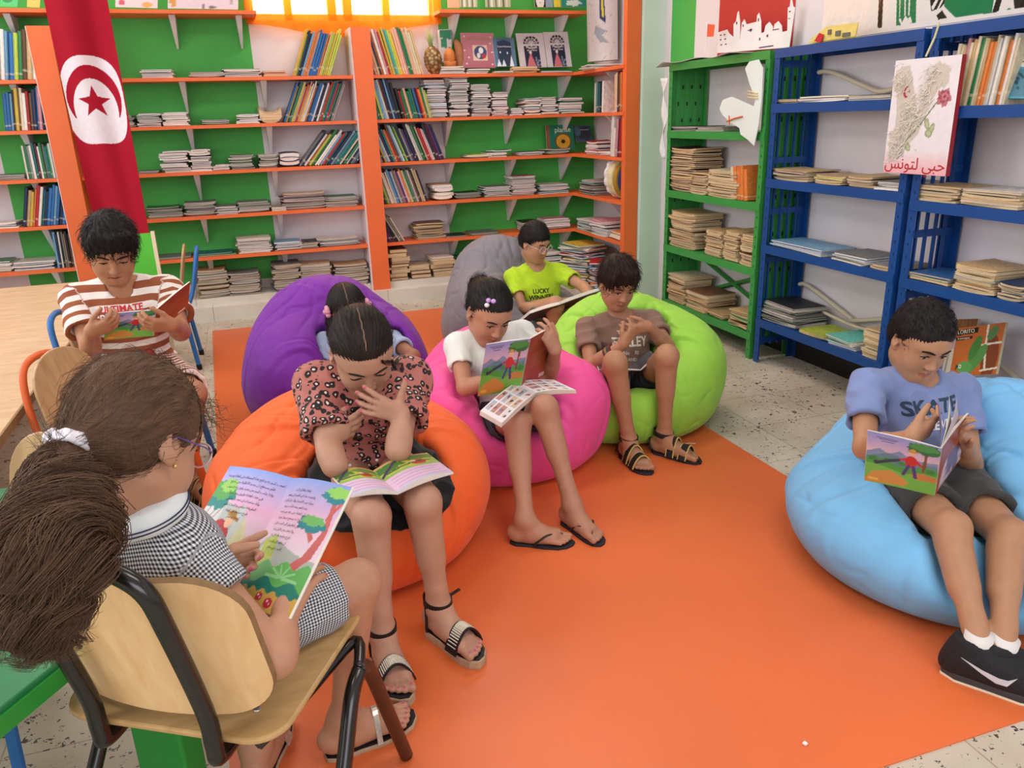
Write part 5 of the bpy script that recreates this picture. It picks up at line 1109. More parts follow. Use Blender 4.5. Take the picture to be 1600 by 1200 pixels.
def short_hair(c, F, s, thick=.012, fringe=0.0, back=-.06, vol=1.0, side=-.004, line=.066):
    """hair cut as one cap: hairline over the brow, open at face and ears"""
    P = lambda x, y, z: c+(F[0]*x+F[1]*y+F[2]*z)*s; S = Sc()
    S.ell(P(0, -.014, .036), [(.0735+thick)*s, (.089+thick)*s, (.080+thick*1.25*vol)*s], F, .01)
    S.ell(P(0, -.045, -.01), [.066*s, .058*s, .060*s], F, .03)
    g = Sc(); g.ell(P(0, .092, line-.098), [.0655*s, .075*s, .090*s], F, .01); g.ell(P(0, .075, -.06), [.09*s, .085*s, .06*s], F, .02)
    for q in (-1, 1): g.ell(P(q*.085, .004, -.026), [.024*s, .026*s, .036*s], F, .012)
    S.grp(g, .008, 'sub'); S.cut(P(0, 0, back), -F[2], .01)
    return S, P
# ------------------------------------------------------------------ clothes
def tshirt(J, fr, s=1.0, sl=.62, infl=.012, sw=.050, neck=.052, hem=.0, belly=0.0, loose=0.0, k=.03, vn=0.0, arms=('R', 'L')):
    """torso shell with sleeves that end at a cuff; open at neck, cuffs and hem"""
    r, f, u = fr; S = torso(Sc(), J, fr, s, infl+loose, belly)
    for q in arms:
        a, e = J['s'+q], J['e'+q]; d = nrm(e-a); g = Sc(); b = a+(e-a)*sl
        g.cap(a-d*.0, b+d*.04, (.0455)*s, max(sw*s, .0465), 0).cut(b, d, .004); S.grp(g, k)
    for q in arms:
        a, e = J['s'+q], J['e'+q]; d = nrm(e-a); b = a+(e-a)*sl; S.cap(b-d*.03, b+d*.05, .036*s, (sw-.006)*s, .003, 'sub')
    hb = J['hd']-u*.05; S.cap(J['nk']+u*.03+f*.012, J['nk']+u*.09+f*.02, neck*s, neck*1.15*s, .008, 'sub'); S.ell(J['nk']+f*.045*s+u*(.012-vn), [.040*s, .035*s, .030*s+vn], fr, .01, 'sub')
    S.cut(J['pv']-u*(.045*s+hem), -u, .01)
    return S
def torso(S, J, fr, s=1.0, inf=0.0, belly=0.0):
    r, f, u = fr; pv, nk = J['pv'], J['nk']; L_ = np.linalg.norm(nk-pv); md = J.get('sp', pv*.55+nk*.45-f*.015)
    S.ell(pv+u*.015, [(.112+inf)*s, (.086+inf)*s, (.085+inf)*s], fr, .03); S.ell(md+f*belly*.4, [(.100+inf)*s, (.072+inf+belly)*s, (.125+inf)*s], fr, .05)
    S.ell(nk-u*.115*s, [(.116+inf)*s, (.076+inf)*s, (.115+inf)*s], fr, .05); a, b = J['sR'], J['sL']
    S.cap(a, nk-u*.012, (.034+inf)*s, (.040+inf*.6)*s, .035); S.cap(b, nk-u*.012, (.034+inf)*s, (.040+inf*.6)*s, .035)
    return S
def tframe(J):
    u = nrm(J['nk']-J['pv']); r = J['sR']-J['sL']; r = nrm(r-u*(r@u)); return frame(r, np.cross(u, r), u)
def body(J, s=1.0, fr=None, belly=0.0, legs=True, arm=1.0):
    S = Sc(); fr = tframe(J) if fr is None else fr; torso(S, J, fr, s, 0, belly)
    if 'hdb' in J: S.cap(J['nk']-fr[2]*.02, J['hdb'], .045*s, .040*s, .03)
    if legs:
        for q in 'RL':
            if 'k'+q in J and 'a'+q in J: limb_leg(S, J['h'+q], J['k'+q], J['a'+q], s)
    for q in 'RL':
        if 'e'+q in J: limb_arm(S, J['s'+q], J['e'+q], J['w'+q], s*arm)
    return S
def fold(p, n, seed, amp=.0035, f1=55, f2=130):
    a = wav(p, f1, seed); b = wav(p, f2, seed+9); return p+n*(amp*(1-2*np.abs(a)*1.6)+amp*.3*b)[:, None]
def garment(name, S, vox, mat, root, seed=1, amp=.0035, label=None, attrs=None, clip=None):
    p, q = S.verts(vox, clip=clip); p = relax(p, q, 1, .5); n = vnormals(p, q); p = fold(p, n, seed, amp)
    o = mesh_np(name, p, q, mat, root, None, attrs(p) if attrs else None)
    if label: o['label'] = label
    return o
def shorts(J, fr, s=1.0, ln=.62, infl=.014, hemr=.068, top=.06):
    r, f, u = fr; S = Sc(); S.ell(J['pv']+u*.012, [(.114+infl)*s, (.088+infl)*s, (.085+infl)*s], fr, .03)
    for q in 'RL':
        h, k = J['h'+q], J['k'+q]; d = nrm(k-h); b = h+(k-h)*ln; g = Sc(); g.cap(h-d*.01, b+d*.05, (.068+infl)*s, hemr*s, 0).cut(b, d, .004); S.grp(g, .03)
    for q in 'RL':
        h, k = J['h'+q], J['k'+q]; d = nrm(k-h); b = h+(k-h)*ln; S.cap(b-d*.03, b+d*.06, .056*s, (hemr-.006)*s, .003, 'sub')
    S.cut(J['pv']+u*top, u, .01); return S
# ------------------------------------------------------------------ bean bags
def bag_mat(name, c): 
    m, nt, b = nodes(name); vary(nt, b, rgba(c), .05, 5); b.inputs['Roughness'].default_value = .62; b.inputs['Specular IOR Level'].default_value = .3; b.inputs['Sheen Weight'].default_value = .1
    add_bump(nt, b, 8, .22, .03, 2, stretch=(1, 1, 1.8)); return m
def beanbag(label, col, c, rx, ry, h, back, bh, br, sit=None, seed=1, dents=(), extra=None, vox=.009, pole=None, kk=.035, wr=1.0, lap=None, lr=.19):
    """soft bag: squashed base, raised back, dented by who sits in it (sit: body shapes)"""
    S = Sc(); c = V3(*c); bk = nrm(V3(back[0], back[1], 0))
    S.ell(c+V3(0, 0, h*.42), [rx, ry, h*.60], I3, .05); S.ell(c+V3(0, 0, h*.20), [rx*.88, ry*.88, h*.40], I3, .08)
    S.ell(c+bk*br[2]+V3(0, 0, bh-br[1]*.9), [br[0], br[0]*.75, br[1]], frame(np.cross(bk, (0, 0, 1)), bk, (0, 0, 1)), .18)
    for e in (extra or ()): S.ell(V3(*e[0]), e[1], I3, e[2])
    for a, b_, r_ in dents: S.cap(V3(*a), V3(*b_), r_, r_, .10, 'sub')
    if lap is not None:
        km = (lap['kR']+lap['kL'])/2; f0 = nrm((km-lap['pv'])*V3(1, 1, 0)); a = lap['pv']+f0*.10+V3(0, 0, lr+.0); b_ = km+f0*.14+V3(0, 0, lr-.02)
        S.cap(a, b_, lr, lr, .09, 'sub'); S.cap(a-f0*.05+V3(0, 0, .05), a+V3(0, 0, .3), lr*.9, lr, .09, 'sub')
    for st, inf in (sit or ()):
        g = Sc(); g.ops = [dict(o) for o in st.ops if o['t'] in ('cap', 'ell') and o['m'] == 'add']
        for o in g.ops:
            if o['t'] == 'cap': o['ra'] += inf; o['rb'] += inf
            else: o['r'] = o['r']+inf
        S.grp(g, kk, 'sub')
    S.cut((0, 0, .0045), (0, 0, -1), .03)
    p, q = S.verts(vox); p = relax(p, q, 3, .5); n = vnormals(p, q); ctr = c+V3(0, 0, h*.5); d = p-ctr; az = np.arctan2(d[:, 1], d[:, 0]); lo = np.clip((p[:, 2]-.02)/.06, 0, 1)
    po = V3(*pole) if pole is not None else c+bk*br[2]+V3(0, 0, bh); dd = p-po; az2 = np.arctan2(dd@np.cross(bk, (0, 0, 1)), dd@(V3(0, 0, 1)*.6-bk*.8)); rr_ = np.linalg.norm(dd, axis=1)
    a = wav(p, 13, seed); b_ = wav(p, 30, seed+5); c_ = wav(p, 62, seed+8)
    f1 = np.sin(az2*7+a*2.5+rr_*6); f2 = wav(p*V3(1, 1, 2.2), 17, seed+21)
    disp = .006*(-np.abs(a)*1.5+.5)+.0022*(-np.abs(b_)*1.6+.5)-.009*np.exp(-(f1/.14)**2)*np.exp(-((rr_-.24)/.17)**2)-.007*np.exp(-(f2/.05)**2)*np.clip(.2+b_*1.5, 0, 1)+.003
    if lap is not None:                                                  # pulls running out from under the sitter
        pq = p-lap['pv']; rq = np.linalg.norm(pq, axis=1); aq = np.arctan2(pq[:, 1], pq[:, 0])+.35*wav(p, 9, seed+31)+rq*.8; fq_ = np.sin(aq*8+seed)
        disp += (.012*np.exp(-((fq_-.9)/.16)**2)-.007*np.exp(-((fq_-.55)/.12)**2))*np.exp(-((rq-.27)/.13)**2)*np.clip(.55+wav(p, 11, seed+33)*1.5, 0, 1)
    seam = np.minimum.reduce([np.abs(np.angle(np.exp(1j*(az-s0)))) for s0 in np.arange(6)*math.pi/3+seed])*np.linalg.norm(d[:, :2], axis=1)
    disp = disp-.006*np.exp(-(seam/.012)**2)
    p = p+n*(disp*lo*wr)[:, None]; p[:, 2] = np.maximum(p[:, 2], .0045)
    root = mesh_np('bean_bag', p, q, bag_mat('bag_'+label.split()[0], col)); return tag(root, label, 'bean bag', 'fabric bean bags on the play mat'), S

def axis_uv(p, segs):
    """cloth coordinates in metres: along, and around, the nearest limb axis"""
    best = np.full(len(p), 9.); u = np.zeros(len(p)); v = np.zeros(len(p)); off = 0.0
    for a, b, r, ref in segs:
        d = b-a; L_ = np.linalg.norm(d); d = d/L_; x = p-a; t = x@d; q = x-t[:, None]*d; rad = np.linalg.norm(q, axis=1); dd = np.sqrt(np.maximum(rad-r, 0)**2*0+rad**2)/r+np.maximum(np.maximum(-t, t-L_), 0)/r*1.0
        e1 = nrm(ref-d*(ref@d)); e2 = np.cross(d, e1); ang = np.arctan2(q@e2, q@e1); k = dd < best; best[k] = dd[k]; u[k] = t[k]; v[k] = (ang*r)[k]
    return {'cuv': np.stack([u, v, np.zeros_like(u)], 1)}
def stripe_mat(name, c1, c2, period, duty=.5, gingham=False):
    m, nt, b = nodes(name); a = N(nt, 'ShaderNodeAttribute'); a.attribute_name = 'cuv'; sx = N(nt, 'ShaderNodeSeparateXYZ'); L(nt, a, 1, sx, 0)
    def sq(i):
        mu = N(nt, 'ShaderNodeMath', operation='MULTIPLY'); L(nt, sx, i, mu, 0); mu.inputs[1].default_value = 1/period; fr_ = N(nt, 'ShaderNodeMath', operation='FRACT'); L(nt, mu, 0, fr_, 0); lt = N(nt, 'ShaderNodeMath', operation='LESS_THAN'); L(nt, fr_, 0, lt, 0); lt.inputs[1].default_value = duty; return lt
    if gingham:
        s1, s2 = sq(0), sq(1); ad = N(nt, 'ShaderNodeMath', operation='ADD'); L(nt, s1, 0, ad, 0); L(nt, s2, 0, ad, 1); hf = N(nt, 'ShaderNodeMath', operation='MULTIPLY'); L(nt, ad, 0, hf, 0); hf.inputs[1].default_value = .5
        rp_ = N(nt, 'ShaderNodeValToRGB'); rp_.color_ramp.interpolation = 'CONSTANT'; e = rp_.color_ramp.elements; e[0].color = rgba(c1); e[1].position = .8; e[1].color = rgba(c2); x = e.new(.3); x.color = rgba('#8f9298'); L(nt, hf, 0, rp_, 0); L(nt, rp_, 0, b, 'Base Color')
    else:
        s1 = sq(0); mx = N(nt, 'ShaderNodeMix', data_type='RGBA'); L(nt, s1, 0, mx, 0); mx.inputs[6].default_value = rgba(c1); mx.inputs[7].default_value = rgba(c2); L(nt, mx, 2, b, 'Base Color')
    b.inputs['Roughness'].default_value = .85; b.inputs['Specular IOR Level'].default_value = .2; add_bump(nt, b, 220, .2, .002); return m

# ================================================================== the children
def reach(c, Ln, px, py, far=False):
    """point on a sight line at a bone's length from c"""
    d = np.array(sight(px, py).normalized()); oc = np.array(CP)-np.array(c); b = oc@d; q = b*b-(oc@oc-Ln*Ln)
    return np.array(CP)+d*(-b+(0 if q < 0 else (math.sqrt(q) if far else -math.sqrt(q))))
oY = lambda px, py, y: np.array(onY(px, py, y)); oZ = lambda px, py, z: np.array(onZ(px, py, z)); oX = lambda px, py, x: np.array(onX(px, py, x))
VB = .0036
H_black = hair_mat('hair_black', '#0d0b0c', '#2a2322'); H_dark = hair_mat('hair_dark', '#120d0b', '#33261f'); H_brown = hair_mat('hair_brown', '#412e23', '#86674f', .55)
M_sole_tan = paint('sole_tan', '#b39a7c', .8, .12, 60, .2, 120); M_strap_black = paint('strap_black', '#17161a', .5); M_foam = paint('sole_black', '#26242b', .75, .1, 40)
def sandal(root, fb, s, kind):
    base, d, sd, u, tips = fb; f = MB(); B = basis(sd, d, u, base-u*.0)
    out = [(-.030, .15), (-.012, .168), (.010, .163), (.03, .145), (.042, .115), (.042, .07), (.034, .02), (.032, -.03), (.018, -.052), (-.012, -.052), (-.030, -.03), (-.030, .03), (-.036, .08), (-.037, .12)]
    out = [(x*s, y*s) for x, y in out]; th = .026 if kind == 'espadrille' else .014
    f.prism(out, B @ Matrix.Translation((0, 0, -th)), th, 0); o = f.build('sandal_sole', M_sole_tan if kind in ('espadrille', 'thong') else M_foam, root, bevel=.004)
    if kind != 'flip_flop':
        f = MB(); f.prism([(x*.96, y*.98) for x, y in out], B @ Matrix.Translation((0, 0, .0001)), .003, 0); f.build('insole', M_strap_black, root)
    def arc(y, hgt, wd, r, flat, mat, name, y2=None, lo=.002, n=12, x0=-.042, x1=.045):
        f = MB(); pts = [Vector(base+(sd*(x0+(x1-x0)*t)*s+d*((y+((y2 if y2 is not None else y)-y)*t))*s+u*(lo+hgt*math.sin(math.pi*t)**.75)*s)) for t in [i/n for i in range(n+1)]]
        T = Vector(u); vs = []; 
        for i, p in enumerate(pts):
            dv = Vector(d)*wd*s*.5; tg = (pts[min(i+1, n)]-pts[max(i-1, 0)]).normalized(); nn = tg.cross(Vector(d)).normalized()*.0022
            vs += [p-dv-nn, p+dv-nn, p+dv+nn, p-dv+nn]
        fs = [(i*4+j, i*4+(j+1) % 4, i*4+4+(j+1) % 4, i*4+4+j) for i in range(n) for j in range(4)]+[(0, 1, 2, 3), (n*4+3, n*4+2, n*4+1, n*4)]
        f.add(vs, fs); return f.build(name, mat, root)
    def ankle_loop(z, mat, rr=.034, wd=.011, name='ankle_strap'):
        f = MB(); c = base+u*z*s-d*.004*s; n = 28; vs = []
        for i in range(n):
            t = 2*math.pi*i/n; o_ = sd*math.cos(t)*rr*s+d*math.sin(t)*rr*1.12*s-u*.006*math.sin(t)*s
            for k in (-1, 1): vs.append(c+o_+u*wd*.5*k*s); vs.append(c+o_*1.07+u*wd*.5*k*s)
        fs = []
        for i in range(n):
            a, b = i*4, (i+1) % n*4; fs += [(a, b, b+2, a+2), (a+1, a+3, b+3, b+1), (a, a+1, b+1, b), (a+2, b+2, b+3, a+3)]
        f.add(vs, fs); f.build(name, mat, root)
    if kind == 'espadrille':
        arc(.093, .058, .042, 0, 0, M_strap_black, 'toe_band', x0=-.044, x1=.046); gl_ = paint('bead_silver', '#dcd6c4', .3, .3, 300)
        f = MB()
        for k in range(22):
            t = (k+1.5)/24; p = base+(sd*(-.044+.090*t)*s+d*.093*s+u*(.002+.0605*math.sin(math.pi*t)**.75)*s); f.tube([p-d*.016*s, p+d*.016*s], .0023, 6)
        f.build('bead_trim', gl_, root); ankle_loop(.088, M_strap_black, .034, .022)
        f = MB(); c = base+u*.088*s+sd*.037*s; f.tube([c, c+sd*.03*s+d*.006*s+u*.008*s], .006*s, 6, flat=.3); f.build('strap_end', M_strap_black, root)
        for q in (-1, 1): f = MB(); f.tube([base+sd*.030*q*s-d*.02*s+u*.0*s, base+sd*.033*q*s-d*.012*s+u*.085*s], .004*s, 6); f.build('side_strap', M_strap_black, root)
    elif kind == 'flip_flop':
        m = paint('thong_green', '#23221f', .5)
        for x in (-.038, .040):
            f = MB(); p0 = base+sd*x*s+d*.035*s+u*.004; p1 = base+sd*x*.72*s+d*.075*s+u*.036*s; p2 = base-sd*.012*s+d*.118*s+u*.026*s; p3 = base-sd*.014*s+d*.124*s+u*.002; f.tube(smooth_path([p0, p1, p2, p3], 5), .0058*s, 8, flat=.55); f.build('thong_strap', m, root, smooth=True)
    elif kind == 'thong':
        m = paint('thong_silver', '#c8c2b4', .3, .2, 200, metal=.5)
        arc(.088, .054, .016, 0, 0, m, 'jewel_strap', .10); arc(.075, .060, .012, 0, 0, m, 'jewel_strap', .06); f = MB(); f.tube(smooth_path([base+u*.047*s+d*.072*s, base-sd*.012*s+u*.038*s+d*.105*s, base-sd*.014*s+d*.128*s+u*.004], 4), .005*s, 8); f.build('toe_post', m, root)
    elif kind == 'sport':
        m = paint('sport_black', '#22211f', .7, .15, 80); e_ = paint('sport_yellow', '#c9b56a', .6)
        for y, hg, w_ in ((.098, .050, .032), (.045, .072, .030)):
            arc(y, hg, w_, 0, 0, m, 'sport_strap'); arc(y+w_*.52, hg+.001, .004, 0, 0, e_, 'strap_edging'); arc(y-w_*.52, hg+.001, .004, 0, 0, e_, 'strap_edging')
        ankle_loop(.082, m, .035, .02)
        f = MB(); f.tube(smooth_path([base+sd*.03*s-d*.045*s+u*.01, base-d*.055*s+u*.045*s, base-sd*.028*s-d*.04*s+u*.01], 5), .012*s, 8, flat=.4); f.build('heel_strap', m, root, smooth=True)
def add_hand(S, J, q, d, t, s=1.0, **k): return hand(S, J['w'+q], V3(*d), V3(*t), q == 'R', s=s, **k)
def prints(root, shirt, items, fr, ctr):
    """lettering that lies on the shirt: (text, size, right, up, colour, sx); dropped onto the cloth along the chest's direction"""
    r, f_, u = [Vector(tuple(x)) for x in fr]; dg = bpy.context.evaluated_depsgraph_get(); me = shirt.data
    bv = BVHTree.FromPolygons([v.co.copy() for v in me.vertices], [tuple(p.vertices) for p in me.polygons]); C0 = Vector(tuple(ctr))
    for it in items:
        if len(it) == 6: txt, size, x, z, colr, sx = it; arr = None
        else: continue
        def warp(p):
            o = C0+(-r)*(p.x+x)+u*(p.y+z)+f_*.4; h = bv.ray_cast(o, -f_, .8); b = h[0] if h[0] else C0+(-r)*(p.x+x)+u*(p.y+z)+f_*.08
            return b+f_*(.0012+max(p.z, 0))
        me2 = text_mesh(txt, size, .0003, bold=size*.028)
        import bmesh
        bm = bmesh.new(); bm.from_mesh(me2); bmesh.ops.triangulate(bm, faces=bm.faces); bmesh.ops.subdivide_edges(bm, edges=[e for e in bm.edges if e.calc_length() > .008], cuts=2); bm.to_mesh(me2); bm.free()
        for v in me2.vertices: v.co = warp(Vector((v.co.x*sx, v.co.y, v.co.z)))
        me2.materials.clear(); me2.materials.append(paint('ink_'+colr.strip('#'), colr, .7)); o = bpy.data.objects.new('shirt_print', me2); COL.objects.link(o); o.parent = shirt
def patch(shirt, fr, ctr, w_, h, x, z, colfn, n=40, name='shirt_print'):
    r, f_, u = [Vector(tuple(v)) for v in fr]; me = shirt.data; bv = BVHTree.FromPolygons([v.co.copy() for v in me.vertices], [tuple(p.vertices) for p in me.polygons]); C0 = Vector(tuple(ctr))
    g = np.linspace(0, 1, n+1); U, V = np.meshgrid(g, g); A_ = colfn(U, V); C, K = A_.C, A_.K; vs = []
    for j in range(n+1):
        for i in range(n+1):
            o = C0+(-r)*((g[i]-.5)*w_+x)+u*((g[j]-.5)*h+z)+f_*.4; hh = bv.ray_cast(o, -f_, .8); b = hh[0] if hh[0] else o-f_*.33; vs.append(b+f_*.0011)
    f = MB(); f.v = [tuple(v) for v in vs]
    for j in range(n):
        for i in range(n):
            if K[j, i] or K[j+1, i+1]: a = j*(n+1)+i; f.f.append((a, a+1, a+n+2, a+n+1)); f.m.append(0); f.c.append(None)
    f.gridcol = {0: C.reshape(-1, 3)}; f.hasc = True; o = f.build(name, vcol('shirt_ink', .75, .2), shirt); return o
def parting(root, c, F, s, thick):
    f = MB(); pts = []
    for i in range(16):
        t = R(38+78*i/15); y = math.cos(t)*(.089+thick)-.014; z = math.sin(t)*(.080+thick*1.25)+.036; pts.append(tuple(c+(F[1]*y+F[2]*z)*s+F[0]*.001*math.sin(i*2)))
    f.tube(pts, [.0008]+[.0017]*14+[.0008], 6); f.build('parting', paint('scalp', '#8d6a55', .7), root, smooth=True)
class Keep(Art):
    """artwork that only covers where something was drawn"""
    def __init__(s, U, V): super().__init__(U, V, '#000000'); s.K = np.zeros(U.shape, bool)
    def fill(s, mask, c, a=1.0): s.K = s.K | mask; return super().fill(mask, c, a)

# ------------------------------------------------------------------ girl in white on the pink bag
J = dict(hd=oY(764, 488, 2.64), sR=oY(714, 540, 2.70), sL=oY(816, 520, 2.73), hR=V3(.80, 2.60, .235), hL=V3(.935, 2.60, .235), pv=V3(.867, 2.655, .25))
J['nk'] = (J['sR']+J['sL'])/2+V3(0, -.01, .035)
J['aR'] = np.array(onZ(820, 812, .085)); J['aL'] = np.array(onZ(894, 788, .085)); J['kR'] = reach(J['aR'], .315, 808, 664, True); J['kL'] = reach(J['aL'], .325, 851, 638, True)
J['eR'] = oY(727, 606, 2.56); J['wR'] = oY(772, 594, 2.47); J['eL'] = reach(J['sL'], .22, 858, 586); J['wL'] = oY(868, 548, 2.40)
F = head_frame((.12, -.82, -.50), 6); J['hdb'] = J['hd']+F[2]*-.055-F[1]*.02
fr = tframe(J); S = body(J, .94, fr); Bp = Sc(); Bp.ops = list(S.ops)
P = head(S, J['hd'], F, .97, lid=.3)
tips = add_hand(S, J, 'R', (.9, -.1, .15), (0, .2, 1), .92, curl=(10, 15, 15, 20)); tips += add_hand(S, J, 'L', (-.42, -.05, .9), (.85, .35, .4), .95, curls=[(8, 25, 20), (14, 40, 30), (20, 45, 35), (26, 50, 40)], spread=(.2, .05, -.05, -.14))
fR = foot(S, J['aR'], (.80, -.42, 0), .95, .012); fL = foot(S, J['aL'], (.25, -.95, 0), .95, .012, out=-1)
pink = skin_mesh(None, S, VB, '#b5846a', P, .97, F=F, hc=J['hd'], lip='#9a5a50')
tag(pink, 'girl in a white t-shirt reading on the pink bean bag, flip-flops on her feet', 'person')
face_parts(pink, pink, S, P, F, .97, .3, -.75)
hS, _ = short_hair(J['hd'], F, .97, .007, back=-.03, line=.072); hS.ell(J['hd']+F[1]*-.105+F[2]*.03, (.045, .045, .042), k=.03)
hair_mesh(pink, hS, .0034, H_black, J['hd'], F, .97, (0, -.75, .25), .0014, 44, fuzz=(700, .05, .0006, -1, .0012))
hp = head(Sc(), J['hd'], F)
cl = MB(); c0 = J['hd']+F[0]*.052+F[1]*.042+F[2]*.098
for k, (a, b_) in enumerate(((0, 0), (.013, .006), (-.013, -.004))): cl.sphere(tuple(c0+F[0]*a*.5+F[2]*(-a)+F[1]*.01*k), (.009, .009, .008), k % 2)
cl.build('hair_clip', [paint('clip_lilac', '#c9a0dc', .4), paint('clip_white', '#e6e2e8', .4)], pink, smooth=True)
sh_ = tshirt(J, fr, .95, .50, .010, .048, .050, k=.02); o = garment('t_shirt', sh_, .0045, cloth('tee_white', '#dfe4de'), pink, 3, .0045)
def flower(U, V):
    A_ = Keep(U, V); r = np.random.RandomState(4)
    for i in range(9): A_.line([(.1+.09*i, .1+.4*r.rand()), (.12+.09*i, .55+.4*r.rand())], .012, '#8aa07a'); A_.ell(.12+.09*i, .5+.35*r.rand(), .035, .05, ['#d8c860', '#b9a08a'][i % 2])
    return A_
patch(o, fr, J['nk']-fr[2]*.13, .12, .09, 0, -.02, flower)
garment('shorts', shorts(J, fr, .95, .60, .010, .062), .005, cloth('shorts_navy', '#1f2636'), pink, 4, .003)
for fb in (fR, fL): sandal(pink, fb, .95, 'flip_flop')
BAGS = []
pbag, _ = beanbag('pink bean bag with the white-shirted girl sunk into its middle', '#f0559c', (.875, 2.80, 0), .41, .40, .36, (.1, 1), .47, (.26, .2, .14), [(Bp, .018), (sh_, .008)], 2, extra=[((.66, 2.68, .27), (.16, .2, .14), .1), ((1.09, 2.66, .27), (.16, .2, .14), .1)], lap=J)

# ------------------------------------------------------------------ girl in the leopard blouse on the orange bag
J = dict(hd=oY(566, 549, 1.965), sR=oY(494, 602, 2.04), sL=oY(642, 592, 2.04), hR=V3(.185, 2.08, .34), hL=V3(.325, 2.08, .34), pv=V3(.255, 2.13, .355))
J['nk'] = (J['sR']+J['sL'])/2+V3(0, -.01, .03); J['aR'] = np.array(onZ(598, 990, .10)); J['aL'] = np.array(onZ(686, 948, .10))
J['kR'] = reach(J['aR'], .305, 580, 806); J['kL'] = reach(J['aL'], .305, 660, 784)
J['eR'] = oY(523, 726, 1.84); J['wR'] = oY(503, 682, 1.90); J['eL'] = oY(622, 702, 1.84); J['wL'] = oY(629, 648, 1.875)
F = head_frame((.03, -.76, -.65), -4); J['hdb'] = J['hd']+F[2]*-.05-F[1]*.03; J['sp'] = V3(.26, 2.17, .49)
fr = tframe(J); S = body(J, .98, fr); Bl = Sc(); Bl.ops = list(S.ops)
P = head(S, J['hd'], F, 1.0, lid=.8)
tips = add_hand(S, J, 'R', (.93, .1, .12), (-.1, -.1, 1), 1.0, curls=[(12, 20, 15), (15, 25, 15), (18, 30, 20), (22, 35, 20)], spread=(.12, .03, -.04, -.12), thumb=((.75, .45, .4), (.9, .2, .3)))
tips += add_hand(S, J, 'L', (-.78, -.02, .42), (.35, -.15, .9), .98, curls=[(2, 8, 5), (5, 12, 8), (8, 14, 8), (10, 14, 8)], spread=(.22, .05, -.12, -.30), thumb=((.30, .95, .05), (.15, 1, .02)))
fR = foot(S, J['aR'], (.10, -1, 0), 1.0, .028); fL = foot(S, J['aL'], (.42, -.9, 0), 1.0, .028, out=-1)
leo = skin_mesh(None, S, VB, '#b78a72', P, 1.0, '#9a5c50', '#c4546e', tips+fR[4]+fL[4], F, J['hd'])
tag(leo, 'girl in a leopard-print blouse and black skirt on the orange bean bag', 'person')
face_parts(leo, leo, S, P, F, 1.0, .8, -.8)
hS, _ = short_hair(J['hd'], F, 1.0, .006, back=-.02, line=.074); hS.ell(J['hd']+F[1]*-.10+F[2]*.0, (.04, .04, .04), k=.03)
hS.cap(J['hd']+F[1]*.075+F[2]*.088, J['hd']-F[1]*.03+F[2]*.128, .0022, .0022, .004, 'sub')
hair_mesh(leo, hS, .003, H_dark, J['hd'], F, 1.0, (0, -.9, .0), .0013, 50, fuzz=(900, .05, .0005, -1, .001))
parting(leo, J['hd'], F, 1.0, .006)
r_ = random.Random(3); pts = []
for k in range(9):
    q = -.5+.2*k*.5; b = J['hd']+F[0]*(-.035-.004*k)+F[1]*.078+F[2]*(.066-.002*k); pts.append([tuple(b+F[1]*(.012*math.sin(i*.9+k))*(i/6)+F[0]*(-.006*i+.008*math.sin(i*1.3+k))-F[2]*.009*i) for i in range(7)])
strands(leo, pts, .0016, H_dark)
m, nt, b = nodes('leopard_print'); tc, k = coords(nt); nz = N(nt, 'ShaderNodeTexNoise'); nz.inputs['Scale'].default_value = 45; L(nt, tc, k, nz, 'Vector')
mv = N(nt, 'ShaderNodeMix', data_type='VECTOR'); mv.inputs[0].default_value = .014; L(nt, tc, k, mv, 4); L(nt, nz, 1, mv, 5); v = N(nt, 'ShaderNodeTexVoronoi'); v.inputs['Scale'].default_value = 50; v.inputs['Randomness'].default_value = .7; L(nt, mv, 1, v, 'Vector')
rp_ = N(nt, 'ShaderNodeValToRGB'); rp_.color_ramp.interpolation = 'CONSTANT'; e = rp_.color_ramp.elements; e[0].color = rgba('#e6c8bc'); e[1].position = .2; e[1].color = rgba('#15100f')
x = e.new(.45); x.color = rgba('#b06a60'); L(nt, v, 0, rp_, 0); L(nt, rp_, 0, b, 'Base Color'); b.inputs['Roughness'].default_value = .7; M_leo = m
sh_ = tshirt(J, fr, 1.0, .62, .013, .070, .055, hem=-.02, loose=.006, k=.05)
for q in 'RL': sh_.ops = [o for o in sh_.ops]
o = garment('blouse', sh_, .0045, M_leo, leo, 7, .005)
r, f_, u = fr; sk = Sc(); sk.ell(J['pv']+u*.01, (.128, .10, .10), fr, .03)
for q in 'RL':
    h, kk_ = J['h'+q], J['k'+q]; d = nrm(kk_-h); sk.cap(h, kk_-d*.03+V3(0, 0, -.004), .085, .078, .05)
sk.cap(J['hR']*.5+J['hL']*.5, J['kR']*.5+J['kL']*.5+V3(0, .03, -.02), .08, .06, .06); sk.cap(J['hL']*.4+J['kL']*.6, J['kL']+V3(.06, .02, -.05), .07, .045, .05); sk.cap(J['hR']+V3(-.05, 0, -.02), J['kR']+V3(-.085, .10, -.015), .07, .05, .06); sk.cap(J['hL']+V3(.05, 0, -.02), J['kL']+V3(.085, .10, -.015), .07, .05, .06)
mk = (J['kR']+J['kL'])/2; dk = nrm(J['kR']+J['kL']-J['hR']-J['hL']); sk.cut(mk-dk*.022, dk, .01)
for q in 'RL': h, kk_ = J['h'+q], J['k'+q]; d = nrm(kk_-h); sk.cap(kk_-d*.09, kk_+d*.05, .056, .056, .004, 'sub')
sk.cut(J['pv']+u*.06, u, .01); so = garment('skirt', sk, .005, cloth('skirt_black', '#141316', .1, .2), leo, 5, .005)
f = MB()
for px, py, y in ((511, 735, 1.93), (547, 727, 1.92), (589, 719, 1.92), (621, 711, 1.93)): f.sphere(tuple(oY(px, py, y)), .0042, n=10, m=6)
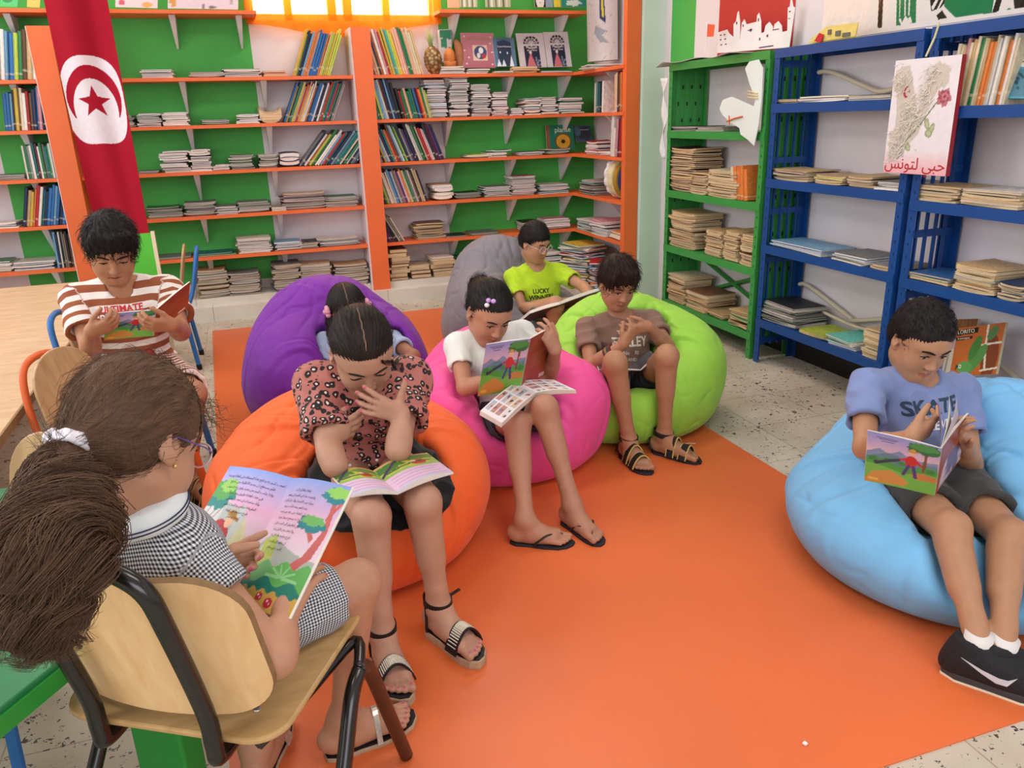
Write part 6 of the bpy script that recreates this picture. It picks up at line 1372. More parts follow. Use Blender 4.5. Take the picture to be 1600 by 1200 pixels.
f.build('skirt_pearls', paint('pearl', '#e8e2d8', .3), so)
f = MB(); f.sphere(tuple(J['hd']+F[0]*.079-F[1]*.005-F[2]*.036), .004); f.build('earring', paint('gold', '#d8b46a', .3, metal=.8), leo)
for fb in (fR, fL): sandal(leo, fb, 1.0, 'espadrille')
beanbag('orange bean bag under the leopard-bloused girl', '#f0662a', (.205, 2.32, 0), .43, .43, .38, (-.05, 1), .47, (.30, .2, .10), [(Bl, .02), (sk, .008), (sh_, .005)], 5, extra=[((-.02, 2.25, .26), (.18, .24, .15), .1), ((.46, 2.25, .26), (.16, .25, .15), .1)], lap=J, lr=.17)

# ------------------------------------------------------------------ boy in brown on the lime bag
J = dict(hd=oY(965, 443, 2.86), sR=oY(916, 514, 2.93), sL=oY(1018, 502, 2.93), hR=V3(1.36, 2.80, .215), hL=V3(1.52, 2.80, .215), pv=V3(1.44, 2.86, .23))
J['nk'] = (J['sR']+J['sL'])/2+V3(0, -.015, .04); J['aR'] = np.array(onZ(983, 688, .085)); J['aL'] = np.array(onZ(1038, 680, .085)); J['kR'] = reach(J['aR'], .335, 961, 566); J['kL'] = reach(J['aL'], .335, 1042, 556)
J['eR'] = reach(J['sR'], .215, 924, 572); J['wR'] = oY(974, 538, 2.66); J['eL'] = reach(J['sL'], .215, 1042, 540); J['wL'] = oY(1014, 510, 2.66)
F = head_frame((-.02, -.88, -.40), 4); J['hdb'] = J['hd']+F[2]*-.055-F[1]*.02
fr = tframe(J); S = body(J, .93, fr); Bb = Sc(); Bb.ops = list(S.ops); P = head(S, J['hd'], F, .88, lid=.35)
add_hand(S, J, 'R', (.62, .05, .75), (-.6, -.3, .5), .9, curls=[(20, 35, 25)]*4); add_hand(S, J, 'L', (-.92, .1, -.12), (.1, -.45, .85), .92, curls=[(12, 25, 20), (15, 28, 20), (20, 32, 20), (24, 34, 20)])
fR = foot(S, J['aR'], (.02, -1, 0), .98, .014); fL = foot(S, J['aL'], (.55, -.84, 0), .98, .014, out=-1)
bro = skin_mesh(None, S, VB, '#b08060', P, .88, F=F, hc=J['hd'], lip='#96584a'); tag(bro, 'boy in a brown t-shirt with knees up on the lime green bean bag', 'person')
face_parts(bro, bro, S, P, F, .88, .35, -.7)
hS, hp_ = short_hair(J['hd'], F, .88, .016, back=-.045, vol=1.15, line=.060)
for k in range(7): x = -.05+.017*k; hS.cap(hp_(x*.9, .070-abs(x)*.3, .092), hp_(x*1.05+.006, .088-abs(x)*.45, .046+.01*math.sin(k*2.1)), .013, .004, .01)
hair_mesh(bro, hS, .0034, hair_mat('hair_brownboy', '#120c0a', '#3d2a20'), J['hd'], F, .88, (.2, -.35, .9), .0034, 24, .0016, fuzz=(1300, .034, .0008, 1, .004))
sh_ = tshirt(J, fr, .95, .58, .011, .053, .052, k=.02); o = garment('t_shirt', sh_, .0045, cloth('tee_brown', '#85695a'), bro, 9, .005)
prints(bro, o, [('FERLEY', .056, .0, -.105, '#e2dbd0', .9), ('THE', .022, -.035, -.064, '#d6cfc4', 1), ('No    RI', .022, .0, -.150, '#d6cfc4', 1), ('STAND', .019, -.005, -.178, '#d6cfc4', 1)], fr, J['nk'])
garment('shorts', shorts(J, fr, .95, .50, .012, .066), .005, cloth('shorts_black', '#17181b'), bro, 2, .003)
f = MB(); a_, b_ = J['eR'], J['wR']; 
for k, c in enumerate(('#5a2a3a', '#8d7a4a', '#3a4a3a', '#6a2f3a')):
    t = .50+.055*k; p0, p1 = a_+(b_-a_)*t, a_+(b_-a_)*(t+.05); f.tube([p0, p1], .0305, 16, 0, rgb(c))
f.build('wrist_scarf', vcol('scarf', .9), bro)
for fb in (fR, fL): sandal(bro, fb, .98, 'sport')
f = MB(); p0 = Vector(fL[0])+Vector((.035, .0, .008)); f.tube(smooth_path([p0, p0+Vector((.05, -.0, -.004)), p0+Vector((.08, .02, 0)), p0+Vector((.115, .01, -.002))], 4), .0022, 6); f.build('loose_lace', paint('lace', '#c9bda0', .8), bro)
beanbag('lime green bean bag under the brown-shirted boy', '#9fdb4c', (1.50, 2.98, 0), .43, .42, .38, (.35, 1), .50, (.27, .22, .15), [(Bb, .018), (sh_, .008)], 8, extra=[((1.74, 2.92, .28), (.17, .25, .17), .1), ((1.25, 2.95, .23), (.15, .2, .14), .1)], lap=J, lr=.16)

# ------------------------------------------------------------------ boy in blue on the sky-blue bag
J = dict(hd=oY(1438, 532, 1.63), sR=oY(1352, 604, 1.68), sL=oY(1500, 610, 1.64), hR=V3(1.70, 1.585, .25), hL=V3(1.845, 1.53, .25), pv=V3(1.79, 1.62, .265))
J['nk'] = (J['sR']+J['sL'])/2+V3(0, -.01, .035); J['aR'] = oZ(1528, 1004, .105); J['aL'] = oZ(1566, 1010, .10); J['kR'] = reach(J['aR'], .30, 1486, 826, True); J['kL'] = reach(J['aL'], .31, 1576, 838, True)
J['hR'] = V3(1.715, 1.60, .25); J['hL'] = V3(1.86, 1.55, .25)
J['eR'] = reach(J['sR'], .22, 1352, 700); J['wR'] = reach(J['eR'], .185, 1422, 684); J['eL'] = reach(J['sL'], .22, 1516, 724); J['wL'] = oY(1507, 690, 1.42)
F = head_frame((-.10, -.80, -.50), -5); F = head_frame((-.16, -.84, -.42), 4); J['hdb'] = J['hd']+F[2]*-.055-F[1]*.02
fr = tframe(J); S = body(J, .97, fr); Bu = Sc(); Bu.ops = list(S.ops); P = head(S, J['hd'], F, .90, lid=.3)
add_hand(S, J, 'R', (.9, .05, .22), (-.1, -.25, .9), .95, curls=[(10, 25, 15), (18, 30, 20), (25, 35, 20), (28, 38, 25)], spread=(.15, .03, -.06, -.15)); add_hand(S, J, 'L', (-.55, -.1, .55), (-.5, -.6, -.1), .95, curls=[(25, 40, 25), (30, 45, 30), (35, 50, 35), (40, 50, 35)])
fL = (None,); S.cap(J['aL'], J['aL']+V3(.0, .0, -.05), .027, .025, .01); S.cap(J['aR'], J['aR']+V3(.0, .0, -.05), .027, .025, .01)
blu = skin_mesh(None, S, VB, '#b28565', P, .90, F=F, hc=J['hd'], lip='#99594c'); tag(blu, 'boy in a blue skate t-shirt reading on the sky-blue bean bag', 'person')
face_parts(blu, blu, S, P, F, .90, .3, -.7, browth=.003)
hS, hp_ = short_hair(J['hd'], F, .90, .009, back=-.04, line=.072, vol=1.3)
hair_mesh(blu, hS, .0032, H_black, J['hd'], F, .90, (.1, -.5, .85), .0012, 60, .0016, fuzz=(1800, .016, .0006, 1, .003))
sh_ = tshirt(J, fr, 1.0, .58, .012, .054, .050, k=.02); o = garment('t_shirt', sh_, .0042, cloth('tee_blue', '#7a8cba'), blu, 12, .0055)
prints(blu, o, [('SKATE', .056, -.014, -.066, '#2a4258', .98), ('FOREVER', .036, -.014, -.116, '#e8e8ea', .9)], fr, J['nk'])
garment('shorts', shorts(J, fr, 1.0, .66, .014, .074), .005, cloth('shorts_grey', '#3f3f3d'), blu, 6, .004)
def sneaker(root, a, d, s=1.0, tilt=0.0):
    d = nrm(d); u = V3(0, 0, 1); u = nrm(u-d*(u@d)); sd = np.cross(d, u); b = a-u*.092*s; S2 = Sc()
    S2.cap(b+u*.045*s-d*.02*s, b+u*.036*s+d*.11*s, .040*s, .034*s, .02); S2.cap(b+u*.06*s-d*.02*s, b+u*.085*s-d*.012*s, .038*s, .040*s, .03); S2.cap(b+u*.055*s+d*.03*s, b+u*.045*s+d*.07*s, .036*s, .034*s, .03); S2.cap(b+u*.02*s-d*.04*s, b+u*.02*s+d*.115*s, .034*s, .034*s, .02)
    S2.cut(b+u*.008*s, -u, .004); S2.cap(a-u*.02*s, a+u*.06*s, .029*s, .031*s, .006, 'sub'); S2.cut(b+u*.108*s-d*.0*s, nrm(u-d*.15), .004)
    p, q = S2.verts(.0035); sh2 = mesh_np('sneaker', p, q, paint('sneaker_black', '#1b1c1f', .75, .2, 60, .3, 160), root)
    B = basis(sd, d, u, b); out = [(-.034, .1), (-.02, .145), (.0, .152), (.022, .143), (.038, .10), (.036, .04), (.036, -.03), (.02, -.062), (-.02, -.062), (-.035, -.03), (-.034, .04)]; f = MB()
    f.prism([(x*s*1.04, y*s*1.03) for x, y in out], B @ Matrix.Translation((0, 0, -.004)), .020*s, 0); f.prism([(x*s*1.06, y*s*1.04) for x, y in out], B @ Matrix.Translation((0, 0, -.012)), .009*s, 1); f.build('sneaker_sole', [paint('sole_dark', '#3a3d40', .7), paint('sole_cream', '#ddd0b4', .7)], sh2, bevel=.004)
    bv = BVHTree.FromPolygons([Vector(v) for v in p], [tuple(int(i) for i in x) for x in q]); 
    for sg in (1, -1):
        sw = [(-.025, .068), (.02, .044), (.05, .030), (.072, .031), (.088, .056), (.072, .046), (.055, .045), (.02, .053)]; vs = []
        for layer in (.0006, .0022):
            for (y, z) in sw:
                o_ = Vector(b+d*y*s+u*z*s+sd*sg*.12); h = bv.ray_cast(o_, Vector(-sd*sg), .2); pt = h[0] if h[0] else o_-Vector(sd*sg*.085); vs.append(tuple(pt+Vector(sd*sg)*layer))
        n = len(sw); f = MB(); f.add(vs, [tuple(range(n)), tuple(range(2*n-1, n-1, -1))]+[(i, (i+1) % n, n+(i+1) % n, n+i) for i in range(n)]); f.build('side_swoosh', paint('swoosh', '#c9ccd0', .4), sh2)
    for k in (0, 1):
        f = MB(); y = .035+.03*k; f.tube(smooth_path([b+d*y*s-sd*.036*s+u*.045*s, b+d*(y-.004)*s+u*(.094-.012*k)*s, b+d*y*s+sd*.036*s+u*.045*s], 6), .011*s, 8, flat=.35, up=tuple(u)); f.build('velcro_strap', paint('velcro', '#26272a', .85), sh2, smooth=True)
    f = MB(); n = 20; f.tube([a-u*.045*s, a+u*.026*s], [.033*s, .0305*s], 18); f.build('sock', cloth('sock_white', '#e6e2de'), sh2, smooth=True)
sneaker(blu, J['aL'], (.86, -.45, -.16), 1.0); sneaker(blu, J['aR'], (.55, -.80, .0), 1.0)
beanbag('sky-blue bean bag under the boy in the skate t-shirt', '#78bbe8', (1.872, 1.555, 0), .455, .47, .33, (.55, .9), .43, (.26, .18, .20), [(Bu, .02), (sh_, .008)], 11, extra=[((2.15, 1.58, .28), (.16, .26, .20), .12)], lap=J, lr=.2)

# ------------------------------------------------------------------ boy in lime on the grey bag
J = dict(hd=oY(836, 379, 3.98), sR=oY(802, 432, 4.06), sL=oY(874, 425, 4.02), hR=V3(1.43, 3.98, .27), hL=V3(1.585, 3.97, .27), pv=V3(1.50, 4.03, .285)); J['nk'] = (J['sR']+J['sL'])/2+V3(0, -.01, .04)
J['kR'] = oY(868, 476, 3.68); J['kL'] = oY(912, 474, 3.72); J['aR'] = oY(866, 530, 3.74); J['aL'] = oY(902, 545, 3.74)
J['eR'] = reach(J['sR'], .205, 815, 482); J['wR'] = oY(846, 478, 3.78); J['eL'] = reach(J['sL'], .21, 912, 448); J['wL'] = oY(926, 466, 3.70)
F = head_frame((.42, -.80, -.34), 0); J['hdb'] = J['hd']+F[2]*-.055-F[1]*.02
fr = tframe(J); S = body(J, .92, fr); Bg = Sc(); Bg.ops = list(S.ops); P = head(S, J['hd'], F, .87, lid=.35)
add_hand(S, J, 'R', (.8, -.5, 0), (0, .1, 1), .9); add_hand(S, J, 'L', (.2, -.7, -.6), (-.9, -.2, .1), .9)
foot(S, J['aR'], (.2, -1, -.3), .95, J['aR'][2]-.075); foot(S, J['aL'], (.3, -1, -.3), .95, J['aL'][2]-.075, out=-1)
gre = skin_mesh(None, S, .0042, '#b8896a', P, .87, F=F, hc=J['hd'], lip='#a0604f'); tag(gre, 'boy with clear glasses in a lime t-shirt on the grey bean bag', 'person')
face_parts(gre, gre, S, P, F, .87, .35, -.6)
hS, hp_ = short_hair(J['hd'], F, .87, .012, back=-.05, vol=1.2, line=.058); hair_mesh(gre, hS, .0036, H_black, J['hd'], F, .87, (.1, -.4, .9), .0016, 50, .0012, fuzz=(1000, .016, .0007, 1, .003))
sh_ = tshirt(J, fr, .95, .60, .012, .056, .052); o = garment('t_shirt', sh_, .005, cloth('tee_lime', '#b3d92a'), gre, 15, .0045)
def mick(U, V): A_ = Keep(U, V); return A_.blob(.5, .28, .3, .2, '#7a8a4a', 2).ell(.5, .42, .3, .08, '#c8503a').blob(.85, .4, .13, .22, '#3a4436', 4)
patch(o, fr, J['nk']-fr[2]*.19, .15, .10, 0, 0, mick); prints(gre, o, [('LUCKY', .034, .0, -.115, '#1f2418', .85), ('WINNER!', .038, .0, -.15, '#1f2418', .85)], fr, J['nk'])
garment('shorts', shorts(J, fr, .95, .62, .012, .066), .0055, cloth('shorts_olive', '#5a5f4c'), gre, 3, .003)
def glasses(root, P, F, s, col, rr=.0235, rim=.0016, side=None):
    g = bpy.data.objects.new('eyeglasses', None); COL.objects.link(g); g.parent = root; m = paint('glasses_'+col.strip('#'), col, .2); f = MB()
    for q in (-1, 1): f.tube([tuple(P(q*.033+rr*1.05*math.cos(t), .101-.004*abs(q*.033+rr*math.cos(t))/.05, .000+rr*.86*math.sin(t))) for t in [2*math.pi*i/24 for i in range(25)]], rim*s, 6, caps=False)
    f.tube([tuple(P(-.011, .102, .004)), tuple(P(0, .104, .007)), tuple(P(.011, .102, .004))], rim*s, 6); setparent(f.build('rim', m, smooth=True), g) if False else setattr(f.build('rim', m, smooth=True), 'parent', g)
    for q in (-1, 1):
        f = MB(); f.tube([tuple(P(q*.057, .097, .004)), tuple(P(q*.076, .06, .004)), tuple(P(q*.080, -.005, .006)), tuple(P(q*.079, -.022, -.008))], rim*1.15*s, 6, flat=.6); f.build('temple', paint('temple_'+(side or col).strip('#'), side or col, .3), g, smooth=True)
        gm = MATS.get('lens')
        if not gm:
            gm = bpy.data.materials.new('lens'); gm.use_nodes = True; nt = gm.node_tree; nt.nodes.clear(); t_ = N(nt, 'ShaderNodeBsdfTransparent', i_0=(.97, .97, .97, 1)); gl_ = N(nt, 'ShaderNodeBsdfGlossy', i_1=.05); mx_ = N(nt, 'ShaderNodeMixShader', i_0=.06); oo = N(nt, 'ShaderNodeOutputMaterial'); L(nt, t_, 0, mx_, 1); L(nt, gl_, 0, mx_, 2); L(nt, mx_, 0, oo, 0); MATS['lens'] = gm
        f = MB(); f.add([tuple(P(q*.033+rr*math.cos(t), .1008-.004*abs(q*.033+rr*math.cos(t))/.05, rr*.84*math.sin(t))) for t in [2*math.pi*i/24 for i in range(24)]], [tuple(range(24))]); f.build('lens', gm, g)
glasses(gre, P, F, .87, '#d8cfc6')
beanbag('grey bean bag at the back under the boy in lime', '#7f7c84', (1.42, 4.20, 0), .43, .43, .38, (-.2, 1), .60, (.27, .25, .20), [(Bg, .018), (sh_, .008)], 14, extra=[((1.20, 4.1, .28), (.16, .3, .18), .12)], lap=J, lr=.16)

# ------------------------------------------------------------------ girl on the purple bag
J = dict(hd=oY(543, 486, 3.30), sR=oY(506, 536, 3.40), sL=oY(612, 532, 3.40), hR=V3(.33, 3.25, .22), hL=V3(.48, 3.25, .22), pv=V3(.40, 3.30, .23)); J['nk'] = (J['sR']+J['sL'])/2+V3(-.02, -.01, .04)
J['kR'] = V3(.30, 2.95, .30); J['kL'] = V3(.47, 2.95, .30); J['aR'] = V3(.26, 2.80, .09); J['aL'] = V3(.50, 2.80, .09)
J['eL'] = reach(J['sL'], .20, 646, 556); J['wL'] = oY(600, 600, 3.10); J['eR'] = oY(498, 590, 3.30); J['wR'] = oY(530, 620, 3.12)
F = head_frame((.05, -.86, -.48), -6); J['hdb'] = J['hd']+F[2]*-.055-F[1]*.02
fr = tframe(J); S = body(J, .90, fr); Bq = Sc(); Bq.ops = list(S.ops); P = head(S, J['hd'], F, .95, lid=.5); add_hand(S, J, 'L', (-.7, -.6, 0), (0, 0, 1), .9); add_hand(S, J, 'R', (.7, -.6, 0), (0, 0, 1), .9)
foot(S, J['aR'], (-.2, -1, 0), .9, .01); foot(S, J['aL'], (.2, -1, 0), .9, .01, out=-1)
pur = skin_mesh(None, S, .0045, '#9a6a52', P, .95, F=F, hc=J['hd']); tag(pur, 'girl with pink hair flowers on the purple bean bag, half hidden by the leopard girl', 'person'); face_parts(pur, pur, S, P, F, .95, .5, -.6)
hS, hp_ = short_hair(J['hd'], F, .95, .009, back=-.10, line=.066)
for q in (-1, 1): hS.path([hp_(q*.062, -.01, .03), hp_(q*.078, .0, -.05), hp_(q*.082, .012, -.11), hp_(q*.075, .02, -.16)], [.026, .026, .024, .012], .02, .005)
hS.cap(hp_(0, .080, .086), hp_(0, -.03, .125), .002, .002, .004, 'sub'); hair_mesh(pur, hS, .0036, H_black, J['hd'], F, .95, (0, -.3, .9), .0018, 40)
parting(pur, J['hd'], F, .95, .009)
for q in (-1, 1):
    f = MB(); c0 = Vector(hp_(q*.088, .012, .030))
    for k in range(9): t = k*2.4; f.sphere(tuple(c0+Vector(tuple(F[2]))*(.017*math.cos(t))+Vector(tuple(F[1]))*(.017*math.sin(t))), (.011, .011, .010), 0, n=10, m=6)
    f.sphere(tuple(c0+Vector(tuple(F[0]))*.008*q), .012); f.build('hair_flower', paint('flower_pink', '#dda0b2', .8, .2, 60), pur, smooth=True)
sh_ = tshirt(J, fr, .92, .55, .012, .056, .052); garment('t_shirt', sh_, .005, cloth('tee_paleblue', '#a9bcd8'), pur, 18, .003); garment('shorts', shorts(J, fr, .92, .8, .012, .066), .006, cloth('shorts_denim', '#3f5a86'), pur, 1, .003)
beanbag('purple bean bag behind the orange one', '#76249e', (.315, 3.52, 0), .41, .42, .40, (-.1, 1), .585, (.28, .25, .16), [(Bq, .018), (sh_, .008)], 17, extra=[((.12, 3.5, .28), (.18, .3, .2), .12), ((.52, 3.52, .28), (.18, .28, .18), .12)], lap=J, lr=.16)

# ================================================================== books in hands and on laps
def open_book(name, label, spb, spt, lb, rb, th=.004, inL=None, inR=None, outL=None, outR=None, bulge=.012, nu=40, nv=50, cover='#d8d2c8', pages=True):
    """spine from spb (bottom) to spt (top); lb, rb: outer bottom corners of the left and right leaf as the reader sees them"""
    spb, spt, lb, rb = [Vector(tuple(x)) for x in (spb, spt, lb, rb)]; up = spt-spb; root = thing(name, label, 'book', tuple(spb))
    for side, ob, ci, co in ((-1, lb, inL, outL), (1, rb, inR, outR)):
        wv = ob-spb; n = (wv.cross(up) if side > 0 else up.cross(wv)).normalized()   # towards the reader
        # u runs from the spine outwards
        def fin(u, v, o=0.0): return spb+up*v+wv*u+n*(bulge*math.sin(math.pi*u)*(1-u*.4)+th*.5+.0008+o)
        def fout(u, v): return spb+up*(v*1.012-.006)+wv*u*1.012+n*(bulge*.3*math.sin(math.pi*u)-th*.5-.0012)
        def fmid(u, v): return spb+up*(v*1.012-.006)+wv*u*1.012+n*(bulge*.3*math.sin(math.pi*u)-th*.5)
        A_in = (lambda U, V, c=ci, s=side: (c(U if s > 0 else 1-U, V))) if ci else (lambda U, V: Art(U, V, '#e4ddd2').C)
        A_out = (lambda U, V, c=co, s=side: (c(1-U if s > 0 else U, V))) if co else (lambda U, V: Art(U, V, cover).C)
        f = MB(); slab(f, fmid, fout, nu, nv, (lambda U, V: Art(U, V, '#cfc8bc').C), A_out, cover); o = f.build('cover', M_board); setparent(o, root)
        f = MB(); slab(f, fin, lambda u, v: fmid(u, v)+n*.0004, nu, nv, A_in, None, '#e2dccf'); o = f.build('page_block', M_print); setparent(o, root)
    return root
def adventure(U, V):
    """cover: sunset sky, hills, a broad tree and a man in red with a hat"""
    A_ = Art(U, V, '#c99ac0').ramp(.55, 1, '#e6b6b4', '#8a8cc8'); A_.poly([(0, .62), (.18, .72), (.3, .64), (.45, .74), (.62, .62), (1, .66), (1, .3), (0, .3)], '#8088a8').poly([(0, .52), (.3, .66), (.7, .56), (1, .60), (1, .2), (0, .2)], '#5f7f8a')
    A_.fill(V < .48+.05*np.sin(U*9), '#4f9440').fill(V < .36+.04*np.sin(U*7+1), '#6fae48')
    for x, y, r in ((.1, .5, .07), (.3, .52, .06), (.5, .5, .06), (.9, .46, .07)): A_.blob(x, y, r, r*.7, '#3c7f3c', x*9)
    A_.poly([(0, .06), (.1, .24), (.35, .32), (.52, .22), (.62, .12), (.55, .05), (0, 0)], '#c98a45').poly([(.62, .34), (.8, .4), (1, .36), (1, .26), (.7, .24)], '#bf7c40').ell(.12, .08, .08, .03, '#e0b04a')
    A_.line([(.8, .45), (.82, .85)], .022, '#7a4a32').blob(.8, .88, .26, .10, '#2f6b38', 2, 1, .15).blob(.78, .91, .2, .07, '#4a8a44', 3, 1, .15)
    A_.ell(.62, .58, .085, .12, '#c22a2c').line([(.55, .62), (.44, .56)], .02, '#c22a2c').line([(.68, .62), (.76, .54)], .022, '#c22a2c').ell(.63, .75, .045, .05, '#e0ac88').ell(.63, .79, .09, .018, '#b5853c').ell(.63, .81, .045, .028, '#c4954a')
    A_.line([(.59, .48), (.53, .30)], .026, '#4a3a72').line([(.66, .48), (.70, .28)], .026, '#4a3a72').line([(.44, .56), (.3, .5), (.14, .42)], .028, '#33384a').ell(.15, .44, .05, .03, '#33384a')
    for k in range(3): A_.line([(.12+.04*k, .93-.035*k), (.42-.03*k, .93-.035*k)], .006, '#5a4a72')
    return A_.C
def brownback(U, V):
    A_ = Art(U, V, '#93462c').ramp(0, 1, '#a5552f', '#8a3a28')
    for k in range(6): A_.line([(.25, .62-.05*k), (.75-.05*(k % 3), .62-.05*k)], .006, '#b87858', .7)
    return A_.fill((U > .7) & (V < .12) & (U < .92) & (V > .04), '#d8cdbf').blob(.2, .8, .16, .1, '#a0583a', 2, .6).C
def comic(U, V):
    A_ = Art(U, V, '#e6e0e2'); r = np.random.RandomState(6)
    for i in range(3):
        for j in range(4):
            x0, y0 = .08+.3*i, .06+.235*j; A_.poly([(x0, y0), (x0+.25, y0), (x0+.25, y0+.19), (x0, y0+.19)], ['#cfc4c0', '#b98a80', '#dcd6d2', '#c8b49a', '#a9b4c4'][r.randint(5)])
            for k in range(3): A_.ell(x0+.05+r.rand()*.15, y0+.04+r.rand()*.1, .03, .035, ['#a8423a', '#3a3436', '#d8a07a', '#7a8a9a'][r.randint(4)])
    return A_.C
def forest(U, V):
    A_ = Art(U, V, '#d6b4cc'); A_.fill(V > .48, '#8fae5a').blob(.5, .75, .5, .2, '#b4b84a', 1).blob(.2, .8, .25, .14, '#4f7a3a', 3).blob(.75, .85, .3, .1, '#6a8a44', 5).line([(.0, .6), (.4, .95)], .03, '#4a3a52').ell(.68, .66, .14, .10, '#c0403a').ell(.6, .72, .05, .05, '#e0b090').line([(.1, .62), (.9, .7)], .02, '#3f5a34')
    A_.fill(V > .95, '#d8a06a')
    for k in range(7): A_.line([(.08, .40-.05*k), (.92-.06*(k % 3), .40-.05*k)], .008, '#9a86a8', .8)
    return A_.ramp(0, .06, '#a8b8d8', '#c8b4cc').C
# pages of the near girl's book
def base_page(U, V):
    A_ = Art(U, V, '#d9a9c8').ramp(.70, 1, '#dcaecb', '#7f9ad6').ramp(.35, .70, '#e4d8e0', '#dfa9c6'); return A_
def pageL(U, V):
    A_ = base_page(U, V); A_.poly([(0, .62), (.25, .72), (.5, .64), (.62, .7), (.78, .42), (1, .5), (1, .1), (0, .1)], '#c4c9c4').poly([(.3, .7), (.55, .66), (.6, .3), (.35, .3)], '#a9b0aa', .7).poly([(.7, .6), (.85, .42), (.8, .25), (.62, .3)], '#d8d49a', .8)
    A_.fill(V < .26+.03*np.sin(U*12), '#6aa84c').fill(V < .12+.03*np.sin(U*9), '#b5743c')
    for x0, x1 in ((.0, .1), (.06, .22), (.12, .3)): A_.line([(x0, .42), (x1, .66)], .009, '#b08a88')
    A_.blob(.15, .74, .22, .12, '#1f7f7a', 1, 1, .2).blob(.15, .79, .2, .09, '#4f9a4c', 2, 1, .2).blob(.2, .83, .13, .06, '#8cc05a', 4, 1, .2)
    A_.ell(.43, .44, .16, .10, '#b02a30', -20).ell(.36, .33, .12, .07, '#a0262c').ell(.5, .54, .055, .055, '#e6b692').ell(.52, .585, .11, .02, '#b98a4a', -14).ell(.51, .605, .06, .03, '#a87838', -14).ell(.42, .40, .06, .025, '#e6b692').ell(.33, .26, .12, .05, '#5a3a86').ell(.38, .345, .02, .015, '#ece6de')
    return A_.poly([(.9, .4), (1, .38), (1, .12), (.86, .14)], '#5a4652').blob(.2, .12, .16, .07, '#7fae4a', 4).blob(.8, .2, .12, .08, '#b5c03a', 6).C
def pageR(U, V):
    A_ = base_page(U, V); A_.poly([(0, .42), (.2, .52), (.45, .47), (.7, .42), (1, .4), (1, .1), (0, .1)], '#aab0a8').poly([(.15, .5), (.3, .4), (.2, .3), (.1, .36)], '#e2e2d8', .8)
    A_.poly([(.55, .25), (.80, .42), (.9, .62), (.86, .84), (.92, .84), (.97, .6), (.92, .42), (.7, .24)], '#c0605a').poly([(.70, .60), (.80, .52), (.83, .56), (.74, .63)], '#c0605a').line([(.88, .72), (.98, .86)], .018, '#c0605a')
    A_.blob(.72, .655, .2, .06, '#1f7f88', 2, 1, .2).blob(.72, .685, .16, .04, '#6ab05a', 3, 1, .2).blob(.88, .90, .2, .06, '#1f7f88', 4, 1, .2).blob(.9, .93, .18, .045, '#8cc85a', 5, 1, .2)
    A_.blob(.25, .38, .13, .14, '#b8c23a', 2).poly([(.2, .38), (.32, .54), (.4, .36)], '#a8b832').fill(V < .30+.05*U+.025*np.sin(U*22), '#5fae58').fill(V < .20+.03*np.sin(U*17), '#1f7a6a').fill(V < .13+.015*np.sin(U*40), '#c9a04a')
    A_.poly([(0, .46), (.07, .42), (.12, .2), (.08, .08), (0, .08)], '#5a4652')
    for k in range(6): t = R(20+k*28); A_.line([(.66, .24), (.66+.24*math.cos(t), .24+.14*math.sin(t)-.05)], .009, '#8ccc8a')
    for x, y, r in ((.50, .085, .05), (.66, .06, .06)): A_.ell(x, y, r, r*.62, '#b8243c').ell(x-.015, y+.01, .01, .008, '#f0dcdc').ell(x+.02, y-.005, .01, .008, '#f0dcdc')
    return A_.ell(.42, .05, .05, .03, '#d8a83a').C
def open_letters(root, spb, spt, ob, lines, side, u0, v0, dv, size, bulge=.012, th=.004):
    spb, spt, ob = [Vector(tuple(x)) for x in (spb, spt, ob)]; up = spt-spb; wv = ob-spb; n = (wv.cross(up) if side > 0 else up.cross(wv)).normalized(); W, H = wv.length, up.length; x = wv.normalized()*side; blk = [c for c in root.children if c.name.startswith('page_block')][0 if side < 0 else 1]
    ink = paint('ink_text', '#2a2436', .6)
    for k, ln in enumerate(lines):
        me = text_mesh(arabic(ln), size, .0001, 2)
        for v in me.vertices:
            u = (u0*W+v.co.x*side)/W; h = (v0*H-dv*k+v.co.y)/H; v.co = spb+up*h+wv*u+n*(bulge*math.sin(math.pi*max(0, min(u, 1)))*(1-u*.4)+th*.5+.0016)
        me.materials.clear(); me.materials.append(ink); o = bpy.data.objects.new('printed_line', me); COL.objects.link(o); o.parent = blk; o.matrix_parent_inverse = blk.matrix_parent_inverse.copy() if False else Matrix(); o.matrix_parent_inverse = (Matrix.Translation(root.location) @ blk.matrix_parent_inverse).inverted() @ Matrix()

# girl in white: magazine held upright, large book open on her lap
q0, q1 = oY(812, 609, 2.39), oY(828, 529, 2.33)
open_book('picture_book', 'thin book with an adventure cover held up by the white-shirted girl', q0, q1, oY(850, 586, 2.50), oY(747, 618, 2.42), .003, None, None, brownback, adventure, .006, 60, 70)
open_book('picture_book', 'large comic book lying open across the white-shirted girl’s knees', oZ(838, 616, .415), oZ(806, 600, .425), oZ(784, 664, .415), oZ(900, 612, .43), .012, comic, comic, None, None, .008, 50, 50, '#cfc4c8')
# leopard girl: book open on her lap
open_book('picture_book', 'colourful picture book lying open on the leopard girl’s black skirt', oZ(621, 771, .468), oZ(583, 737, .468), oZ(549, 776, .462), oZ(708, 739, .462), .004, forest, forest, None, None, .016, 50, 50, '#c8ccd8')
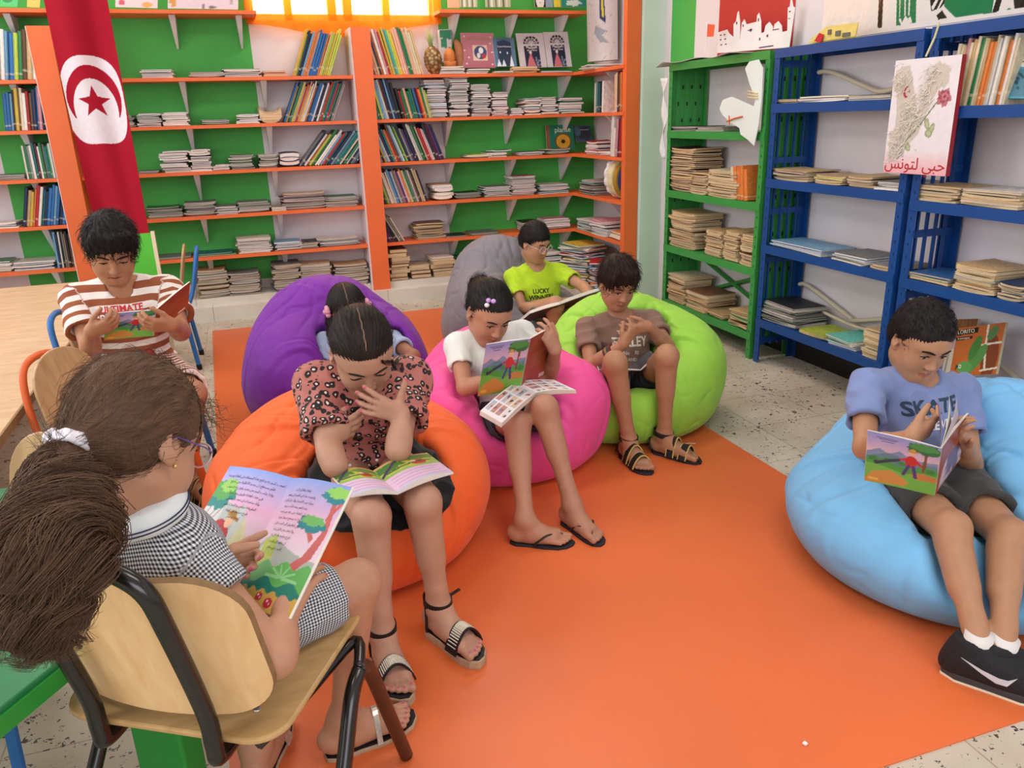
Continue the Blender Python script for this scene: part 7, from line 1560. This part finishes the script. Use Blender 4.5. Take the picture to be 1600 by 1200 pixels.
# brown boy: small comic on his lap
open_book('comic_book', 'dark comic book open on the brown-shirted boy’s lap', oY(1001, 578, 2.64), oY(994, 566, 2.74), oY(936, 578, 2.66), oY(1024, 560, 2.62), .003, lambda U, V: Art(U, V, '#5a5458').blob(.4, .5, .4, .3, '#7a3a34', 1).C, lambda U, V: Art(U, V, '#4a4c54').C, lambda U, V: Art(U, V, '#7a4a3c').ramp(0, 1, '#3a3a44', '#8d5a44').C, lambda U, V: Art(U, V, '#3c3c40').C, .005, 24, 24)
# blue boy
s0, s1 = oY(1459, 773, 1.335), oY(1470, 700, 1.295)
bk = open_book('picture_book', 'thin book with a hill and hatted man cover held by the boy in blue', s0, s1, oY(1500, 716, 1.45), oY(1351, 749, 1.36), .003, None, None, brownback, adventure, .006, 80, 80)
f = MB()
for k, (px, py, yy) in enumerate(((1461, 618, 1.36), (1480, 618, 1.38), (1492, 622, 1.40))):
    a_, b_ = Vector(tuple(s0)), Vector(tuple(s1)); c_ = Vector(tuple(oY(px, py, yy))); d_ = Vector(tuple(oY(px+8, py+84, yy+.02)))
    f.grid(lambda u, v, a_=a_, b_=b_, c_=c_, d_=d_: (a_.lerp(b_, v))*(1-u)+(d_.lerp(c_, v))*u+Vector((.012*math.sin(u*2.6), 0, 0)), 16, 16, 0, lambda U, V, k=k: Art(U, V, ['#8f86b4', '#d9dcc4', '#b9a9b4'][k]).blob(.6, .3, .3, .3, ['#4f7a5a', '#8aa86a', '#6a5a7a'][k], k).C)
o = f.build('turning_pages', M_print, smooth=True); o.modifiers.new('solid', 'SOLIDIFY').thickness = .0005; setparent(o, bk)
# lime boy
open_book('hardback_book', 'large dark hardback open on the lime-shirted boy’s knees', oY(874, 474, 3.60), oY(874, 474, 3.60)+V3(-.02, .17, -.10), oY(828, 488, 3.66), oY(937, 452, 3.62), .014, lambda U, V: comic(U, V)*.8, lambda U, V: comic(U, V)*.8, None, None, .006, 30, 30, '#4a3630')

# ------------------------------------------------------------------ boy in stripes on the small blue chair
M_str = stripe_mat('striped_tee', '#e6dfd8', '#94553a', .044, .5)
J = dict(hd=oY(174, 390, 2.98), sR=oY(120, 468, 3.05), sL=oY(262, 454, 3.08), hR=V3(-.52, 3.03, .445), hL=V3(-.375, 3.06, .445), pv=V3(-.45, 3.07, .46)); J['nk'] = (J['sR']+J['sL'])/2+V3(0, -.01, .04)
J['kR'] = V3(-.40, 2.72, .42); J['kL'] = V3(-.25, 2.76, .43); J['aR'] = V3(-.40, 2.80, .10); J['aL'] = V3(-.31, 2.86, .10)
J['eR'] = reach(J['sR'], .22, 142, 548); J['wR'] = reach(J['eR'], .17, 142, 518); J['eL'] = reach(J['sL'], .22, 282, 518); J['wL'] = reach(J['eL'], .17, 270, 508)
F = head_frame((.10, -.84, -.46), 4); J['hdb'] = J['hd']+F[2]*-.055-F[1]*.02
fr = tframe(J); S = body(J, 1.02, fr, .018); P = head(S, J['hd'], F, .96, lid=.7, jaw=1.08, cheeks=1.12, mouth=.004)
add_hand(S, J, 'R', (.75, -.25, .25), (-.1, -.55, .8), .95, curls=[(30, 45, 30)]*4); add_hand(S, J, 'L', (-.7, -.35, .15), (.2, -.55, .85), .95, curls=[(25, 40, 30)]*4)
fR = foot(S, J['aR'], (.5, -.85, 0), 1.0, .014); fL = foot(S, J['aL'], (.5, -.85, 0), 1.0, .014, out=-1)
stb = skin_mesh(None, S, VB, '#ad7b5c', P, .96, F=F, hc=J['hd'], lip='#a55f52', mouth=.004); tag(stb, 'boy in a brown and white striped t-shirt on a small blue chair', 'person')
face_parts(stb, stb, S, P, F, .96, .7, -.8, browth=.003)
hS, hp_ = short_hair(J['hd'], F, .96, .014, back=-.045, vol=1.3, line=.058)
for k in range(8): x = -.058+.0165*k; hS.cap(hp_(x*.9, .068-abs(x)*.3, .092), hp_(x*1.05+.012, .087-abs(x)*.5, .040+.010*math.sin(k*1.7)), .015, .005, .012)
hair_mesh(stb, hS, .0036, hair_mat('hair_stripeboy', '#0c0a0a', '#2c2625'), J['hd'], F, .96, (.25, -.3, .9), .003, 26, .0016, fuzz=(1600, .034, .0008, 1, .004))
sh_ = tshirt(J, fr, 1.05, .62, .014, .066, .052, belly=.018, vn=.012); r_, f_, u_ = fr
segs = [(J['pv'], J['nk'], .12, r_)]+[(J['s'+q], J['e'+q], .05, f_) for q in 'RL']
o = garment('t_shirt', sh_, .0045, M_str, stb, 21, .0035, attrs=lambda p: axis_uv(p, segs))
prints(stb, o, [('ULTIMATE', .030, -.008, -.066, '#c03038', 1), ('SPIDER MAN', .034, -.008, -.093, '#e9e2dc', .9)], fr, J['nk'])
def fig(U, V): A_ = Keep(U, V); return A_.blob(.5, .5, .42, .4, '#2a5ca8', 1).ell(.25, .6, .2, .25, '#b82a2c', 30).ell(.8, .75, .16, .2, '#b82a2c', -20).poly([(.3, .3), (.8, .35), (.7, .55), (.4, .5)], '#dfe0e4').line([(.3, .2), (.8, .25)], .05, '#1f3f78')
patch(o, fr, J['nk']-u_*.275, .15, .12, .0, 0, fig)
segs2 = [(J['h'+q], J['k'+q], .07, f_) for q in 'RL']+[(J['pv'], J['nk'], .12, r_)]
garment('shorts', shorts(J, fr, 1.03, .85, .014, .072), .005, stripe_mat('striped_shorts', '#e6dfd8', '#94553a', .026, .5), stb, 5, .003, attrs=lambda p: axis_uv(p, segs2))
for fb in (fR, fL): sandal(stb, fb, 1.0, 'sport')
q0, q1 = oY(240, 524, 2.79), oY(243, 484, 2.77)
open_book('picture_book', 'thin book with a brown back cover held by the striped-shirt boy', q0, q1, oY(292, 480, 2.86), oY(164, 531, 2.81), .003, None, None, brownback, adventure, .006, 50, 50)

# ------------------------------------------------------------------ small chairs, tables
M_ply = wood('plywood', '#a88559', '#bf9d70', 4, .4, (2, 14, 2)); M_plye = paint('plywood_edge', '#8d6f49', .7, .2, 40)
def rounded(w, h, r, n=7, top=None):
    pts = []; top = r if top is None else top
    for cx, cy, a0, rr in ((w/2-r, -h/2+r, -90, r), (w/2-top, h/2-top, 0, top), (-w/2+top, h/2-top, 90, top), (-w/2+r, -h/2+r, 180, r)):
        pts += [(cx+rr*math.cos(R(a0+90*i/n)), cy+rr*math.sin(R(a0+90*i/n))) for i in range(n+1)]
    return pts
def kid_chair(label, x, y, face, col, cname, seat=.36, top=.70):
    rz = math.atan2(face[1], face[0])-math.pi/2; t = thing('school_chair', label, 'chair', (x, y, 0), 0, 'small wooden chairs with painted metal frames'); Rz = Matrix.Translation((x, y, 0)) @ Matrix.Rotation(rz, 4, 'Z'); m = paint('frame_'+cname, col, .4, .06, 8)
    f = MB(); f.prism(rounded(.32, .31, .06), Rz @ Matrix.Translation((0, 0, seat-.011)), .011); setparent(f.build('seat', M_ply, bevel=.003), t)
    B = Rz @ Matrix.Translation((0, -.165, (seat+.07+top)/2)) @ Matrix.Rotation(R(12), 4, 'X') @ Matrix.Rotation(R(90), 4, 'X'); f = MB(); f.prism(rounded(.235, top-seat-.08, .05, 7, .115), B @ Matrix.Translation((0, 0, -.012)), .011); setparent(f.build('backrest', M_ply, bevel=.003), t)
    h = (top-seat-.08)/2; pts = [(-.120, -.150, seat-.02), (-.112, -.190, seat+.06), (-.100, -.222, top-.14), (-.07, -.240, top-.055), (0, -.246, top-.03), (.07, -.240, top-.055), (.100, -.222, top-.14), (.112, -.190, seat+.06), (.120, -.150, seat-.02)]
    f = MB(); f.tube([Rz @ Vector(p)+Rz.to_3x3() @ Vector((0, -.002, 0)) for p in smooth_path(pts, 6)], .011, 8); setparent(f.build('back_frame', m, smooth=True), t)
    for sx in (-1, 1):
        for sy in (-1, 1):
            f = MB(); f.tube([Rz @ Vector((sx*.135, sy*.135, seat-.014)), Rz @ Vector((sx*.16, sy*.17, .012))], .0125, 8); f.tube([Rz @ Vector((sx*.16, sy*.17, .03)), Rz @ Vector((sx*.161, sy*.171, 0))], .015, 8, 1); setparent(f.build('leg', [m, M_black]), t)
    f = MB()
    for sx in (-1, 1): f.tube([Rz @ Vector((sx*.135, -.135, seat-.018)), Rz @ Vector((sx*.135, .135, seat-.018))], .010, 8)
    for sy in (-1, 1): f.tube([Rz @ Vector((-.135, sy*.135, seat-.018)), Rz @ Vector((.135, sy*.135, seat-.018))], .010, 8)
    setparent(f.build('seat_rail', m), t); return t
kid_chair('small chair with a blue frame under the striped-shirt boy', -.455, 3.12, (.97, -.25), '#2a6cae', 'blue')
kid_chair('small empty chair with an orange frame and worn oval backrest by the wooden table', -.44, 2.47, (.80, -.60), '#d9622a', 'orange', top=.69)
kid_chair('small chair half hidden behind the near girl’s ponytail, blue-legged', -.585, 1.70, (-.62, -.78), '#2a6cae', 'blue', top=.68)
kid_chair('small chair with a blue frame at the back, near the flag pillar', -.52, 4.72, (-1, 0), '#2a6cae', 'blue', top=.69)
M_tab = wood('table_top', '#c9a57e', '#dcbf9a', 3, .35, (3, 14, 3)); M_tblue = paint('frame_blue', '#2a6cae', .4)
t = thing('wooden_table', 'long pale wooden table with a dark edge along the left side of the room', 'table', (-1.35, 3.4, 0))
f = MB(); f.box((-1.40, 3.38, .508), (1.38, 2.72, .022)); setparent(f.build('table_top', M_tab, bevel=.003), t)
f = MB(); f.box((-.707, 3.38, .506), (.006, 2.73, .026)); f.box((-1.40, 2.017, .506), (1.386, .006, .026)); f.box((-1.40, 4.743, .506), (1.386, .006, .026)); setparent(f.build('table_edge', M_plye), t)
for lx, ly in ((-.80, 2.12), (-.80, 3.30), (-.84, 4.55), (-1.95, 2.12), (-1.95, 4.55)):
    f = MB(); f.tube([(lx-.03, ly, .496), (lx+.02, ly, .012)], .017, 10); f.tube([(lx+.02, ly, .03), (lx+.0205, ly, 0)], .020, 10, 1); setparent(f.build('leg', [M_tblue, M_black]), t)
f = MB(); f.box((-1.37, 2.14, .475), (1.15, .03, .04)); f.box((-1.37, 4.53, .475), (1.15, .03, .04)); f.box((-.83, 3.35, .475), (.03, 2.4, .04)); setparent(f.build('apron_rail', M_tblue), t)
M_tg = paint('table_green', '#237a4a', .3, .06, 5); M_tg2 = paint('table_green_edge', '#2f9a3f', .4)
t = thing('green_table', 'glossy green table at the near left corner, below the ponytail', 'table', (-.75, 1.35, 0)); pg = [(-.375, 1.265), (-.575, 2.05), (-1.35, 2.0), (-1.15, .80), (-.70, .80)]
f = MB(); f.prism(pg[::-1], Matrix.Translation((0, 0, .455)), .022); setparent(f.build('table_top', M_tg, bevel=.004), t)
f = MB(); cxy = (-.78, 1.4); f.prism([(cxy[0]+(x-cxy[0])*1.012, cxy[1]+(y-cxy[1])*1.012) for x, y in pg[::-1]], Matrix.Translation((0, 0, .435)), .032); setparent(f.build('table_edge', M_tg2), t)
for lx, ly in ((-.62, 1.93), (-1.25, 1.9), (-1.1, .92), (-.72, .92)): f = MB(); f.box((lx, ly, .2175), (.04, .04, .435)); setparent(f.build('leg', M_tg2, bevel=.003), t)
f = MB(); f.prism([(-.345, 1.42), (-.25, 1.36), (-.22, 1.42), (-.31, 1.48)], Matrix.Translation((0, 0, 0)), .30); tag(f.build('green_stool', M_tg2, bevel=.006), 'small green stool on the floor under the near girl’s chair', 'stool')
sheet('paper', 'white leaflet lying on the green table', 'paper', (-.62, 1.03, .479), (-.49, 1.155, .479), (-.74, 1.19, .479), 24, 24, lambda U, V: Art(U, V, '#dfe2e0').ramp(0, .35, '#9fd0bd', '#cfe2da').blob(.6, .15, .2, .06, '#b0a0c0', 2).line([(.5, .5), (.95, .42)], .02, '#7a8a80').C, .0012)
f = MB(); f.tube(smooth_path([(-.545, 1.62, .50), (-.56, 1.55, .515), (-.575, 1.47, .505), (-.58, 1.42, .485)], 5), .013, 10); tag(f.build('hair_comb', paint('clear_plastic', '#cdbfc0', .25), smooth=True), 'pale translucent hair clip lying on the green table', 'clip')

# ------------------------------------------------------------------ the near chair
cf_, cr_ = Vector((.516, .856, 0)).normalized(), Vector((.856, -.516, 0)).normalized(); C0 = Vector((-.138, 1.319, 0))
W = lambda a, b, z: C0+cr_*a*1.045+cf_*b*1.045+Vector((0, 0, z))
t = thing('school_chair', 'plywood chair with a black and brown metal frame under the near girl', 'chair', tuple(C0))
M_nply = wood('near_plywood', '#e2b47c', '#efc994', 3, .32, (14, 14, 1.2)); M_nseat = wood('near_seat', '#b8935e', '#c9a46e', 5, .38, (3, 10, 10)); M_fr = paint('frame_black', '#14120f', .22, .1, 20, spec=.6); M_frb = paint('frame_brown', '#4a2a1c', .35, .15, 20)
f = MB(); f.prism(rounded(.41, .385, .06), basis(tuple(cr_), tuple(cf_), (0, 0, 1), tuple(C0+Vector((0, 0, .370)))), .012); so = f.build('seat', [M_nseat], bevel=.004); setparent(so, t)
f = MB()
for a, b in ((.15, .15), (.13, -.12), (-.15, .15), (-.13, -.12)): f.sphere(tuple(W(a, b, .3825)), (.007, .007, .0025), n=10, m=6)
setparent(f.build('bolt', paint('bolt_steel', '#a8a49c', .3, metal=.8)), t)
lean = R(14); bu = (Vector((0, 0, 1))*math.cos(lean)-cf_*math.sin(lean)); bn = (cf_*math.cos(lean)+Vector((0, 0, 1))*math.sin(lean)); bc = W(0, -.205, .553)
f = MB(); pp = rounded(.402, .298, .078, 8, .089); k0 = len(pp)
def bend(x, y): return bc+cr_*x+bu*y+bn*(.9*x*x)
vs = [tuple(bend(x, y)+bn*.006) for x, y in pp]+[tuple(bend(x, y)-bn*.006) for x, y in pp]
# filled with strips so that the plywood curves
ys = sorted({y for _, y in pp}); f = MB(); nxs = 14; grid_ = []
for y in ys:
    xs_ = [x for x, yy in pp if abs(yy-y) < 1e-6]; xm = max(abs(x) for x in xs_); grid_.append([(-xm+2*xm*i/nxs, y) for i in range(nxs+1)])
nr_ = len(grid_); A1 = [bend(x, y)+bn*.006 for row in grid_ for x, y in row]; A2 = [bend(x, y)-bn*.006 for row in grid_ for x, y in row]; n1 = len(A1); fs = []
for j in range(nr_-1):
    for i in range(nxs):
        a = j*(nxs+1)+i; fs.append((a+1, a, a+nxs+1, a+nxs+2)); fs.append((n1+a, n1+a+1, n1+a+nxs+2, n1+a+nxs+1))
f.add([tuple(p) for p in A1+A2], fs, 0)
rim = [j*(nxs+1)+nxs for j in range(nr_)]+[(nr_-1)*(nxs+1)+i for i in range(nxs-1, -1, -1)]+[j*(nxs+1) for j in range(nr_-2, -1, -1)]+[i for i in range(1, nxs)]
f.f += [(rim[i], n1+rim[i], n1+rim[(i+1) % len(rim)], rim[(i+1) % len(rim)]) for i in range(len(rim))]; f.m += [1]*len(rim); f.c += [None]*len(rim)
setparent(f.build('backrest', [M_nply, M_plye]), t)
tp = lambda x, y, o: bc+cr_*x*1.045+bu*y*1.045-bn*(.022+o)
pts = [W(-.10, .12, .352), W(-.10, -.10, .348), W(-.10, -.185, .345), tp(-.10, -.17, .012), tp(-.10, -.10, 0), tp(-.10, .08, 0), tp(-.088, .148, -.004), tp(-.045, .180, -.006), tp(.0, .186, -.006), tp(.045, .180, -.006), tp(.088, .148, -.004), tp(.10, .08, 0), tp(.10, -.10, 0), tp(.10, -.17, .012), W(.10, -.185, .345), W(.10, -.10, .348), W(.10, .12, .352)]
f = MB(); f.tube(smooth_path(pts, 6), .0145, 12); setparent(f.build('back_frame', M_fr, smooth=True), t)
for q in (-1, 1):
    pts = [W(q*.240, -.20, .010), W(q*.235, -.06, .22), W(q*.232, .0, .315), W(q*.232, .040, .342), W(q*.233, .075, .315), W(q*.240, .12, .18), W(q*.247, .176, .010)]
    f = MB(); f.tube(smooth_path(pts[:4], 6), .0145, 10); setparent(f.build('leg', M_fr, smooth=True), t); f = MB(); f.tube(smooth_path(pts[3:], 6), .0145, 10); setparent(f.build('leg', M_frb, smooth=True), t)
    f = MB(); f.tube(smooth_path([W(q*.232, .040, .345), W(q*.20, .10, .355), W(q*.175, -.05, .355), W(q*.15, -.16, .352)], 6), .011, 8); setparent(f.build('side_rail', M_fr, smooth=True), t)
# ------------------------------------------------------------------ the near girl
J = dict(hR=np.array(W(.025, -.065, .452)), hL=np.array(W(-.135, -.065, .452)), pv=np.array(W(-.055, -.065, .468)))
J['nk'] = oY(205, 806, 1.25); J['sR'] = oY(282, 858, 1.225); J['sL'] = 2*J['nk']-J['sR']+V3(0, 0, -.075); J['sR'] = J['sR']
J['kR'] = oZ(556, 912, .425); J['kL'] = np.array(W(-.17, .19, .42)); J['aR'] = V3(.062, 1.415, .085); J['aL'] = V3(-.12, 1.40, .09)
J['eR'] = oY(432, 1028, 1.12); J['wR'] = oY(444, 962, 1.185); J['eL'] = V3(-.29, 1.31, .53); J['wL'] = oY(318, 893, 1.262)
J['hd'] = oY(214, 690, 1.27); F = head_frame((.56, .60, -.574), 8); J['hdb'] = J['hd']+F[2]*-.055-F[1]*.02; J['sp'] = (J['pv']+J['nk'])/2+np.array(cf_)*.03
fr = tframe(J); S = body(J, .98, fr); P = head(S, J['hd'], F, 1.05, lid=.3)
tips = add_hand(S, J, 'L', oY(424, 856, 1.335)-J['wL'], (-.1, .1, .95), .98, curls=[(0, 6, 4), (40, 60, 45), (50, 65, 45), (55, 65, 45)], thumb=((.8, .35, .5), (.9, .0, .35)))
tips += add_hand(S, J, 'R', (.5, .62, .5), (-.6, .6, .1), .95, curls=[(15, 25, 15)]*4)
fR = foot(S, J['aR'], (.95, .22, 0), 1.0, .016); fL = foot(S, J['aL'], (.3, .9, 0), 1.0, .016, out=-1)
ngl = skin_mesh(None, S, .0034, '#b98a6e', P, 1.05, '#a5665a', '#b8486c', tips+fR[4], F, J['hd']); tag(ngl, 'girl in a checked dress with a long curly ponytail, on the near plywood chair', 'person')
face_parts(ngl, ngl, S, P, F, 1.05, .3, -.6)
hS, hp_ = short_hair(J['hd'], F, 1.05, .011, back=-.075, vol=1.1, line=.068); tie = J['hd']-F[1]*.108-F[2]*.030
hS.cap(J['hd']-F[1]*.06+F[2]*.0, tie, .062, .024, .03); hair_mesh(ngl, hS, .0034, H_brown, J['hd'], F, 1.05, (0, -.95, -.25), .0012, 46, fuzz=(1600, .06, .0005, -1, .0012))
ctrl = [tie, tie+V3(-.022, -.045, -.028), oY(104, 792, 1.06), oY(80, 868, .965), oY(66, 942, .935), oY(74, 1005, .925)]; rad = [.020, .038, .062, .070, .066, .040]
pc = smooth_path([tuple(c) for c in ctrl], 6); rc = np.interp(np.linspace(0, 1, len(pc)), np.linspace(0, 1, 6), rad); hq = Sc(); hq.path([np.array(p) for p in pc[:int(len(pc)*.86)]], [x*.78*(1 if i < len(pc)*.5 else 1-.75*(i/len(pc)-.5)) for i, x in enumerate(rc)], .01, .01)
p, q = hq.verts(.004); p = relax(p, q, 2, .5); n = vnormals(p, q); p = p+n*(.011*wav(p, 55, 3)+.006*wav(p, 120, 8))[:, None]; ax_t = nrm(ctrl[-1]-ctrl[1]); s1_ = nrm(np.cross(ax_t, V3(0, 1, 0))); s2_ = np.cross(ax_t, s1_); x = p-ctrl[2]
wv_ = wav(p, 30, 12); fl = np.stack([np.arctan2(x@s2_, x@s1_)+.25*wv_, (x@ax_t)*9+wv_*.5, np.zeros(len(p))], 1); mesh_np('ponytail', p, q, H_brown, ngl, None, {'flow': fl})
r_ = random.Random(11); paths = []; K = len(pc)
for lk in range(120):
    a = r_.uniform(0, 6.28); rr_ = math.sqrt(r_.uniform(.55, 1.25)); ph = r_.uniform(0, 6.28); fq = r_.uniform(.8, 1.4); i0 = r_.randrange(0, K-9); i1 = min(K-1, i0+r_.randrange(10, 24)); rr_ = rr_*(1 if i0 < K*.5 else r_.uniform(.3, 1)); am = r_.uniform(.005, .012)
    for k in range(26):
        pts = []; da = r_.gauss(0, .13); dr = r_.gauss(1, .06); dp = r_.gauss(0, .5); sh0 = r_.randrange(0, 3)
        for i in range(min(i0+sh0, i1-5), i1+1):
            tq = (pc[min(i+1, K-1)]-pc[max(i-1, 0)]).normalized(); e1 = tq.cross(Vector((0, 1, .2))).normalized(); e2 = tq.cross(e1); t_ = i/K; aa = a+da+.5*math.sin(t_*5+ph)
            pts.append(pc[i]+(e1*math.cos(aa)+e2*math.sin(aa))*rc[i]*.90*rr_*dr+(e1*math.cos(fq*i+ph+dp)+e2*math.sin(fq*i+ph+dp))*am)
        # loose curled tip
        tip = pts[-1]; dt = (pts[-1]-pts[-3]).normalized(); pts += [tip+dt*.010+Vector((.006*math.cos(ph), .003, -.004)), tip+dt*.014+Vector((.012*math.cos(ph+1), .004, .002))]
        paths.append(smooth_path(pts, 2))
strands(ngl, paths, .00065, H_brown, 'curl', 3)
paths = []
for k in range(150):                                                  # combed strands over the head, towards the tie
    th_ = r_.uniform(-1.5, 1.5); v0 = r_.uniform(.0, .9); pts = []
    for i in range(12):
        t_ = v0*.3+(1-v0*.3)*i/11; ang = R(60-205*t_); lat = math.sin(th_)*(1-.75*max(0, t_-.5)); y = math.cos(ang)*.1015-.014; z = math.sin(ang)*.0965*math.cos(lat*.9)+.036; xq = lat*.086*math.sqrt(max(.1, 1-.3*t_))
        kk = math.sqrt((xq/.0855)**2+((y+.014)/.1012)**2+((z-.036)/.0965)**2); q_ = 1.058/max(kk, .2)
        pts.append(J['hd']+F[0]*xq*q_+F[1]*(((y+.014)*q_)-.014)+F[2]*((z-.036)*q_+.036)+V3(*[r_.uniform(-.0012, .0012) for _ in range(3)]))
    paths.append(smooth_path([tuple(p) for p in pts], 2))
strands(ngl, paths, .0006, H_brown, 'combed_strand')
paths = []
for k in range(110):                                                   # frizzy curls at the forehead
    b = J['hd']+F[1]*r_.uniform(.05, .09)+F[2]*r_.uniform(.05, .10)+F[0]*r_.uniform(-.02, .065); ph = r_.uniform(0, 6); d = nrm(F[1]*r_.uniform(.4, 1)+F[0]*r_.uniform(-.2, .9)-F[2]*r_.uniform(-.2, 1.0)); rr_ = r_.uniform(.004, .009)
    paths.append([tuple(b+d*.007*i+F[0]*rr_*math.cos(i*.9+ph)+F[2]*rr_*math.sin(i*.9+ph)) for i in range(r_.randrange(5, 11))])
strands(ngl, paths, .00042, H_brown, 'loose_curl')
f = MB(); tn = nrm(ctrl[1]-ctrl[0]); e1 = nrm(np.cross(tn, V3(.3, .2, 1))); e2 = np.cross(tn, e1)
for k in range(4): f.tube([tuple(tie+tn*(.004*k-.004)+(e1*math.cos(a)+e2*math.sin(a))*(.027+.0015*math.sin(a*8+k))) for a in [2*math.pi*i/32 for i in range(33)]], .0045, 8, caps=False)
f.tube(smooth_path([tuple(tie+e1*.026), tuple(tie+e1*.036-tn*.018), tuple(tie+e1*.042-tn*.004), tuple(tie+e1*.028+tn*.006)], 5), .0055, 8)
f.build('hair_tie', paint('tie_white', '#e2dfe6', .8, .1, 80, .3, 200), ngl, smooth=True)
gl_pos = glasses(ngl, P, F, 1.05, '#d8b4b8', .0225, .0015, '#6a4f9a')
f = MB(); f.sphere(tuple(P(.079, .004, -.036)), .0035); f.build('earring', paint('gold', '#d8b46a', .3, metal=.8), ngl)
r_v, f_v, u_v = fr; M_g = stripe_mat('gingham', '#dfe2e5', '#1d2026', .0060, .5, True)
sh_ = tshirt(J, fr, 1.0, .42, .010, .054, .060, k=.03); segs = [(J['pv'], J['nk'], .115, -f_v)]+[(J['s'+q], J['e'+q], .052, u_v) for q in 'RL']
dr = garment('dress_top', sh_, .004, M_g, ngl, 31, .003, attrs=lambda p: axis_uv(p, segs))
sk = Sc(); sk.ell(J['pv']+u_v*.005, (.128, .10, .09), fr, .03)
for q in 'RL': h, k_ = J['h'+q], J['k'+q]; d = nrm(k_-h); g = Sc(); g.cap(h, h+(k_-h)*.92, .076, .064, 0).cut(h+(k_-h)*.80, d, .004); sk.grp(g, .04); sk.cap(h+(k_-h)*.72, k_+d*.03, .053, .050, .003, 'sub')
sk.cap(J['hR']*.5+J['hL']*.5, (J['hR']+J['hL'])*.25+(J['kR']+J['kL'])*.25, .07, .07, .05); sk.cut(J['pv']+u_v*.05, u_v, .01); sk.cut((0, 0, .3845), (0, 0, -1), .004)
segs3 = [(J['h'+q], J['k'+q], .075, u_v) for q in 'RL']+[(J['pv'], J['nk'], .115, -f_v)]; garment('dress_skirt', sk, .0042, M_g, ngl, 33, .003, attrs=lambda p: axis_uv(p, segs3))
co = Sc(); nb = J['nk']+u_v*.02; g = Sc(); g.ell(nb-u_v*.004, (.092, .082, .050), fr); co.grp(g); co.grp(sh_, .002, 'sub') if False else None
co.cap(J['nk']-u_v*.02, J['nk']+u_v*.10+f_v*.012, .056, .056, .004, 'sub'); co.cut(nb-u_v*.016, -u_v, .004); co.cut(nb+u_v*.022, u_v, .004); cm = garment('collar', co, .003, cloth('collar_white', '#dfe6e6'), ngl, 3, .001)
f = MB()
for k in (0, 1): f.tube([tuple(nb-u_v*(.004-.007*k)+(r_v*math.cos(a)*.0925+f_v*math.sin(a)*.0825)*(1.004-.0*k)) for a in [2*math.pi*i/48 for i in range(49)]], .0013, 6, caps=False)
f.build('collar_stripe', paint('ink_navy', '#28304a', .7), cm)
sandal(ngl, fR, 1.0, 'thong'); sandal(ngl, fL, 1.0, 'thong')
# her book
b0, b1, tR, tL = V3(-.1167, 1.291, .502), V3(.0247, 1.456, .642), V3(.1228, 1.321, .666), V3(-.093, 1.575, .638); bR = tR+b0-b1; bL = tL+b0-b1
nb_ = open_book('picture_book', 'large picture book with Arabic text held open by the near girl', b0, b1, bL, bR, .003, pageL, pageR, None, None, .012, 100, 130, '#d8d4c8')
print('near book', np.linalg.norm(b1-b0), np.linalg.norm(tR-b1))
LL = ['اعجب كبير به و تابع هذا المسلك في الغابة وحيدا', 'فلم يستطع ان يسير الا قليلا حتى ضاع', 'واذا بذئب كبير من بعيد يقول له لا تخف', 'في هذه الغابة طريق وعر كبير', 'وانا ساعدك ان تجد عريبا في', 'الطريقة ليكون و البنت تعبر', 'فرح سليم من قوله', 'اريحا و سار']
open_letters(nb_, b0, b1, bL, LL, -1, .47, .915, .0125, .0078); open_letters(nb_, b0, b1, bR, ['وقفا ينظران الى', 'واعجبه جدا في المساء ان يعود', 'سارا بين الاشجار وقد حل الليل', 'عند النهر وجد الذئب يريد', 'في الغابة حتى عاد من بعيد', 'واذا به يسمع صوتا غريبا', 'في الطريق الى البيت كان', 'ولا تخف من الليل ابدا', 'فرح سليم بما قال له', 'ان يعود الى البيت', 'البيت في سلام'], 1, .36, .90, .0122, .0072)
# scrap of paper on the mat
f = MB(); c = Vector(tuple(oZ(1259, 1166, .006))); f.prism([(0, 0), (.008, .003), (.006, .012), (-.003, .008)], Matrix.Translation(c), .003); tag(f.build('paper_scrap', M_paper), 'tiny white scrap lying on the orange mat', 'scrap')
